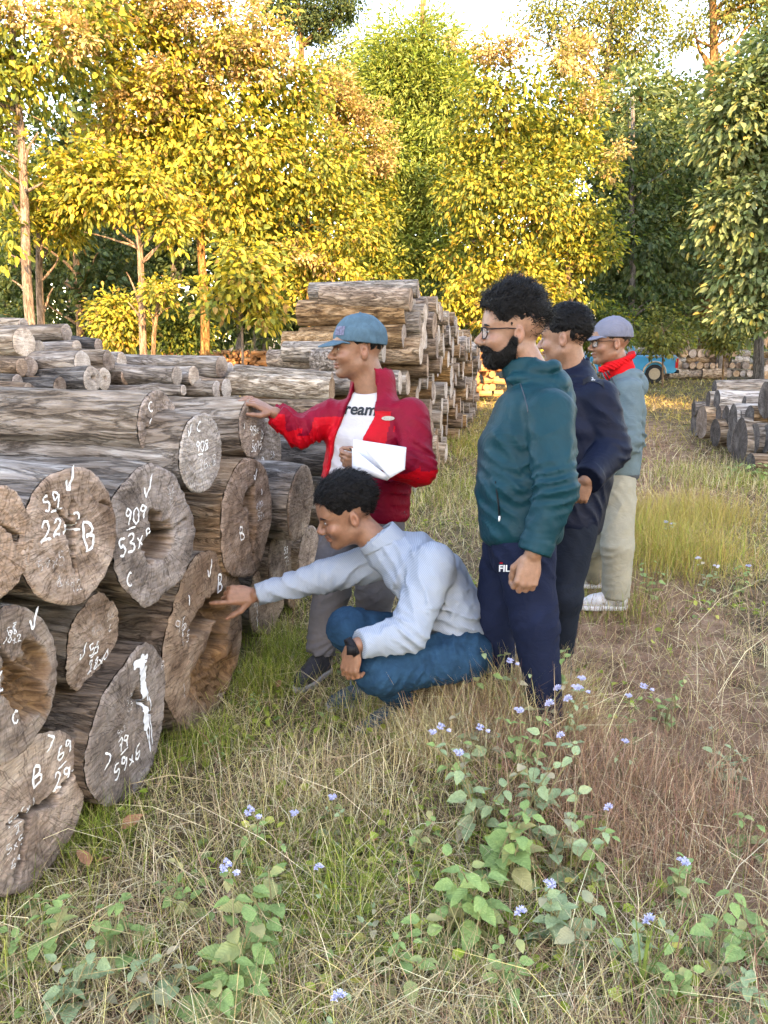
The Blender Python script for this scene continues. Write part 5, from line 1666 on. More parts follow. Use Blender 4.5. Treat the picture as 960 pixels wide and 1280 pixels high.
def s_ell(c, r, A=None):
    c = np.asarray(c, float); r = np.asarray(r, float)

    def f(p):
        q = p - c
        if A is not None:
            q = q @ np.asarray(A).T        # rows of A are the local axes
        k0 = np.linalg.norm(q / r, axis=1)
        k1 = np.linalg.norm(q / (r * r), axis=1) + 1e-9
        return k0 * (k0 - 1) / k1
    return f


def s_loft(secs, lat, pw=2.4):
    """secs: (centre, half width along lat, half depth)"""
    cs = [np.asarray(s[0], float) for s in secs]
    lat = nrm(lat)

    def f(p):
        best = None
        for i in range(len(secs) - 1):
            ax = cs[i + 1] - cs[i]
            Ln = np.linalg.norm(ax); axn = ax / Ln
            fr = nrm(np.cross(axn, lat)); la = np.cross(fr, axn)
            w0 = p - cs[i]
            t = np.clip((w0 @ axn) / Ln, 0, 1)
            w = w0 - t[:, None] * ax
            a = secs[i][1] + (secs[i + 1][1] - secs[i][1]) * t
            b = secs[i][2] + (secs[i + 1][2] - secs[i][2]) * t
            m = np.minimum(a, b)
            e = w @ axn
            k = (np.abs((w @ la) / a) ** pw + np.abs((w @ fr) / b) ** pw + np.abs(e / (0.5 * m)) ** pw) ** (1 / pw)
            d = (k - 1) * m
            best = d if best is None else smin(best, d, 0.02)
        return best
    return f


def s_union(fs, k):
    def f(p):
        d = fs[0](p)
        for g in fs[1:]:
            d = smin(d, g(p), k)
        return d
    return f


def surface_nets(Fv, org, h):
    nx, ny, nz = Fv.shape
    S = Fv < 0
    c = S[:-1, :-1, :-1].astype(np.int8)
    tot = np.zeros_like(c)
    offs = [(i, j, k) for i in (0, 1) for j in (0, 1) for k in (0, 1)]
    for (i, j, k) in offs:
        tot += S[i:nx - 1 + i, j:ny - 1 + j, k:nz - 1 + k]
    act = (tot > 0) & (tot < 8)
    I, J, K = np.nonzero(act)
    ids = -np.ones(act.shape, dtype=np.int64)
    ids[I, J, K] = np.arange(len(I))
    vals = np.stack([Fv[I + i, J + j, K + k] for (i, j, k) in offs], -1)
    of = np.array(offs, float)
    acc = np.zeros((len(I), 3)); cnt = np.zeros(len(I))
    for a in range(8):
        for b in range(a + 1, 8):
            if np.abs(of[a] - of[b]).sum() != 1: continue
            fa, fb = vals[:, a], vals[:, b]
            m = (fa < 0) != (fb < 0)
            t = np.where(m, fa / np.where(m, fa - fb, 1), 0)
            acc[m] += of[a] + (of[b] - of[a]) * t[m][:, None]
            cnt[m] += 1
    V = org + h * (np.stack([I, J, K], -1) + acc / np.maximum(cnt, 1)[:, None])
    quads = []
    for ax in range(3):
        o1, o2 = [(1, 2), (2, 0), (0, 1)][ax]
        sl0 = [slice(1, -1)] * 3; sl1 = [slice(1, -1)] * 3
        sl0[ax] = slice(0, -1); sl1[ax] = slice(1, None)
        a = S[tuple(sl0)]; b = S[tuple(sl1)]
        E = np.argwhere(a != b)
        flip = a[tuple(E.T)]
        pos = E.copy()
        for q in range(3):
            if q != ax: pos[:, q] += 1
        e1 = np.zeros(3, int); e1[o1] = 1
        e2 = np.zeros(3, int); e2[o2] = 1
        g = lambda o: ids[tuple((pos - o).T)]
        Q = np.stack([g(e1 + e2), g(e2), g(0 * e1), g(e1)], -1)
        ok = (Q >= 0).all(1)
        Q, flip = Q[ok], flip[ok]
        Q[~flip] = Q[~flip][:, ::-1]
        quads.append(Q)
    return V, np.concatenate(quads)


def mesh_sdf(f, lo, hi, h, B=8):
    lo = np.asarray(lo, float) - 3 * h
    n = np.maximum(np.ceil((np.asarray(hi, float) + 3 * h - lo) / h / B).astype(int), 1)
    gi = np.stack(np.meshgrid(*[np.arange(k) for k in n], indexing='ij'), -1).reshape(-1, 3)
    cen = lo + (gi * B + B / 2) * h
    fc = f(cen)
    near = np.abs(fc) < h * B * 0.87 * 1.5 + 0.012
    Fv = np.repeat(np.repeat(np.repeat(fc.reshape(n), B, 0), B, 1), B, 2).astype(np.float32)
    loc = np.stack(np.meshgrid(*[np.arange(B)] * 3, indexing='ij'), -1).reshape(-1, 3)
    idx = (gi[near][:, None] * B + loc[None]).reshape(-1, 3)
    vals = np.empty(len(idx), np.float32)
    for s in range(0, len(idx), 400000):
        vals[s:s + 400000] = f(lo + idx[s:s + 400000] * h)
    Fv[tuple(idx.T)] = vals
    return surface_nets(Fv, lo, h)


def bounds(pts, pad):
    p = np.array(pts)
    return p.min(0) - pad, p.max(0) + pad


def folds(items):
    """cloth folds: (centre, radius, direction, wavelength, amplitude, seed)"""
    def g(p):
        d = np.zeros(len(p))
        for (c, r, k, wl, amp, sd) in items:
            q = p - np.asarray(c)
            m = np.exp(-(q * q).sum(1) / (r * r))
            near = m > 0.02
            if not near.any(): continue
            pn = p[near]
            ph = (pn @ nrm(k)) / wl * math.pi + 1.0 * vnoise(pn * 7, sd) + 0.3 * vnoise(pn * 20, sd + 1)
            d[near] += 3.0 * amp * m[near] * np.clip(0.55 + 0.75 * vnoise(pn * 8, sd + 5), 0, 1.3) * (np.abs(np.sin(ph)) ** 0.6 - 0.62)
        return d
    return g


def cloth(name, prims, k, pts, pad, h, mat, root, base, fold=None, amp=0.004, fr=7, seed=0, cut=None, mi=None, mats=None, arms=()):
    u0 = s_union(prims, k)
    ua = [(s_union(a, .018), getattr(a, 'sh', None)) for a in arms]

    def un(p):
        d = u0(p)
        for a, sh in ua:
            k = .009 if sh is None else .004 + .055 * np.exp(-((p - sh) ** 2).sum(1) / .010)
            d = smin(d, a(p), k)
        return d

    def f(p):
        d = un(p)
        if amp:
            d = d + amp * vnoise(p * fr, seed) + amp * 0.4 * vnoise(p * fr * 2.6, seed + 3)
        if fold is not None:
            d = d + fold(p)
        if cut is not None:
            d = cut(p, d)
        return d
    V, F = mesh_sdf(f, *bounds(pts, pad), h)
    if mi is not None:
        mi = mi(V[F].mean(1))
    return mk(name, V - base, F, mats or mat, root, True, mi=mi)


# --- heads -----------------------------------------------------------------
def head_frame(o, fwd, up=(0, 0, 1)):
    X = nrm(fwd)
    Y = nrm(np.cross(up, X))
    Z = np.cross(X, Y)
    return np.asarray(o, float), np.stack([X, Y, Z])


def head_local(jaw=1.0, nose=1.0):
    P_ = [s_ell((-.014, 0, .038), (.099, .079, .084)), s_ell((.028, 0, -.022), (.064, .062 * jaw, .086)), s_ell((.018, 0, -.062), (.058, .054 * jaw, .05)),
          s_ell((.062, 0, .045), (.036, .058, .05))]
    J_ = [s_cone((-.004, .052 * jaw, -.058), (.066, .014, -.098), .017, .017), s_cone((-.004, -.052 * jaw, -.058), (.066, -.014, -.098), .017, .017), s_ell((.073, 0, -.098), (.019, .024, .016)),
          s_ell((.066, .038, -.032), (.026, .026, .022)), s_ell((.066, -.038, -.032), (.026, .026, .022)), s_ell((.076, 0, .020), (.020, .052, .013))]
    Nn = [s_cone((.088, 0, .006), (.115 * nose, 0, -.031), .0090, .0125), s_ell((.104, .012, -.037), (.014, .009, .0095)), s_ell((.104, -.012, -.037), (.014, .009, .0095))]
    Lp = [s_ell((.092, 0, -.0605), (.011, .025, .0066)), s_ell((.089, 0, -.0730), (.0115, .021, .0078))]
    soc = [s_ell((.098, .033, .000), (.014, .019, .012)), s_ell((.098, -.033, .000), (.014, .019, .012))]
    lid = [s_ell((.076, .032, -.001), (.0140, .0170, .0115)), s_ell((.076, -.032, -.001), (.0140, .0170, .0115))]
    ears = []
    for s in (1, -1):
        ears.append((s_ell((-.010, s * .080, -.012), (.0175, .0085, .030)), s_ell((-.006, s * .091, -.008), (.010, .008, .019))))

    def f(q):
        d = s_union(P_, .03)(q)
        d = smin(d, s_union(J_, .02)(q), .022)
        for g in soc:
            d = -smin(-d, g(q), .012)
        d = smin(d, s_union(Nn, .008)(q), .010)
        for g in lid:
            d = smin(d, g(q), .005)
        lip = np.minimum(Lp[0](q), Lp[1](q))
        d = smin(d, lip, .006)
        d = np.maximum(d, -s_ell((.099, 0, -.0668), (.008, .022, .0014))(q) * 1.0)
        for a, b in ears:
            e = np.maximum(a(q), -b(q))
            d = smin(d, e, .006)
        return d
    return f


HAIRLINE = ([-.13, -.04, -.036, .010, .013, .026, .034, .055, .075, .09, .13], [-.072, -.078, .022, .022, -.034, -.034, .012, .036, .066, .078, .085])


def hair_local(thick, amp, fr, seed, top=0.0, front=0.0, line=HAIRLINE, side=1.0, fade=0.10, back=0.05):
    e = s_ell((-.018 + front * 0.3, 0, .040 + top * .5), (.099 + thick + front, .079 + thick * side, .084 + thick + top * .5))

    def f(q):
        w = q + 0.012 * np.stack([vnoise(q * 26, seed), vnoise(q * 26, seed + 1), vnoise(q * 26, seed + 2)], -1)
        rim = np.abs(np.sin((w @ nrm((0.3, 1, 0.25))) * fr + 2.5 * vnoise(w * 30, seed + 6)))
        d = e(q) + amp * (vnoise(w * fr * 0.75, seed + 3) * 0.7 + (rim - .5) * 0.9)
        d = d + np.clip(.045 - q[:, 2], 0, .12) * fade + np.clip(-.02 - q[:, 0], 0, .12) * back
        zl = np.interp(q[:, 0], *line) + 0.004 * vnoise(q * 90, seed + 5)
        d = np.maximum(d, (zl - q[:, 2]) * 0.8)
        return d
    return f


def beard_local(hd, thick, seed):
    def f(q):
        d = hd(q) - thick - 0.002 * vnoise(q * 110, seed)
        zb = np.interp(q[:, 0], [-.02, .012, .03, .05, .07, .085, .12], [-.03, -.016, -.050, -.066, -.063, -.049, -.047]) + .003 * vnoise(q * 80, seed + 2)
        d = np.maximum(d, (q[:, 2] - zb) * 0.8)
        d = np.maximum(d, (-.004 - q[:, 0]) * 0.8)
        d = np.maximum(d, -s_ell((.098, 0, -.0675), (.018, .021, .0085))(q))
        d = np.maximum(d, (-.135 - q[:, 2]) * 0.8)
        return d
    return f


def in_head(fl, o, A, s):
    return lambda p: fl(((p - o) @ A.T) / s) * s


def head_pts(o, A, s, pad=.15):
    return [o - pad * s, o + pad * s]


# --- hands -----------------------------------------------------------------
def hand_prims(w, X, Ythumb, curls, thumb=(0.55, 0.75, -0.3), spread=0.06, s=1.0, thumb2=(0.85, 0.4, -0.3)):
    """w wrist, X finger direction, Ythumb rough thumb side; curls per finger (3 joint angles)"""
    X = nrm(X)
    Y = np.asarray(Ythumb, float); Y = nrm(Y - (Y @ X) * X)
    Z = np.cross(X, Y)            # back of the hand
    if hand_prims.flip: Z = -Z
    W = lambda v: np.asarray(w) + s * (v[0] * X + v[1] * Y + v[2] * Z)
    pr, tips = [], []
    A = np.stack([X, Y, Z])
    pr.append(s_ell(W((.048, 0, 0)), np.array((.05, .038, .0145)) * s, A))
    ys = (.027, .009, -.009, -.026); lens = (.072, .080, .074, .058)
    for i in range(4):
        pr.append(s_cone(W((-.005, ys[i] * .55, 0)), W((.086 - .004 * abs(i - 1), ys[i], .002)), .0125 * s, .0100 * s))
        c = np.array((.086 - .004 * abs(i - 1), ys[i], .002)); an = 0.0; sp = ys[i] / .03 * spread
        for j, fr in enumerate((.45, .30, .25)):
            an += curls[i][j]
            D = np.array((math.cos(an) * math.cos(sp), math.sin(sp), -math.sin(an)))
            e = c + D * lens[i] * fr
            pr.append(s_cone(W(c), W(e), (.0092, .0083, .0074)[j] * s, (.0083, .0074, .0062)[j] * s))
            c = e
        tips.append(W(c))
    c = np.array((.014, .024, -.004))
    for D, ln, r0, r1 in ((thumb, .044, .0135, .0115), (thumb2, .032, .0112, .0100), (thumb2, .025, .0098, .0072)):
        e = c + nrm(D) * ln
        pr.append(s_cone(W(c), W(e), r0 * s, r1 * s))
        c = e
    tips.append(W(c))
    return pr, tips


hand_prims.flip = False


# --- materials -----------------------------------------------------------------
def cloth_mat(name, c, rough=0.8, var=0.12, wscale=14, wb=0.35, weave=420, sheen=0.15):
    m, nt, b = new_mat(name)
    co = coords(nt)
    n = noise(nt, co, wscale, 4, 0.6, 0.5)
    L(nt, ramp(nt, n, [(0.3, tuple(x * (1 - var) for x in c)), (0.7, tuple(min(1, x * (1 + var)) for x in c))]), b.inputs['Base Color'])
    b.inputs['Roughness'].default_value = rough
    b.inputs['Specular IOR Level'].default_value = 0.12
    w1 = math_n(nt, 'ABSOLUTE', math_n(nt, 'SUBTRACT', noise(nt, coords(nt, (1, 1, 1.6)), wscale * 0.75, 3, 0.5, 1.8), 0.5))
    h = math_n(nt, 'ADD', math_n(nt, 'MULTIPLY', w1, -2.2), math_n(nt, 'MULTIPLY', noise(nt, co, weave, 2), 0.10))
    bump(nt, b, h, wb * 0.5, 0.022)
    return m


def skin_mat(name, c):
    m, nt, b = new_mat(name)
    co = coords(nt)
    n = noise(nt, co, 55, 5, 0.7)
    at = N(nt, 'ShaderNodeAttribute', attribute_name='Col')
    L(nt, mix(nt, 1.0, ramp(nt, n, [(0.3, (c[0] * .82, c[1] * .80, c[2] * .78)), (0.7, (c[0] * 1.14, c[1] * 1.12, c[2] * 1.12))]), at.outputs['Color'], 'MULTIPLY'), b.inputs['Base Color'])
    b.inputs['Roughness'].default_value = 0.45
    b.inputs['Specular IOR Level'].default_value = 0.4
    b.inputs['Subsurface Weight'].default_value = 0.12
    b.inputs['Subsurface Radius'].default_value = (0.012, 0.005, 0.003)
    bump(nt, b, noise(nt, co, 170, 4), 0.35, 0.003)
    return m


def hair_mat(name, c):
    m, nt, b = new_mat(name)
    co = coords(nt, (60, 60, 9))
    n = noise(nt, co, 2.5, 4, 0.7, 1.0)
    L(nt, ramp(nt, n, [(0.35, tuple(x * 0.4 for x in c)), (0.7, tuple(x * 1.6 for x in c))]), b.inputs['Base Color'])
    b.inputs['Roughness'].default_value = 0.45
    b.inputs['Specular IOR Level'].default_value = 0.19
    bump(nt, b, n, 0.9, 0.01)
    return m


M['skin_a'] = skin_mat('skin_light_brown', (0.238, 0.1295, 0.084))
M['skin_b'] = skin_mat('skin_brown', (0.2088, 0.1044, 0.06336))
M['hair'] = hair_mat('black_hair', (0.0036, 0.0033, 0.0036))
M['beard'] = hair_mat('black_beard', (0.0042, 0.0033, 0.003))
M['stubble'] = hair_mat('cropped_hair', (0.02, 0.016, 0.014))
M['teal'] = cloth_mat('teal_shell', (0.002, 0.029, 0.039), 0.5, 0.12, 10, 0.28)
M['navy_trk'] = cloth_mat('navy_jersey', (0.0055, 0.00935, 0.0253), 0.85, 0.1)
M['navy'] = cloth_mat('navy_padded', (0.003, 0.006, 0.017), 0.55, 0.15, 9, 0.3)
M['black_trs'] = cloth_mat('dark_trousers', (0.0066, 0.0099, 0.0165), 0.85, 0.15)
M['hoodie'] = cloth_mat('grey_teal_fleece', (0.0806, 0.1178, 0.1302), 0.9, 0.1)
M['hood_band'] = cloth_mat('grey_ribbing', (0.06, 0.066, 0.078), 0.9, 0.1)
M['khaki'] = cloth_mat('khaki_twill', (0.231, 0.224, 0.175), 0.85, 0.08)
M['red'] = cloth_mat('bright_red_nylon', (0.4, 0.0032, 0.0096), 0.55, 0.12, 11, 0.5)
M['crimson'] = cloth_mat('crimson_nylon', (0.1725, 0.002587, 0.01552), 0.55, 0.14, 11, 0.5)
M['tee'] = cloth_mat('white_jersey', (0.4092, 0.396, 0.4026), 0.9, 0.03)
M['grey_trs'] = cloth_mat('grey_trousers', (0.102, 0.099, 0.108), 0.85, 0.1)
M['denim'] = cloth_mat('blue_denim', (0.0104, 0.039, 0.07475), 0.9, 0.3, 20, 0.45, 500)
M['denim_cap'] = cloth_mat('washed_denim', (0.051, 0.099, 0.132), 0.9, 0.2, 30, 0.3, 600)
M['grey_cap'] = cloth_mat('grey_cap_cloth', (0.1178, 0.124, 0.1612), 0.7, 0.06)
M['scarf'] = cloth_mat('red_scarf', (0.465, 0.006, 0.009), 0.85, 0.08)
M['black'] = flat('black_plastic', (0.008, 0.008, 0.010), 0.55, 0.15)
M['shoe_dark'] = flat('dark_shoe', (0.03, 0.03, 0.036), 0.7, 0.3, 0.3, 40, 0.3)
M['shoe_white'] = flat('white_shoe', (0.465, 0.465, 0.465), 0.6, 0.3, 0.1, 40, 0.3)
M['shoe_blue'] = flat('blue_shoe', (0.036, 0.0648, 0.0864), 0.7, 0.3, 0.3, 40, 0.3)
M['sole'] = flat('rubber_sole', (0.30, 0.29, 0.29), 0.8, 0.2)
M['sole_white'] = flat('white_sole', (0.7, 0.7, 0.7), 0.7, 0.2)
M['eye'] = flat('eye_white', (0.36, 0.32, 0.30), 0.25, 0.5, 0.02)
M['iris'] = flat('dark_iris', (0.02, 0.012, 0.008), 0.15, 0.6)
M['ink'] = flat('black_print', (0.02, 0.025, 0.03), 0.8, 0.2)
M['white_print'] = flat('white_print', (0.7, 0.7, 0.7), 0.8, 0.2, 0.02)
M['paper'] = flat('white_paper', (0.51, 0.527, 0.561), 0.8, 0.2, 0.02)
M['belt'] = flat('dark_leather', (0.035, 0.035, 0.0385), 0.5, 0.4)


def shirt_mat():
    m, nt, b = new_mat('striped_shirt')
    co = coords(nt)
    sep = nt.nodes.new('ShaderNodeSeparateXYZ')
    L(nt, co, sep.inputs[0])
    wv = math_n(nt, 'SINE', math_n(nt, 'MULTIPLY', math_n(nt, 'ADD', math_n(nt, 'MULTIPLY', sep.outputs[0], .75), math_n(nt, 'MULTIPLY', sep.outputs[2], -0.66)), 1150.0))
    w2 = math_n(nt, 'SINE', math_n(nt, 'MULTIPLY', math_n(nt, 'ADD', sep.outputs[0], math_n(nt, 'MULTIPLY', sep.outputs[2], 0.8)), 750.0))
    c = ramp(nt, wv, [(0.2, (0.20, 0.24, 0.29)), (0.9, (0.265, 0.305, 0.35))])
    c = mix(nt, 0.08, c, ramp(nt, w2, [(0.3, (0.8, 0.82, 0.86)), (0.9, (1.1, 1.1, 1.1))]), 'MULTIPLY')
    L(nt, c, b.inputs['Base Color'])
    b.inputs['Roughness'].default_value = 0.85
    b.inputs['Specular IOR Level'].default_value = 0.2
    bump(nt, b, math_n(nt, 'MULTIPLY', math_n(nt, 'ABSOLUTE', math_n(nt, 'SUBTRACT', noise(nt, co, 9, 3, 0.5, 1.8), 0.5)), -2.0), 0.22, 0.022)
    return m


M['shirt'] = shirt_mat()


# --- shared figure pieces -----------------------------------------------------------------
def make_head(root, base, o, A, s, skinparts, hl, skin):
    """returns head sdf; appends meshes for skin"""
    hd = in_head(hl, o, A, s)
    return hd


def eyes(root, base, o, A, s):
    for sd in (1, -1):
        mbw, mbi = MB(), MB()
        c = np.array((.0795, sd * .032, -.001))
        def sphere(cc, r, sx=1.0, n=10, m=8):
            th = np.linspace(0, math.pi, m)
            ph = np.linspace(0, 2 * math.pi, n, endpoint=False)
            V = np.array([(cc[0] + r * sx * math.cos(t), cc[1] + r * math.sin(t) * math.cos(q), cc[2] + r * math.sin(t) * math.sin(q)) for t in th for q in ph])
            i = np.arange(m - 1)[:, None] * n; j = np.arange(n)[None]
            return V, np.stack([i + j, i + (j + 1) % n, i + n + (j + 1) % n, i + n + j], -1).reshape(-1, 4)
        V, F = sphere(c, .0098)
        V[:, 2] = c[2] + (V[:, 2] - c[2]) * 0.55
        V[:, 1] = c[1] + (V[:, 1] - c[1]) * 1.25
        V[:, 0] += .0035
        e = mk('eye', (V * s) @ A + o - base, F, M['eye'], root)
        V, F = sphere(c + (.0068, 0, 0), .0060, 1.25)
        mk('iris', (V * s) @ A + o - base, F, M['iris'], e)
        # eyebrow
        t = np.linspace(-1, 1, 7)
        pts = np.stack([.0975 - .010 * np.abs(t) ** 2 - .004 * (t * sd > 0) * np.abs(t), sd * .034 + t * .021, .0225 - .005 * t ** 2], -1)
        mb = MB(); mb.tube((pts * s) @ A + o - base, np.array((.0018, .0035, .004, .004, .0036, .003, .0015)) * s, 6)
        mb.build('eyebrow', M['beard'], root)


def hair_strands(root, base, hairo, o, A, s, n, ln, seed, lift=0.3, width=0.0011, rand=0.25, flow=(-0.8, 0, -0.35), low=False):
    """short locks along the hair surface so that the outline is not smooth"""
    rs = np.random.RandomState(seed)
    me = hairo.data
    V = np.empty(len(me.vertices) * 3, np.float32); me.vertices.foreach_get('co', V); V = V.reshape(-1, 3) + base
    Nn = np.empty(len(me.vertices) * 3, np.float32); me.vertices.foreach_get('normal', Nn); Nn = Nn.reshape(-1, 3)
    q = ((V - o) @ A.T) / s
    ok = np.nonzero((q[:, 2] > np.where(q[:, 0] > -.04, .045, -.03)) | low)[0]
    k = rs.choice(ok, n)
    b, nn = V[k], Nn[k]
    flow = np.array(flow) @ A
    T = flow + rs.normal(size=(n, 3)) * rand
    T -= (T * nn).sum(1)[:, None] * nn
    T /= np.linalg.norm(T, axis=1)[:, None] + 1e-9
    D = T + nn * lift * rs.uniform(0.2, 1.4, (n, 1))
    D /= np.linalg.norm(D, axis=1)[:, None]
    l = (ln * rs.uniform(0.5, 1.3, n))[:, None]
    S = np.cross(D, nn); S /= np.linalg.norm(S, axis=1)[:, None] + 1e-9
    w = width
    m = b + D * l * .55 + nn * l * .04
    t = m + (D - nn * 0.5) * l * .45
    P_ = np.stack([b - S * w, b + S * w, m + S * w, m - S * w, t + S * w * .2, t - S * w * .2], 1).reshape(-1, 3)
    i = np.arange(n)[:, None] * 6
    F = np.concatenate([i + np.array([[0, 1, 2, 3]]), i + np.array([[3, 2, 4, 5]])])
    o2 = mk('locks', P_ - base, F, M['hair'], hairo, True)
    return o2


def shoe(root, base, ankle, toe_dir, mat, solem, ln=0.27, tilt=0.0, heel_lift=0.0):
    """low shoe standing on the ground below the ankle"""
    gz = 0.0
    X = nrm((toe_dir[0], toe_dir[1], 0)); Y = np.array((-X[1], X[0], 0)); Z = np.array((0, 0, 1.0))
    hp = np.array((ankle[0], ankle[1], gz)) - X * 0.055
    W = lambda x, y, z: hp + X * x + Y * y + Z * (z + heel_lift * max(0, 1 - x / (ln * .75)))
    pr = [s_cone(W(.03, 0, .045), W(.03, 0, .095), .040, .043), s_cone(W(.03, 0, .045), W(ln * .70, 0, .042), .042, .040), s_cone(W(ln * .65, 0.004, .040), W(ln * .88, 0.006, .034), .042, .030), s_cone(W(.05, 0, .09), W(ln * .6, 0, .058), .036, .030)]
    lacep = [s_cone(W(ln * (.40 + .06 * i), -.022, .092 - .012 * i), W(ln * (.40 + .06 * i), .022, .092 - .012 * i), .005, .005) for i in range(4)]
    sole_h = .022

    def cutf(p, d):
        x = (p - hp) @ X
        zf = (p - hp)[:, 2] - heel_lift * np.clip(1 - x / (ln * .75), 0, 1)
        return np.maximum(d, sole_h - zf)
    pts = [W(-.02, -.05, 0), W(ln, .05, .14)]
    o = cloth('shoe', pr + lacep, .02, pts, .05, .006, mat, root, base, amp=.0015, fr=30, cut=cutf)
    sp = [s_cone(W(.03, 0, .012), W(ln * .70, 0, .012), .047, .047), s_cone(W(ln * .65, 0.004, .012), W(ln * .90, 0.006, .012), .047, .036)]

    def cuts(p, d):
        x = (p - hp) @ X
        zf = (p - hp)[:, 2] - heel_lift * np.clip(1 - x / (ln * .75), 0, 1)
        return np.maximum(np.maximum(d, zf - sole_h - .004), -zf - .002)
    s_ = cloth('sole', sp, .02, pts, .05, .006, solem, o, base, amp=0, cut=cuts)
    return o


def project(objs, pts, D):
    """cast points along D on to meshes; returns hits lifted a little"""
    out = []
    trees = []
    project.hit = []
    for ob in objs:
        me = ob.data
        vs = [v.co.copy() for v in me.vertices]
        trees.append(BVHTree.FromPolygons(vs, [tuple(p.vertices) for p in me.polygons]))
    Dv = Vector(nrm(D))
    for p in pts:
        h = None
        for t in trees:
            r = t.ray_cast(Vector(p) - Dv * 0.5, Dv)
            if r[0] is not None and (h is None or r[3] < h[3]): h = r
        out.append(np.array(h[0]) - np.array(Dv) * 0.003 if h else np.asarray(p))
        project.hit.append(h is not None)
    return np.array(out)


def text_mesh(txt, size, shear=0.0, bold=0.0):
    cu = bpy.data.curves.new('lettering', 'FONT')
    cu.body = txt
    cu.size = size
    cu.shear = shear
    cu.offset = bold
    cu.align_x = 'CENTER'; cu.align_y = 'CENTER'
    ob = bpy.data.objects.new('lettering_tmp', cu)
    COL.objects.link(ob)
    dg = bpy.context.evaluated_depsgraph_get()
    me = bpy.data.meshes.new_from_object(ob.evaluated_get(dg))
    bpy.data.objects.remove(ob)
    V = np.array([v.co[:] for v in me.vertices]); F = [tuple(p.vertices) for p in me.polygons]
    bpy.data.meshes.remove(me)
    return V, F


def lettering(txt, size, c, ux, uy, D, objs, mat, parent, shear=0.0, bold=0.0, name='lettering', lift=0.0):
    V, F = text_mesh(txt, size, shear, bold)
    P_ = np.asarray(c) + V[:, :1] * nrm(ux) + V[:, 1:2] * nrm(uy)
    P_ = project(objs, P_, D) - nrm(D) * lift
    F = [f for f in F if all(project.hit[i] for i in f)]
    me = bpy.data.meshes.new(name)
    me.from_pydata([tuple(x) for x in P_], [], F)
    me.materials.append(mat)
    return link(bpy.data.objects.new(name, me), parent)


def cap_parts(root, base, o, A, s, mat, brim_len, z0=.030, tilt=0.12, thick=.012, seed=0, drop=0.0, yaw=0.0):
    dome = s_ell((-.012, 0, .040), (.099 + thick, .079 + thick, .088 + thick))

    def f(q):
        d = dome(q) + .0012 * np.abs(np.sin(np.arctan2(q[:, 1], q[:, 0] + .012) * 3)) ** .25 * 0 + .002 * vnoise(q * 30, seed)
        seam = np.abs(np.sin(np.arctan2(q[:, 1], q[:, 0] + .012) * 3))
        d = d + .0018 * np.exp(-(seam / .06) ** 2)
        zp = z0 - drop + tilt * (q[:, 0])
        d = np.maximum(d, zp - q[:, 2])
        return d
    V, F = mesh_sdf(in_head(f, o, A, s), *bounds([o - .15 * s, o + .16 * s], .02), .0038)
    cap = mk('cap', V - base, F, mat, root)
    b1 = np.array((.078, 0, z0 - drop + .014))

    def g(q):
        x = q[:, 0] - b1[0]; y = q[:, 1]
        zc = b1[2] - 2.6 * y * y - 0.42 * np.clip(x, 0, 1) - .6 * np.clip(x, 0, 1) ** 2 + tilt * x
        out = np.sqrt((np.clip(x, 0, None) / brim_len) ** 2 + (y / .076) ** 2) - 1
        d = np.maximum(out * .06, np.abs(q[:, 2] - zc) - .0035)
        d = np.maximum(d, -x - .03)
        return d
    V, F = mesh_sdf(in_head(g, o, A, s), *bounds([o - .15 * s, o + .20 * s], .02), .0032, 4)
    mk('brim', V - base, F, mat, cap)
    mb = MB()
    qq = np.array((-.012, 0, .040 + .088 + thick + .001))
    mb.box((qq * s) @ A + o - base, (.006, .006, .003))
    mb.build('button', mat, cap)
    return cap


def glasses(root, base, o, A, s, rim=True):
    mb = MB()
    T = lambda p: (np.asarray(p, float) * s) @ A + o - base
    ls = MB()
    for sd in (1, -1):
        mb.tube(T([(-.012, sd * .083, .006), (.03, sd * .080, .010), (.094, sd * .070, .008)]), .0020 * s, 6)
        th = np.linspace(0, 2 * math.pi, 21)
        ring = np.stack([.103 - .010 * np.abs(np.cos(th)) * (np.cos(th) * sd > 0), sd * .035 + .026 * np.sign(np.cos(th)) * np.abs(np.cos(th)) ** .7, -.004 + .019 * np.sign(np.sin(th)) * np.abs(np.sin(th)) ** .7], -1)
        mb.tube(T(ring), .0019 * s, 6, cap=False)
        R2 = T(ring[:-1])
        ls.add(R2, [tuple(range(20))])
    mb.tube(T([(.103, .010, .002), (.107, 0, .004), (.103, -.010, .002)]), .0016 * s, 6)
    g = mb.build('glasses', M['black'], root)
    ls.build('lens', M['lens'], g, False)
    return g


m_, nt_, b_ = new_mat('spectacle_lens')
b_.inputs['Base Color'].default_value = (0.8, 0.85, 0.9, 1)
b_.inputs['Roughness'].default_value = 0.05
b_.inputs['Alpha'].default_value = 0.16
M['lens'] = m_


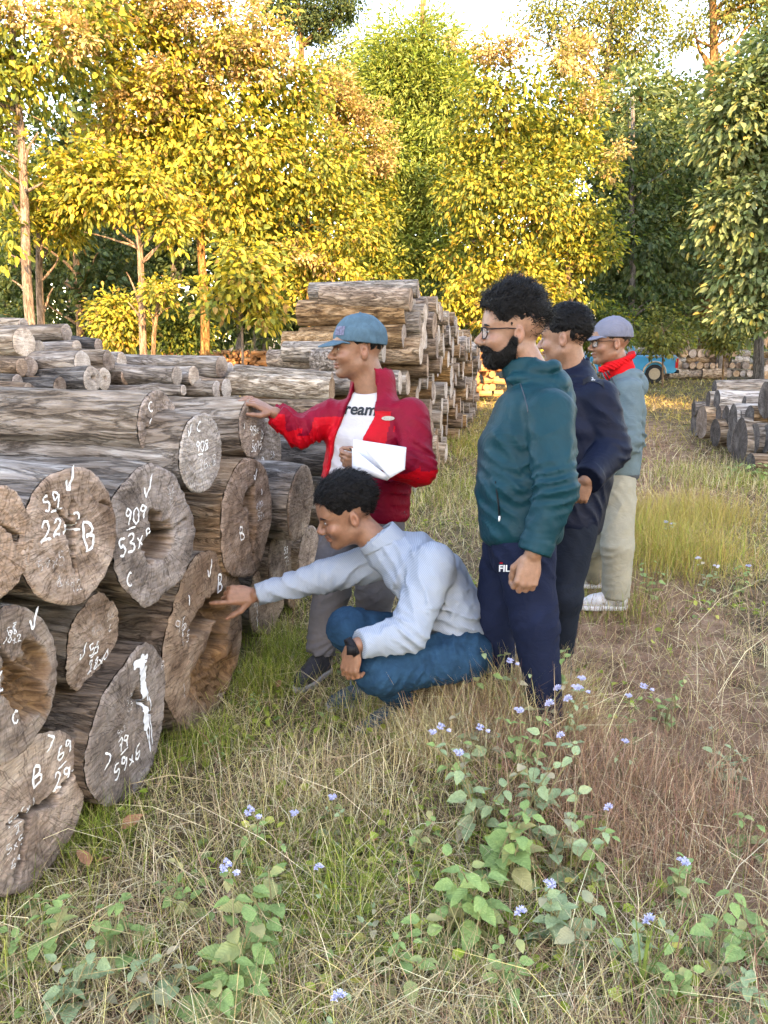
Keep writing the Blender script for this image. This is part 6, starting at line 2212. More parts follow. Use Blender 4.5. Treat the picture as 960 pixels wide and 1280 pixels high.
def person_mesh(label, base, pieces, skin, group='men inspecting the logs', head=None, stub=0.0):
    Vs, Fs, n = [], [], 0
    col = np.ones((sum(len(V) for V, F in pieces), 3))
    if head is not None:        # lips, shaved chin, ears and cheeks differ in tone from the rest of the face
        o_, A_, s_ = head
        q = ((pieces[0][0] - o_) @ A_.T) / s_
        nv = len(q)
        lip = np.clip(1.4 - np.linalg.norm((q - (.094, 0, -.0665)) / (.02, .026, .0135), axis=1), 0, 1)[:, None]
        col[:nv] *= 1 - lip * np.array((.18, .42, .36))
        ch = np.clip(1.5 - np.linalg.norm((q - (.07, 0, -.085)) / (.06, .055, .034), axis=1), 0, 1) * (1 - lip[:, 0])
        col[:nv] *= 1 - stub * ch[:, None] * np.array((.9, .8, .7))
        ck = np.clip(1.2 - np.linalg.norm((q - (.07, .042, -.025)) / .03, axis=1), 0, 1)[:, None] + np.clip(1.2 - np.linalg.norm((q - (-.01, .082, -.012)) / .03, axis=1), 0, 1)[:, None] + np.clip(1.2 - np.linalg.norm((q - (.11, 0, -.03)) / .018, axis=1), 0, 1)[:, None]
        col[:nv] *= 1 + np.clip(ck, 0, 1) * np.array((.10, -.04, -.05))
        ey = np.clip(1.3 - np.linalg.norm((q - (.085, .033, -.004)) / (.03, .026, .018), axis=1), 0, 1)[:, None]
        col[:nv] *= 1 - ey * np.array((.22, .24, .22))
    for V, F in pieces:
        Vs.append(V - base); Fs.append(F + n); n += len(V)
    o = mk('person', np.concatenate(Vs), np.concatenate(Fs), M[skin], None, col=col)
    o.location = base
    tag(o, label, 'person', group)
    return o


def core(joints):
    """slim body under the clothes: list of (a,b,ra,rb)"""
    pr = [s_cone(*j) for j in joints]
    pts = [j[0] for j in joints] + [j[1] for j in joints]
    return mesh_sdf(s_union(pr, .03), *bounds(pts, .13), .012)
# ------------------------------------------------------------------ the five men
UP = np.array((0, 0, 1.0))


def left_of(f):
    f = nrm((f[0], f[1], 0))
    return np.array((-f[1], f[0], 0))


class Arm(list):
    sh = None


def sleeve(sh, el, wr, r, cuff=True):
    sh, el, wr = map(np.asarray, (sh, el, wr))
    axw = nrm(wr - el)
    fore = s_cone(el, wr + axw * .02, r[1], r[2])
    out = Arm([s_cone(sh, el, r[0], r[1]), lambda p: np.maximum(fore(p), (p - wr) @ axw)])
    ax = nrm(wr - el)
    if cuff:
        cf = s_cone(wr - ax * .030, wr + ax * .02, r[2] + .006, r[2] + .004)
        out.append(lambda p: np.maximum(np.maximum(cf(p), (p - wr) @ ax - .002), (wr - p) @ ax - .034))
    out.sh = sh
    return out


def arm_folds(sh, el, wr, amp, sd, wl=.035):
    sh, el, wr = map(np.asarray, (sh, el, wr))
    a, b = el - sh, wr - el
    s1 = np.cross(a, b); s1 = nrm(s1) if np.linalg.norm(s1) > 1e-6 else UP
    s2 = nrm(np.cross(a, s1))
    return [(el, .09, nrm(a) + nrm(b) + .7 * s1 + .6 * s2, wl, amp * 1.5, sd), ((sh + el) / 2, .13, .6 * nrm(a) + .9 * s1 - .5 * s2, wl * 1.6, amp, sd + 2), ((el + wr) / 2, .10, .6 * nrm(b) - .8 * s1 + .6 * s2, wl * 1.3, amp, sd + 4), (wr - nrm(b) * .05, .05, nrm(b) + .5 * s1, wl * .6, amp * .8, sd + 6)]


def leg_folds(h, k, a, amp, sd):
    h, k, a = map(np.asarray, (h, k, a))
    return [(k, .11, nrm(k - h) + nrm(a - k) + np.array((1.1, .5, 0)), .045, amp * .9, sd), ((h + k) / 2, .17, .5 * nrm(k - h) + np.array((.9, -.3, 0)), .08, amp, sd + 1), (a, .10, nrm(a - k) + np.array((.7, .4, 0)), .035, amp * .9, sd + 2), (h, .15, .7 * nrm(k - h) + np.array((-.8, .3, 0)), .05, amp, sd + 3)]


CURL_FIST = [(.9, 1.2, .7)] * 4
CURL_REST = [(.35, .55, .35), (.45, .6, .4), (.5, .65, .4), (.55, .7, .45)]


# ---------------- man in the teal jacket
def man_teal():
    base = np.array((*P(655, 900, 2.85)[:2], 0.0))
    base[1] = P(655, 640, 2.88)[1]
    f = nrm((-1, 0.04, 0)); lat = left_of(f)
    ho, A = head_frame(P(641, 414, 2.85), (-1, 0.02, -0.02)); s = 1.10
    hl = head_local(1.0, 1.02)
    nb = P(668, 474, 2.88)
    shL, elL, wrL = P(687, 516, 2.67), P(695, 612, 2.58), P(667, 692, 2.58)
    shR, elR, wrR = P(664, 512, 3.06), P(668, 600, 3.12), P(640, 665, 3.05)
    hip = P(652, 672, 2.87)
    hL, kL, aL = P(655, 690, 2.79), P(668, 775, 2.78), P(690, 862, 2.83)
    hR, kR, aR = P(636, 690, 2.99), P(618, 775, 3.02), P(628, 860, 3.06)
    for a in (aL, aR): a[2] = .10
    V1 = mesh_sdf(s_union([in_head(hl, ho, A, s), s_cone(ho + np.array((-.02, 0, -.05)) @ A * s, nb, .058, .066)], .025), *bounds(head_pts(ho, A, s) + [nb], .07), .0036)
    hand_prims.flip = True
    hp, tips = hand_prims(wrL + np.array((-.004, 0, -.012)), nrm(np.array((-.22, -.10, -.97))), np.array((-1.0, 0, .2)), [(.75, .95, .5), (.7, 1.0, .5), (.7, 1.05, .5), (.75, 1.1, .5)], thumb=(.75, .35, -.5), thumb2=(.9, -.1, -.4), s=1.1)
    hp.append(s_cone(wrL + np.array((.01, 0, .05)), wrL, .030, .027))
    V2 = mesh_sdf(s_union(hp, .007), *bounds(tips + [wrL], .07), .0032)
    hand_prims.flip = False
    V3 = core([(hip, P(660, 540, 2.87), .09, .09), (P(660, 540, 2.87), nb, .09, .05), (shL, elL, .03, .03), (elL, wrL, .03, .025), (shR, elR, .03, .03), (elR, wrR, .03, .025), (hL, kL, .05, .04), (kL, aL, .04, .03), (hR, kR, .05, .04), (kR, aR, .04, .03)])
    root = person_mesh('bearded man in a teal hooded jacket and navy track pants, seen in profile', base, [V1, V2, V3], 'skin_a', head=(ho, A, s))
    eyes(root, base, ho, A, s)
    # hair: full and swept up
    hr = in_head(hair_local(.012, .007, 30, 3, top=.036, front=.016, side=.5, fade=.20, back=.22), ho, A, s)
    V, F = mesh_sdf(hr, *bounds(head_pts(ho, A, s, .19), .02), .0036)
    hair = mk('hair', V - base, F, M['hair'], root)
    hair_strands(root, base, hair, ho, A, s, 4200, .042, 5, .45, .0010, rand=.45, flow=(-.7, 0, .25))
    V, F = mesh_sdf(in_head(beard_local(hl, .0055, 8), ho, A, s), *bounds(head_pts(ho, A, s), .02), .0036)
    bo = mk('beard', V - base, F, M['beard'], root)
    hair_strands(root, base, bo, ho - np.array((0, 0, .2)), A, s, 3000, .013, 15, .6, .0008, rand=.5, flow=(.1, 0, -1), low=True)
    glasses(root, base, ho, A, s)
    secs = [(P(651, 664, 2.87), .20, .152), (P(651, 615, 2.87), .21, .168), (P(658, 560, 2.87), .215, .176), (P(667, 515, 2.88), .20, .145), (P(668, 484, 2.88), .12, .09)]
    pr = [s_loft(secs, lat)]
    arms = [sleeve(shL, elL, wrL + (elL - wrL) * .04, (.086, .074, .050)), sleeve(shR, elR, wrR, (.085, .07, .05))]
    A_ = np.stack([f, lat, UP])
    collar = [s_cone(P(667, 486, 2.88), P(654, 460, 2.87), .092, .080)]
    hood = [s_ell(P(693, 480, 2.88), (.062, .125, .060), A_), s_ell(P(704, 500, 2.88), (.040, .11, .055), A_), s_ell(P(672, 462, 2.80), (.05, .035, .032), A_), s_ell(P(688, 457, 2.86), (.035, .09, .028), A_), s_ell(P(650, 474, 2.80), (.05, .04, .025), A_)]
    fd = folds(arm_folds(shL, elL, wrL, .007, 11) + arm_folds(shR, elR, wrR, .006, 21) +
               [(P(625, 600, 2.72), .16, (1, 0, .9), .05, .007, 31), (P(640, 640, 2.75), .14, (.8, .1, 1), .045, .006, 33), (P(700, 480, 2.8), .07, (.4, 0, 1), .03, .006, 37), (P(640, 530, 2.75), .12, (1, 0, .35), .06, .005, 39), (P(705, 560, 2.8), .14, (.6, .2, -1), .05, .006, 41)])
    neckhole = s_cone(nb, P(655, 445, 2.87), .058, .074)

    def cut(p, d):
        hd = s_union(hood, .02)(p) + .004 * vnoise(p * 18, 4)
        d = smin(d, hd, .012)
        pouch = s_ell(P(690, 446, 2.87), (.045, .07, .03), A_)(p)
        d = np.maximum(d, -pouch)
        zz = 0
        return np.maximum(d, -neckhole(p))
    jk = cloth('jacket', pr + collar, .022, [secs[0][0], nb, shL, elL, wrL, shR, elR, wrR, P(715, 470, 2.87)], .24, .0072, M['teal'], root, base, fold=fd, amp=.003, fr=8, seed=4, cut=cut, arms=arms)
    # hem band and cuff elastic, zipper pull, shoulder seam
    mb = MB()
    zc = secs[0][0]
    th = np.linspace(0, 2 * math.pi, 49)
    mb2 = MB()
    zp = project([jk], [P(624, 646, 2.6) - base, P(619, 600, 2.6) - base, P(621, 615, 2.6) - base, P(623, 630, 2.6) - base], P(624, 646, 1) - (0, 0, CAM_Z))
    mb.tube(zp[[1, 2, 3, 0]], .0028, 6); mb.build('pocket_zip', M['black'], jk)
    mb = MB(); mb.box(zp[0] + (0, -.004, -.006), (.003, .003, .009)); mb.build('zip_pull', M['white_print'], jk)
    sm = project([jk], [P(u, v, 2.55) - base for (u, v) in ((650, 478), (653, 487), (656, 497), (659, 508), (660, 516))], P(655, 500, 1) - (0, 0, CAM_Z))
    mb = MB(); mb.tube(sm, .0018, 5); mb.build('seam_piping', M['hood_band'], jk)
    pr = sleeve(hL, kL, aL, (.112, .084, .054), cuff=False) + sleeve(hR, kR, aR, (.105, .080, .054), cuff=False) + [s_loft([(P(650, 700, 2.88), .165, .115), (P(652, 655, 2.87), .17, .12)], lat)]
    tr = cloth('trousers', pr, .03, [hip, hL, kL, aL, hR, kR, aR], .16, .0085, M['navy_trk'], root, base, fold=folds(leg_folds(hL, kL, aL, .006, 51) + leg_folds(hR, kR, aR, .006, 61)), amp=.003, seed=9)
    D = P(637, 710, 1) - (0, 0, CAM_Z)
    lettering('FILA', .034, P(634, 711, 2.6) - base, (1, 0, 0), UP, D, [tr], M['white_print'], tr, 0, .0008, lift=.004)
    lettering('-', .04, P(626, 702.5, 2.6) - base, (1, 0, 0), UP, D, [tr], M['red'], tr, 0, .0005, name='logo_bar', lift=.005)
    shoe(root, base, aL, f, M['shoe_dark'], M['sole'])
    shoe(root, base, aR, f, M['shoe_dark'], M['sole'])


# ---------------- man in the navy jacket
def man_navy():
    base = np.array((*P(715, 640, 3.62)[:2], 0.0))
    f = nrm((-.88, .45, 0)); lat = left_of(f)
    ho, A = head_frame(P(706, 422, 3.58), (-.88, .44, -.05)); s = 1.05
    hl = head_local()
    nb = P(719, 470, 3.62)
    shL, elL, wrL = P(748, 500, 3.47), P(763, 562, 3.46), P(733, 600, 3.30)
    shR, elR, wrR = P(702, 498, 3.78), P(690, 560, 3.85), P(695, 610, 3.7)
    hL, kL, aL = P(718, 665, 3.55), P(704, 745, 3.52), P(697, 815, 3.6)
    hR, kR, aR = P(706, 665, 3.72), P(695, 745, 3.72), P(690, 815, 3.75)
    for a in (aL, aR): a[2] = .10
    V1 = mesh_sdf(s_union([in_head(hl, ho, A, s), s_cone(ho + np.array((-.02, 0, -.05)) @ A * s, nb, .058, .064)], .025), *bounds(head_pts(ho, A, s) + [nb], .07), .004)
    hand_prims.flip = True
    hp, tips = hand_prims(wrL, nrm(np.array((-.25, .1, -.9))), np.array((-.9, .3, .1)), CURL_FIST, s=1.0)
    V2 = mesh_sdf(s_union(hp + [s_cone(wrL, wrL + (elL - wrL) * .2, .026, .03)], .007), *bounds(tips + [wrL], .07), .004)
    hand_prims.flip = False
    V3 = core([(P(715, 660, 3.62), P(726, 540, 3.62), .08, .09), (P(726, 540, 3.62), nb, .09, .05), (shL, elL, .03, .03), (elL, wrL, .03, .025), (shR, elR, .03, .03), (elR, wrR, .03, .025), (hL, kL, .05, .04), (kL, aL, .04, .03), (hR, kR, .05, .04), (kR, aR, .04, .03)])
    root = person_mesh('dark-haired man in navy jacket standing behind the teal jacket', base, [V1, V2, V3], 'skin_a', head=(ho, A, s), stub=.3)
    eyes(root, base, ho, A, s)
    hr = in_head(hair_local(.012, .005, 70, 13, top=.018, side=.6, fade=.16), ho, A, s)
    V, F = mesh_sdf(hr, *bounds(head_pts(ho, A, s, .17), .02), .004)
    hair = mk('hair', V - base, F, M['hair'], root)
    hair_strands(root, base, hair, ho, A, s, 3000, .024, 6, .55, .0016)
    secs = [(P(716, 655, 3.62), .19, .13), (P(722, 600, 3.62), .205, .15), (P(727, 545, 3.62), .215, .155), (P(726, 500, 3.62), .20, .12), (P(720, 474, 3.62), .11, .085)]
    arms = [sleeve(shL, elL, wrL, (.092, .088, .062)), sleeve(shR, elR, wrR, (.085, .08, .06))]
    pr = [s_loft(secs, lat)] + [s_cone(P(720, 474, 3.62), P(718, 456, 3.62), .085, .074)]
    nh = s_cone(nb, P(716, 440, 3.62), .058, .074)
    jk = cloth('jacket', pr, .025, [secs[0][0], nb, shL, elL, wrL, shR, elR, wrR], .22, .0085, M['navy'], root, base, fold=folds(arm_folds(shL, elL, wrL, .008, 71, .045) + [(P(735, 620, 3.5), .14, (1, 0, .6), .05, .006, 75), (P(725, 480, 3.5), .06, (0, 0, 1), .022, .006, 77)]), amp=.004, seed=14, cut=lambda p, d: np.maximum(d, -nh(p)), arms=arms)
    # strap over the near shoulder with a small ring mark
    D = P(745, 480, 1) - (0, 0, CAM_Z)
    def band(pts, w):
        a = project([jk], [P(u, v - w, 3.2) - base for (u, v) in pts], D); b = project([jk], [P(u, v + w, 3.2) - base for (u, v) in pts], D)
        k = np.arange(len(pts) - 1); n = len(pts)
        off = nrm(D) * -.004
        return np.concatenate([a + off, b + off]), np.stack([k, k + 1, k + 1 + n, k + n], -1)
    V, F = band([(727, 478), (733, 474), (740, 472.5), (747, 474), (753, 478), (756, 483)], 4)
    st = mk('shoulder_strap', V, F, M['black'], jk)
    th = np.linspace(0, 2 * math.pi, 13)
    for du in (-1.6, 1.8):
        q = project([st, jk], [P(741 + du + 1.5 * math.cos(t), 473 + 1.8 * math.sin(t), 3.2) - base for t in th], D) + nrm(D) * -.005
        mb = MB(); mb.tube(q, .0014, 5, cap=False); mb.build('strap_mark', M['white_print'], st)
    pr = sleeve(hL, kL, aL, (.105, .085, .065), cuff=False) + sleeve(hR, kR, aR, (.105, .085, .065), cuff=False) + [s_loft([(P(712, 680, 3.63), .16, .11), (P(714, 645, 3.62), .165, .115)], lat)]
    cloth('trousers', pr, .03, [hL, kL, aL, hR, kR, aR, P(714, 645, 3.62)], .15, .0095, M['black_trs'], root, base, fold=folds(leg_folds(hL, kL, aL, .006, 81)), seed=19)
    shoe(root, base, aL, f, M['shoe_dark'], M['sole']); shoe(root, base, aR, f, M['shoe_dark'], M['sole'])


# ---------------- man with grey cap and red scarf
def man_grey():
    base = np.array((*P(765, 620, 4.55)[:2], 0.0))
    f = nrm((-1, 0.02, 0)); lat = left_of(f)
    ho, A = head_frame(P(763, 428, 4.52), (-1, -.06, -.03)); s = 1.06
    hl = head_local(1.0)
    nb = P(776, 466, 4.55)
    shL, elL, wrL = P(784, 490, 4.38), P(787, 552, 4.34), P(754, 590, 4.30)
    shR, elR, wrR = P(768, 488, 4.72), P(764, 550, 4.78), P(745, 590, 4.7)
    hL, kL, aL = P(772, 612, 4.46), P(772, 685, 4.44), P(770, 740, 4.50)
    hR, kR, aR = P(758, 612, 4.64), P(745, 680, 4.7), P(742, 715, 4.9)
    aL[2] = .12; aR[2] = .12
    V1 = mesh_sdf(s_union([in_head(hl, ho, A, s), s_cone(ho + np.array((-.02, 0, -.05)) @ A * s, nb, .058, .064)], .025), *bounds(head_pts(ho, A, s) + [nb], .07), .0045)
    V3 = core([(P(768, 610, 4.55), P(777, 520, 4.55), .07, .08), (P(777, 520, 4.55), nb, .08, .05), (shL, elL, .03, .03), (elL, wrL, .03, .03), (shR, elR, .03, .03), (elR, wrR, .03, .03), (hL, kL, .05, .04), (kL, aL, .04, .03), (hR, kR, .05, .04), (kR, aR, .04, .03)])
    root = person_mesh('man in grey cap, red scarf, grey-teal hoodie and khaki trousers', base, [V1, V3], 'skin_b', head=(ho, A, s), stub=.2)
    eyes(root, base, ho, A, s)
    V, F = mesh_sdf(in_head(hair_local(.006, .003, 60, 23), ho, A, s), *bounds(head_pts(ho, A, s, .16), .02), .0045)
    mk('hair', V - base, F, M['stubble'], root)
    cap_parts(root, base, ho, A, s, M['grey_cap'], .075, z0=.030, tilt=.05, thick=.015, seed=3)
    glasses(root, base, ho, A, s)
    A_ = np.stack([f, lat, UP])
    secs = [(P(771, 592, 4.55), .18, .122), (P(774, 550, 4.55), .19, .128), (P(777, 515, 4.55), .195, .124), (P(778, 486, 4.55), .18, .10), (P(776, 470, 4.55), .10, .08)]
    hood = [s_ell(P(797, 482, 4.56), (.055, .12, .075), A_), s_ell(P(788, 468, 4.52), (.07, .10, .035), A_)]
    arms = [sleeve(shL, elL, wrL, (.078, .068, .05)), sleeve(shR, elR, wrR, (.078, .068, .05)), hood]
    pr = [s_loft(secs, lat)]
    jk = cloth('hoodie', pr, .022, [secs[0][0], nb, shL, elL, wrL, shR, elR, wrR, P(805, 490, 4.55)], .2, .0095, None, root, base, mats=[M['hoodie'], M['hood_band']], mi=lambda c: (c[:, 2] < P(771, 588, 4.55)[2]).astype(int),
               fold=folds(arm_folds(shL, elL, wrL, .008, 91, .05) + [(P(795, 540, 4.4), .16, (.4, 0, 1), .06, .008, 95), (P(797, 475, 4.4), .07, (.6, 0, 1), .03, .006, 97)]), amp=.004, seed=24, arms=arms)
    D = P(755, 470, 1) - (0, 0, CAM_Z)
    for i in range(3):
        q = project([jk], [P(752 + i * 4 + k * 2.6, 466 + k * 5 - i, 4.2) - base for k in range(7)], D)
        mb = MB(); mb.tube(q, .0045, 5); mb.build('sleeve_stripe', M['hood_band'], jk)
    n0, n1 = P(774, 464, 4.54), P(770, 447, 4.53)
    sc = [s_cone(n0, n1, .092, .080), s_cone(P(752, 462, 4.46), P(766, 457, 4.44), .020, .026), s_cone(P(766, 457, 4.44), P(790, 444, 4.48), .026, .022), s_cone(P(790, 444, 4.48), P(789, 442, 4.60), .022, .022)]
    nh2 = s_cone(n0 - UP * .02, P(766, 430, 4.53), .056, .074)
    top = lambda p: (p[:, 2] - (n1[2] - .004 + (p[:, 0] - n1[0]) * .35))
    cloth('scarf', sc, .012, [P(750, 466, 4.45), P(794, 438, 4.65)], .08, .005, M['scarf'], root, base, fold=folds([(P(772, 455, 4.45), .14, (.45, .1, 1), .018, .007, 98)]), amp=.003, fr=16, cut=lambda p, d: np.maximum(np.maximum(d, -nh2(p)), top(p)))
    pr = sleeve(hL, kL, aL - UP * .05, (.105, .090, .078), cuff=False) + sleeve(hR, kR, aR - UP * .05, (.105, .086, .074), cuff=False) + [s_loft([(P(766, 625, 4.56), .155, .11), (P(770, 588, 4.55), .16, .108)], lat)]
    cloth('trousers', pr, .03, [hL, kL, aL, hR, kR, aR, P(770, 588, 4.55)], .14, .0095, M['khaki'], root, base, fold=folds(leg_folds(hL, kL, aL, .009, 101) + leg_folds(hR, kR, aR, .008, 111)), seed=29)
    shoe(root, base, aL, f, M['shoe_white'], M['sole_white']); shoe(root, base, aR, f, M['shoe_white'], M['sole_white'])


# ---------------- man in the red jacket
def man_red():
    base = np.array((*P(450, 640, 3.6)[:2], 0.0))
    f = nrm((-.5, -.866, 0)); lat = left_of(f)
    ho, A = head_frame(P(447, 436, 3.50), (-.96, -.26, .0)); s = 1.10
    hl = head_local(1.06)
    nb = P(466, 492, 3.56)
    shR, elR, wrR = P(414, 520, 3.62), P(377, 541, 3.55), P(344, 516, 3.47)
    shL, elL, wrL = P(513, 520, 3.44), P(524, 585, 3.36), P(466, 578, 3.20)
    hR, kR, aR = P(428, 640, 3.66), P(415, 735, 3.62), P(400, 812, 3.60)
    hL, kL, aL = P(480, 640, 3.55), P(468, 738, 3.50), P(462, 815, 3.62)
    for a in (aL, aR): a[2] = .10
    V1 = mesh_sdf(s_union([in_head(hl, ho, A, s), s_cone(ho + np.array((-.02, 0, -.05)) @ A * s, nb, .072, .080)], .03), *bounds(head_pts(ho, A, s) + [nb], .09), .0038)
    # right hand lies on the log, fingers to the left
    hp, tips = hand_prims(wrR + np.array((-.012, 0, .006)), nrm(np.array((-.84, -.15, .42))), np.array((.15, -.9, -.35)), [(.25, .5, .3), (.15, .45, .3), (.1, .4, .3), (.0, .35, .3)], thumb=(.6, .7, -.3), thumb2=(.9, .3, -.2), spread=.12, s=1.05)
    hp.append(s_cone(wrR + (elR - wrR) * .15, wrR, .032, .027))
    V2 = mesh_sdf(s_union(hp, .007), *bounds(tips + [wrR], .07), .0036)
    # left hand grips the sheets
    hand_prims.flip = True
    hp, tips = hand_prims(wrL + np.array((-.02, 0, -.004)), nrm(np.array((-.85, -.1, .12))), np.array((-.1, -.25, .95)), [(.6, .9, .6), (.9, 1.0, .6), (1.0, 1.0, .6), (1.1, 1.0, .6)], thumb=(.75, .4, -.45), thumb2=(.9, -.1, -.3), s=1.05)
    hp.append(s_cone(wrL + (elL - wrL) * .2, wrL, .032, .027))
    V2b = mesh_sdf(s_union(hp, .007), *bounds(tips + [wrL], .07), .0036)
    hand_prims.flip = False
    V3 = core([(P(452, 640, 3.6), P(462, 545, 3.56), .08, .09), (P(462, 545, 3.56), nb, .09, .05), (shL, elL, .03, .03), (elL, wrL, .03, .025), (shR, elR, .03, .03), (elR, wrR, .03, .025), (hL, kL, .05, .04), (kL, aL, .04, .03), (hR, kR, .05, .04), (kR, aR, .04, .03)])
    root = person_mesh('man in open red jacket and denim cap resting one hand on a log', base, [V1, V2, V2b, V3], 'skin_b', head=(ho, A, s), stub=.35)
    eyes(root, base, ho, A, s)
    V, F = mesh_sdf(in_head(hair_local(.007, .003, 60, 33), ho, A, s), *bounds(head_pts(ho, A, s, .16), .02), .004)
    mk('hair', V - base, F, M['hair'], root)
    cp = cap_parts(root, base, ho, A, s, M['denim_cap'], .088, z0=.026, tilt=.10, thick=.016, seed=5)
    # emblem on the cap front
    q = np.array([(.093 * math.cos(a), .093 * math.sin(a) + .0, .074 + z) for a, z in ((.35, -.014), (.62, -.014), (.62, .014), (.35, .014))])
    T = lambda p: (np.asarray(p, float) * s) @ A + ho - base
    em = []
    for k in range(7):
        for j in range(4):
            a = .25 + .5 * k / 6; z = .055 + .035 * j / 3
            em.append((.118 * math.cos(a) * math.sqrt(max(.05, 1 - ((z - .04) / .105) ** 2)) - .012, .098 * math.sin(a) * math.sqrt(max(.05, 1 - ((z - .04) / .105) ** 2)), z))
    i = (np.arange(6)[:, None] * 4 + np.arange(3)[None]).ravel()
    mk('emblem', T(em), np.stack([i, i + 1, i + 5, i + 4], -1), M['emblem'], cp)
    secs = [(P(457, 640, 3.60), .215, .145), (P(457, 600, 3.58), .215, .15), (P(462, 550, 3.57), .215, .145), (P(465, 514, 3.56), .195, .11), (P(466, 492, 3.56), .10, .085)]
    tee = [(c, a - .022, b - .018) for c, a, b in secs]
    tee[0] = (P(455, 622, 3.6), .19, .128)
    tsh = cloth('t_shirt', [s_loft(tee, lat), s_cone(nb - UP * .03, P(463, 484, 3.55), .098, .084)], .03, [tee[0][0], nb], .24, .0075, M['tee'], root, base, cut=lambda p, d: np.maximum(np.maximum(d, p[:, 2] - (nb[2] + .030 - .35 * ((p - nb) @ f))), -s_cone(nb - UP * .06, P(463, 455, 3.55), .070, .085)(p)), fold=folds([(P(428, 580, 3.45), .14, (.7, 0, .8), .06, .005, 121)]), amp=.003, seed=31)
    arms = [sleeve(shR, elR, wrR + (elR - wrR) * .05, (.082, .074, .048)), sleeve(shL, elL, wrL + (elL - wrL) * .10, (.085, .078, .05))]
    pr = [s_loft(secs, lat)] + [s_cone(P(466, 494, 3.56), P(467, 479, 3.56), .114, .108)]
    cen = P(462, 560, 3.57)
    zs = [P(440, v, 3.45)[2] for v in (640, 600, 560, 520, 480, 460)]
    l0s = [-.15, -.142, -.128, -.095, -.062, -.062]
    l1s = [.01, .012, .03, .075, .055, .06]
    nh = s_cone(nb, P(466, 450, 3.55), .080, .086)
    z_n = P(440, 508, 3.45)[2]

    def cut(p, d):
        q = p - cen
        l = q @ lat; ff = q @ f
        o = np.argsort(zs)
        a = np.interp(p[:, 2], np.array(zs)[o], np.array(l0s)[o]); b = np.interp(p[:, 2], np.array(zs)[o], np.array(l1s)[o])
        wedge = np.maximum(np.maximum(a - l, l - b), np.where(p[:, 2] > z_n, .012, .035) - ff)
        d = np.maximum(d, -wedge)
        return np.maximum(d, -nh(p))

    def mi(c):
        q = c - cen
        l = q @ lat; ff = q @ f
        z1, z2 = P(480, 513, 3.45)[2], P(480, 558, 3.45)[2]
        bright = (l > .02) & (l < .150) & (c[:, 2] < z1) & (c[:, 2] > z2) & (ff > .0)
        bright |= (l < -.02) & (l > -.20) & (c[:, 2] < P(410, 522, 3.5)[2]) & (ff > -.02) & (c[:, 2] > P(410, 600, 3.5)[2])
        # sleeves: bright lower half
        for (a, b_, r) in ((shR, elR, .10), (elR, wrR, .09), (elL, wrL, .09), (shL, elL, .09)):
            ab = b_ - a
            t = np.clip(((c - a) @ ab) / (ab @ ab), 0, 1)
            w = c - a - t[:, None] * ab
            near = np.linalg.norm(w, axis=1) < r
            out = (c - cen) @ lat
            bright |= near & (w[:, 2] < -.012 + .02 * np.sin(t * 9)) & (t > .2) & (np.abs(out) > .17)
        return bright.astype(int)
    fd = folds(arm_folds(shR, elR, wrR, .009, 131) + arm_folds(shL, elL, wrL, .009, 141) + [(P(490, 600, 3.4), .15, (.3, 0, 1), .05, .007, 151), (P(480, 540, 3.4), .12, (1, 0, .2), .06, .004, 153), (P(410, 560, 3.5), .12, (1, 0, .3), .05, .004, 155)])
    jk = cloth('jacket', pr, .022, [secs[0][0], nb, shR, elR, wrR, shL, elL, wrL], .24, .0068, None, root, base, mats=[M['crimson'], M['red']], mi=mi, fold=fd, amp=.003, seed=34, cut=cut, arms=arms)
    D = P(486, 522, 1) - (0, 0, CAM_Z)
    th = np.linspace(0, 2 * math.pi, 16, endpoint=False)
    q = project([jk], [P(485 + 9 * math.cos(t), 523 + 3.2 * math.sin(t), 3.1) - base for t in th], D) - nrm(D) * .003
    bd = mk('badge', q, np.array([np.arange(16)]), M['badge'], jk)
    q = project([jk], [P(485 + 5.5 * math.cos(t), 523 + 1.5 * math.sin(t), 3.1) - base for t in th], D) - nrm(D) * .006
    mk('badge_print', q, np.array([np.arange(16)]), M['ink'], bd)
    lettering('dreams', .074, P(449, 512, 3.2) - base, (1, -.25, -.03), UP, P(437, 512, 1) - (0, 0, CAM_Z), [tsh], M['ink'], tsh, .25, .002)
    pr = sleeve(hR, kR, aR, (.108, .088, .070), cuff=False) + sleeve(hL, kL, aL, (.108, .088, .070), cuff=False) + [s_loft([(P(453, 650, 3.62), .165, .115), (P(456, 612, 3.6), .17, .12)], lat)]
    cloth('trousers', pr, .03, [hL, kL, aL, hR, kR, aR, P(456, 612, 3.6)], .15, .0085, M['grey_trs'], root, base, fold=folds(leg_folds(hR, kR, aR, .009, 161) + leg_folds(hL, kL, aL, .008, 171)), seed=39)
    shoe(root, base, aR, (-.45, -.9), M['shoe_dark'], M['sole']); shoe(root, base, aL, (-.3, -.95), M['shoe_dark'], M['sole'])
    # pen in the left hand and the sheets (things of their own)
    a, b = P(437, 560, 3.08), P(447, 572, 3.12)
    mb = MB(); mb.tube([a, a * .5 + b * .5, b + (b - a) * .9], [.0025, .0042, .0042], 8)
    pen = mb.build('pen', M['black'])
    tag(pen, 'black pen between the fingers above the white papers', 'pen')
    base_p = P(442, 575, 3.14)
    pp = empty('papers', Matrix.Translation(base_p))
    tag(pp, 'folded white papers held against the red jacket', 'papers')

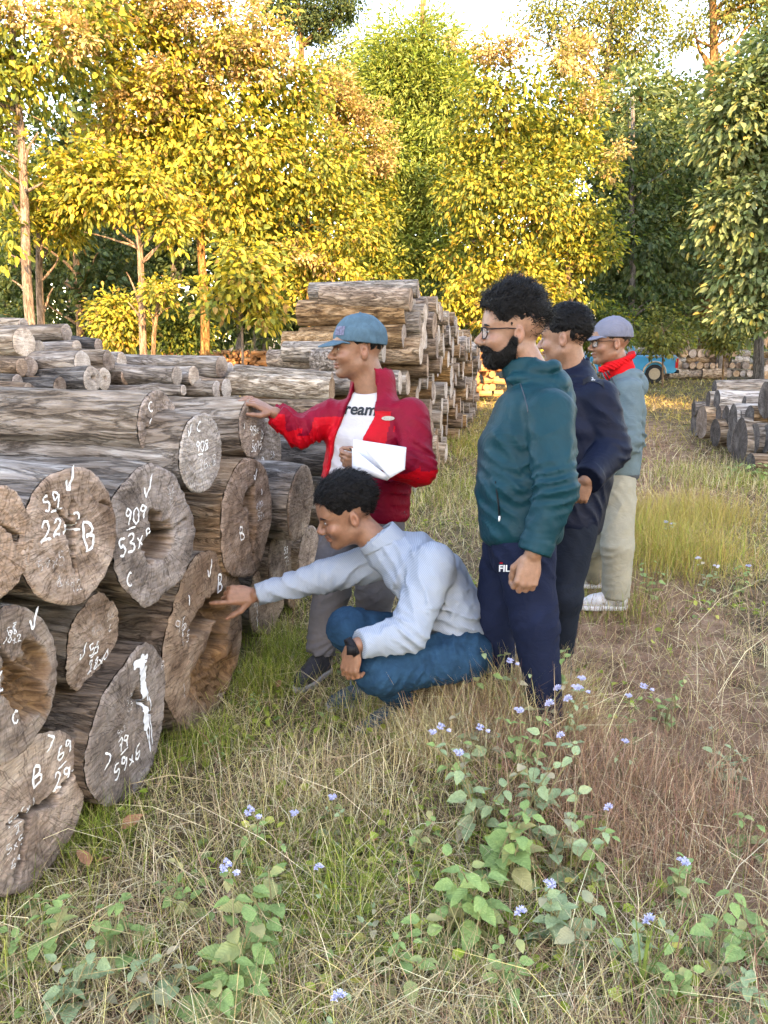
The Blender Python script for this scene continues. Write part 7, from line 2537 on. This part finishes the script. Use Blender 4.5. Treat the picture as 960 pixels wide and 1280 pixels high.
    def sheet(corners, n, name, off, bend=.012):
        c = [P(*q) for q in corners]
        V = []
        for i in range(n + 1):
            for j in range(n + 1):
                s_, t_ = i / n, j / n
                p = c[0] * (1 - s_) * (1 - t_) + c[1] * s_ * (1 - t_) + c[2] * s_ * t_ + c[3] * (1 - s_) * t_
                V.append(p - base_p + np.array((0, -1.0, .2)) * (bend * math.sin(math.pi * s_) * math.sin(math.pi * t_ * .9) + off))
        i = (np.arange(n)[:, None] * (n + 1) + np.arange(n)[None]).ravel()
        o = mk(name, V, np.stack([i, i + 1, i + n + 2, i + n + 1], -1), M['paper'], pp)
        md = o.modifiers.new('thick', 'SOLIDIFY'); md.thickness = .0012
        return o
    sheet([(442, 549, 3.12), (508, 559, 3.10), (506, 586, 3.06), (440, 590, 3.10)], 10, 'sheet', 0)
    sheet([(440, 560, 3.07), (488, 597, 3.05), (484, 601, 3.07), (440, 590, 3.08)], 8, 'folded_sheet', .004, .02)
    sheet([(450, 556, 3.06), (508, 560, 3.04), (506, 587, 3.03), (487, 598, 3.04)], 8, 'top_sheet', .006, .010)


M['emblem'] = flat('cap_emblem', (0.11, 0.11, 0.16), 0.9, 0.1, 0.5, 90)
M['badge'] = flat('metal_badge', (0.30, 0.27, 0.22), 0.5, 0.4, 0.2, 200)


# ---------------- crouching man
def man_squat():
    base = np.array((*P(540, 860, 3.05)[:2], 0.0))
    lat = nrm((-.12, -1, 0))          # his left, towards the camera
    ho, A = head_frame(P(433, 641, 3.02), (-.93, -.24, -.30), (0.05, 0, 1)); s = 1.08
    hl = head_local(1.0, .98)
    nb = P(476, 684, 3.05)
    shL, elL, wrL = P(541, 706, 2.90), P(511, 791, 2.80), P(447, 806, 2.70)
    shR, elR, wrR = P(493, 697, 3.20), P(404, 721, 3.17), P(320, 744, 3.13)
    hL, kL, aL = P(580, 818, 2.98), P(472, 838, 2.83), P(505, 872, 3.08)
    hR, kR, aR = P(575, 806, 3.20), P(436, 786, 3.08), P(470, 845, 3.30)
    V1 = mesh_sdf(s_union([in_head(hl, ho, A, s), s_cone(ho + np.array((-.025, 0, -.05)) @ A * s, nb, .056, .062)], .025), *bounds(head_pts(ho, A, s) + [nb], .07), .0034)
    # pointing hand: index straight, others curled
    tip = P(262, 747, 3.10)
    hp, tips = hand_prims(wrR + np.array((-.012, 0, 0)), nrm(tip - wrR + np.array((0, 0, .012))), np.array((-.2, -.45, -.85)), [(.0, .12, .05), (.95, 1.1, .6), (1.05, 1.15, .6), (1.1, 1.2, .6)], thumb=(.62, .7, -.15), thumb2=(.85, .5, -.1), s=1.10)
    hp.append(s_cone(wrR + (elR - wrR) * .15, wrR, .030, .026))
    V2 = mesh_sdf(s_union(hp, .007), *bounds(tips + [wrR], .07), .0030)
    hand_prims.flip = True
    hp, tips = hand_prims(wrL + np.array((-.012, 0, -.006)), nrm(np.array((-.18, -.05, -.95))), np.array((-.75, .5, 0)), [(.5, .8, .5), (.5, .85, .5), (.55, .9, .5), (.6, .9, .5)], thumb=(.8, .4, -.3), thumb2=(.95, .0, -.3), s=1.05)
    hp.append(s_cone(wrL + (elL - wrL) * .2, wrL, .032, .027))
    V2b = mesh_sdf(s_union(hp, .007), *bounds(tips + [wrL], .07), .0032)
    hand_prims.flip = False
    V3 = core([(P(575, 800, 3.08), P(530, 715, 3.05), .08, .08), (P(530, 715, 3.05), nb, .08, .05), (shL, elL, .03, .03), (elL, wrL, .03, .025), (shR, elR, .03, .03), (elR, wrR, .03, .025), (hL, kL, .05, .04), (kL, aL, .04, .03), (hR, kR, .05, .04), (kR, aR, .04, .03)])
    root = person_mesh('crouching man in pale blue shirt and jeans pointing at a log face', base, [V1, V2, V2b, V3], 'skin_b', head=(ho, A, s), stub=.25)
    eyes(root, base, ho, A, s)
    V, F = mesh_sdf(in_head(hair_local(.013, .005, 70, 43, top=.020, front=.008, side=.5, fade=.16), ho, A, s), *bounds(head_pts(ho, A, s, .17), .02), .0036)
    hair = mk('hair', V - base, F, M['hair'], root)
    hair_strands(root, base, hair, ho, A, s, 3400, .028, 9, .55, .0016)
    secs = [(P(579, 806, 3.09), .172, .118), (P(566, 766, 3.09), .182, .132), (P(541, 728, 3.07), .192, .138), (P(511, 702, 3.06), .185, .118), (P(482, 686, 3.05), .10, .08)]
    pr = [s_loft(secs, lat)]
    arms = [sleeve(shL, elL, wrL + (elL - wrL) * .05, (.088, .074, .045)), sleeve(shR, elR, wrR + (elR - wrR) * .03, (.085, .068, .038))]
    col = [s_cone(P(484, 690, 3.05), P(476, 679, 3.04), .086, .076)]
    nh = s_cone(nb, P(458, 655, 3.04), .058, .072)
    flap = [s_ell(P(484, 672, 2.97), (.030, .012, .040), np.stack([nrm((1, .3, .4)), nrm((-.3, 1, 0)), nrm((-.4, 0, 1))]))]
    fd = folds(arm_folds(shL, elL, wrL, .008, 181) + arm_folds(shR, elR, wrR, .007, 191) +
               [(P(560, 770, 2.95), .16, (.3, 0, 1), .045, .006, 201), (P(540, 740, 2.92), .14, (1, 0, -.6), .05, .006, 203), (P(585, 790, 3.0), .12, (.5, 0, 1), .035, .006, 205), (P(505, 700, 2.95), .1, (1, 0, .7), .04, .005, 207), (P(580, 730, 3.0), .14, (.8, 0, .6), .06, .004, 209)])

    def cut(p, d):
        d = np.maximum(d, -nh(p))
        return d
    sh = cloth('shirt', pr + col, .020, [secs[0][0], nb, shL, elL, wrL, shR, elR, wrR], .21, .0066, M['shirt'], root, base, fold=fd, amp=.003, seed=44, cut=cut, arms=arms)
    # folded collar
    cA, cB = P(487, 690, 3.05), P(466, 664, 3.04)
    ca = nrm(cB - cA)

    def ccut(p, d):
        t = (p - cA) @ ca
        d = np.maximum(d, -s_cone(cA - ca * .03, cB + ca * .05, .080, .071)(p))
        return np.maximum(np.maximum(d, t - .088), .022 + .030 * np.cos(np.arctan2((p - cA) @ UP, -(p - cA) @ lat) * 2) - t)
    cloth('collar', [s_cone(cA - ca * .02, cB + ca * .03, .099, .079)], .01, [cA, cB], .13, .0045, M['shirt'], sh, base, amp=.0015, cut=ccut)
    # belt
    bl = [s_loft([(P(584, 818, 3.09), .165, .112), (P(581, 808, 3.09), .17, .116)], lat)]
    cloth('belt', bl, .01, [P(582, 812, 3.09)], .2, .008, M['belt'], root, base, amp=0)
    pr = sleeve(hL, kL, aL, (.112, .084, .058), cuff=False) + sleeve(hR, kR, aR, (.110, .082, .058), cuff=False) + [s_loft([(P(586, 828, 3.09), .165, .115), (P(580, 806, 3.09), .16, .108)], lat)]
    cloth('jeans', pr, .025, [hL, kL, aL, hR, kR, aR], .16, .0078, M['denim'], root, base, fold=folds(leg_folds(hL, kL, aL, .011, 211) + leg_folds(hR, kR, aR, .009, 221) + [(P(500, 845, 2.8), .12, (1, 0, -.6), .035, .009, 231), (P(560, 830, 2.85), .10, (1, 0, .5), .03, .008, 233)]), amp=.003, seed=49)
    # watch
    ax = nrm(elL - wrL)
    mb = MB(); mb.tube([wrL - ax * .030 + (-.004, 0, -.008), wrL - ax * .012], .035, 16)
    w = mb.build('watch', M['black'], root)
    w.data.transform(Matrix.Translation(-Vector(base)))
    mb = MB(); mb.box(wrL - ax * .021 + (-.004, -.036, .0) - base, (.014, .006, .016)); mb.build('watch_case', M['black'], w)
    shoe(root, base, aL, (-.9, -.35), M['shoe_blue'], M['sole'], heel_lift=.05)
    shoe(root, base, aR, (-.95, -.2), M['shoe_blue'], M['sole'])


man_teal(); man_navy(); man_grey(); man_red(); man_squat()
# ------------------------------------------------------------------ blue pickup beyond the men, wire fence
def build_truck():
    d = 29.0
    m = d / FPX
    M['tblue'] = flat('blue_car_paint', (0.03, 0.33, 0.55), 0.35, 0.5, 0.08, 4)
    M['tglass'] = flat('car_glass', (0.30, 0.36, 0.40), 0.1, 0.6)
    M['tyre'] = flat('tyre_rubber', (0.03, 0.03, 0.03), 0.9, 0.2)
    M['rim'] = flat('tan_rim', (0.42, 0.34, 0.24), 0.6, 0.3)
    M['tail'] = flat('red_lamp', (0.55, 0.02, 0.02), 0.3, 0.5)
    base = P(775, 472, d); base[2] = 0
    t = empty('pickup_truck', Matrix.Translation(base))
    tag(t, 'light blue pickup truck parked far behind the men', 'truck')
    H = 0.95        # waistline height
    prof = np.array([(-2.35, .35), (-2.35, .78), (-2.25, .88), (-1.35, .98), (-.75, 1.0), (1.75, 1.0), (1.82, .92), (1.82, .45), (1.70, .35)])
    def extr(prof, y0, y1, name, mat, parent, ins=0.0):
        n = len(prof)
        V = np.concatenate([np.stack([prof[:, 0], np.full(n, y), prof[:, 1]], -1) for y in (y0, y1)])
        i = np.arange(n)
        o = mk(name, V, [np.stack([i, (i + 1) % n, (i + 1) % n + n, i + n], -1), np.array([i[::-1], i + n])], mat, parent, False)
        b = o.modifiers.new('bev', 'BEVEL'); b.width = .03; b.segments = 2
        return o
    body = extr(prof, -.8, .8, 'body', M['tblue'], t)
    cab = np.array([(-1.30, .99), (-.75, 1.50), (.15, 1.52), (.35, .99)])
    c = extr(cab, -.72, .72, 'cabin', M['tblue'], t)
    for (x0, x1, x2, x3, nm) in ((-1.12, -.72, -.36, -.36, 'front'), (-.28, -.28, .10, .22, 'rear')):
        V = np.array([(x0, -.735, 1.04), (x1, -.735, 1.43), (x2, -.735, 1.44), (x3, -.735, 1.04)])
        mk('window', V, np.array([(3, 2, 1, 0)]), M['tglass'], c, False)
    V = np.array([(-1.30, -.64, 1.03), (-1.30, .64, 1.03), (-.80, .58, 1.46), (-.80, -.58, 1.46)]); V[:, 0] -= .03
    mk('windscreen', V, np.array([(0, 3, 2, 1)]), M['tglass'], c, False)
    for (x) in (-1.55, 1.0):
        for y in (-.72, .72):
            w = MB(); w.tube([(x, y - .11, .34), (x, y + .11, .34)], .34, 20); wo_ = w.build('wheel', M['tyre'], t, False)
            w = MB(); s_ = -1 if y < 0 else 1
            w.tube([(x, y + s_ * .10, .34), (x, y + s_ * .125, .34)], .21, 16); w.build('rim', M['rim'], wo_, False)
            a = MB()
            th = np.linspace(0, math.pi, 13)
            a.tube(np.stack([x + .42 * np.cos(th), np.full(13, y + s_ * .09), .36 + .42 * np.sin(th)], -1), .035, 6); a.build('wheel_arch', M['rim'], t, False)
    for y in (-.72, .72):
        mb = MB(); mb.box((1.80, y, .72), (.05, .10, .17)); mb.build('tail_light', M['tail'], t, False)
    mb = MB(); mb.box((1.86, 0, .42), (.05, .8, .06)); mb.build('bumper', M['tyre'], t, False)
    # mudguard stripe
    mb = MB(); mb.box((1.2, -.806, .95), (.55, .006, .02)); mb.build('side_trim', M['rim'], t, False)


build_truck()
# a light log lies across the truck bed
copy_log(3, np.array((*P(822, 446, 28.9)[:2], 1.18)), np.array((1.0, 0.02, .03)), .17, 2.6, 'pale log lying on the truck bed behind the grey hood', 'logs on the truck')
copy_log(1, np.array((*P(806, 446, 29.3)[:2], 1.16)), np.array((1.0, -.03, .0)), .15, 2.2, 'second pale log on the truck bed, shorter', 'logs on the truck')


def build_fence():
    M['wire'] = flat('fence_wire', (0.25, 0.25, 0.24), 0.6, 0.4, metallic=0.6)
    M['post'] = flat('fence_post', (0.28, 0.25, 0.21), 0.9, 0.2)
    y = 33.5
    root = empty('wire_fence', Matrix.Translation((0, y, 0)))
    tag(root, 'thin wire mesh fence running behind the distant stacks', 'fence')
    for x in np.arange(-20, 24, 2.9):
        mb = MB(); mb.box((x, 0, .95), (.05, .05, 1.0)); mb.build('post', M['post'], root, False)
    mb = MB()
    for z in np.linspace(.2, 1.85, 8):
        mb.tube([(-20, 0, z), (24, 0, z)], .007, 4)
    for x in np.arange(-20, 24, .28):
        mb.tube([(x, .01, .1), (x + .5, .01, 1.85)], .005, 3); mb.tube([(x + .5, .02, .1), (x, .02, 1.85)], .005, 3)
    mb.build('wire_mesh', M['wire'], root, False)


build_fence()
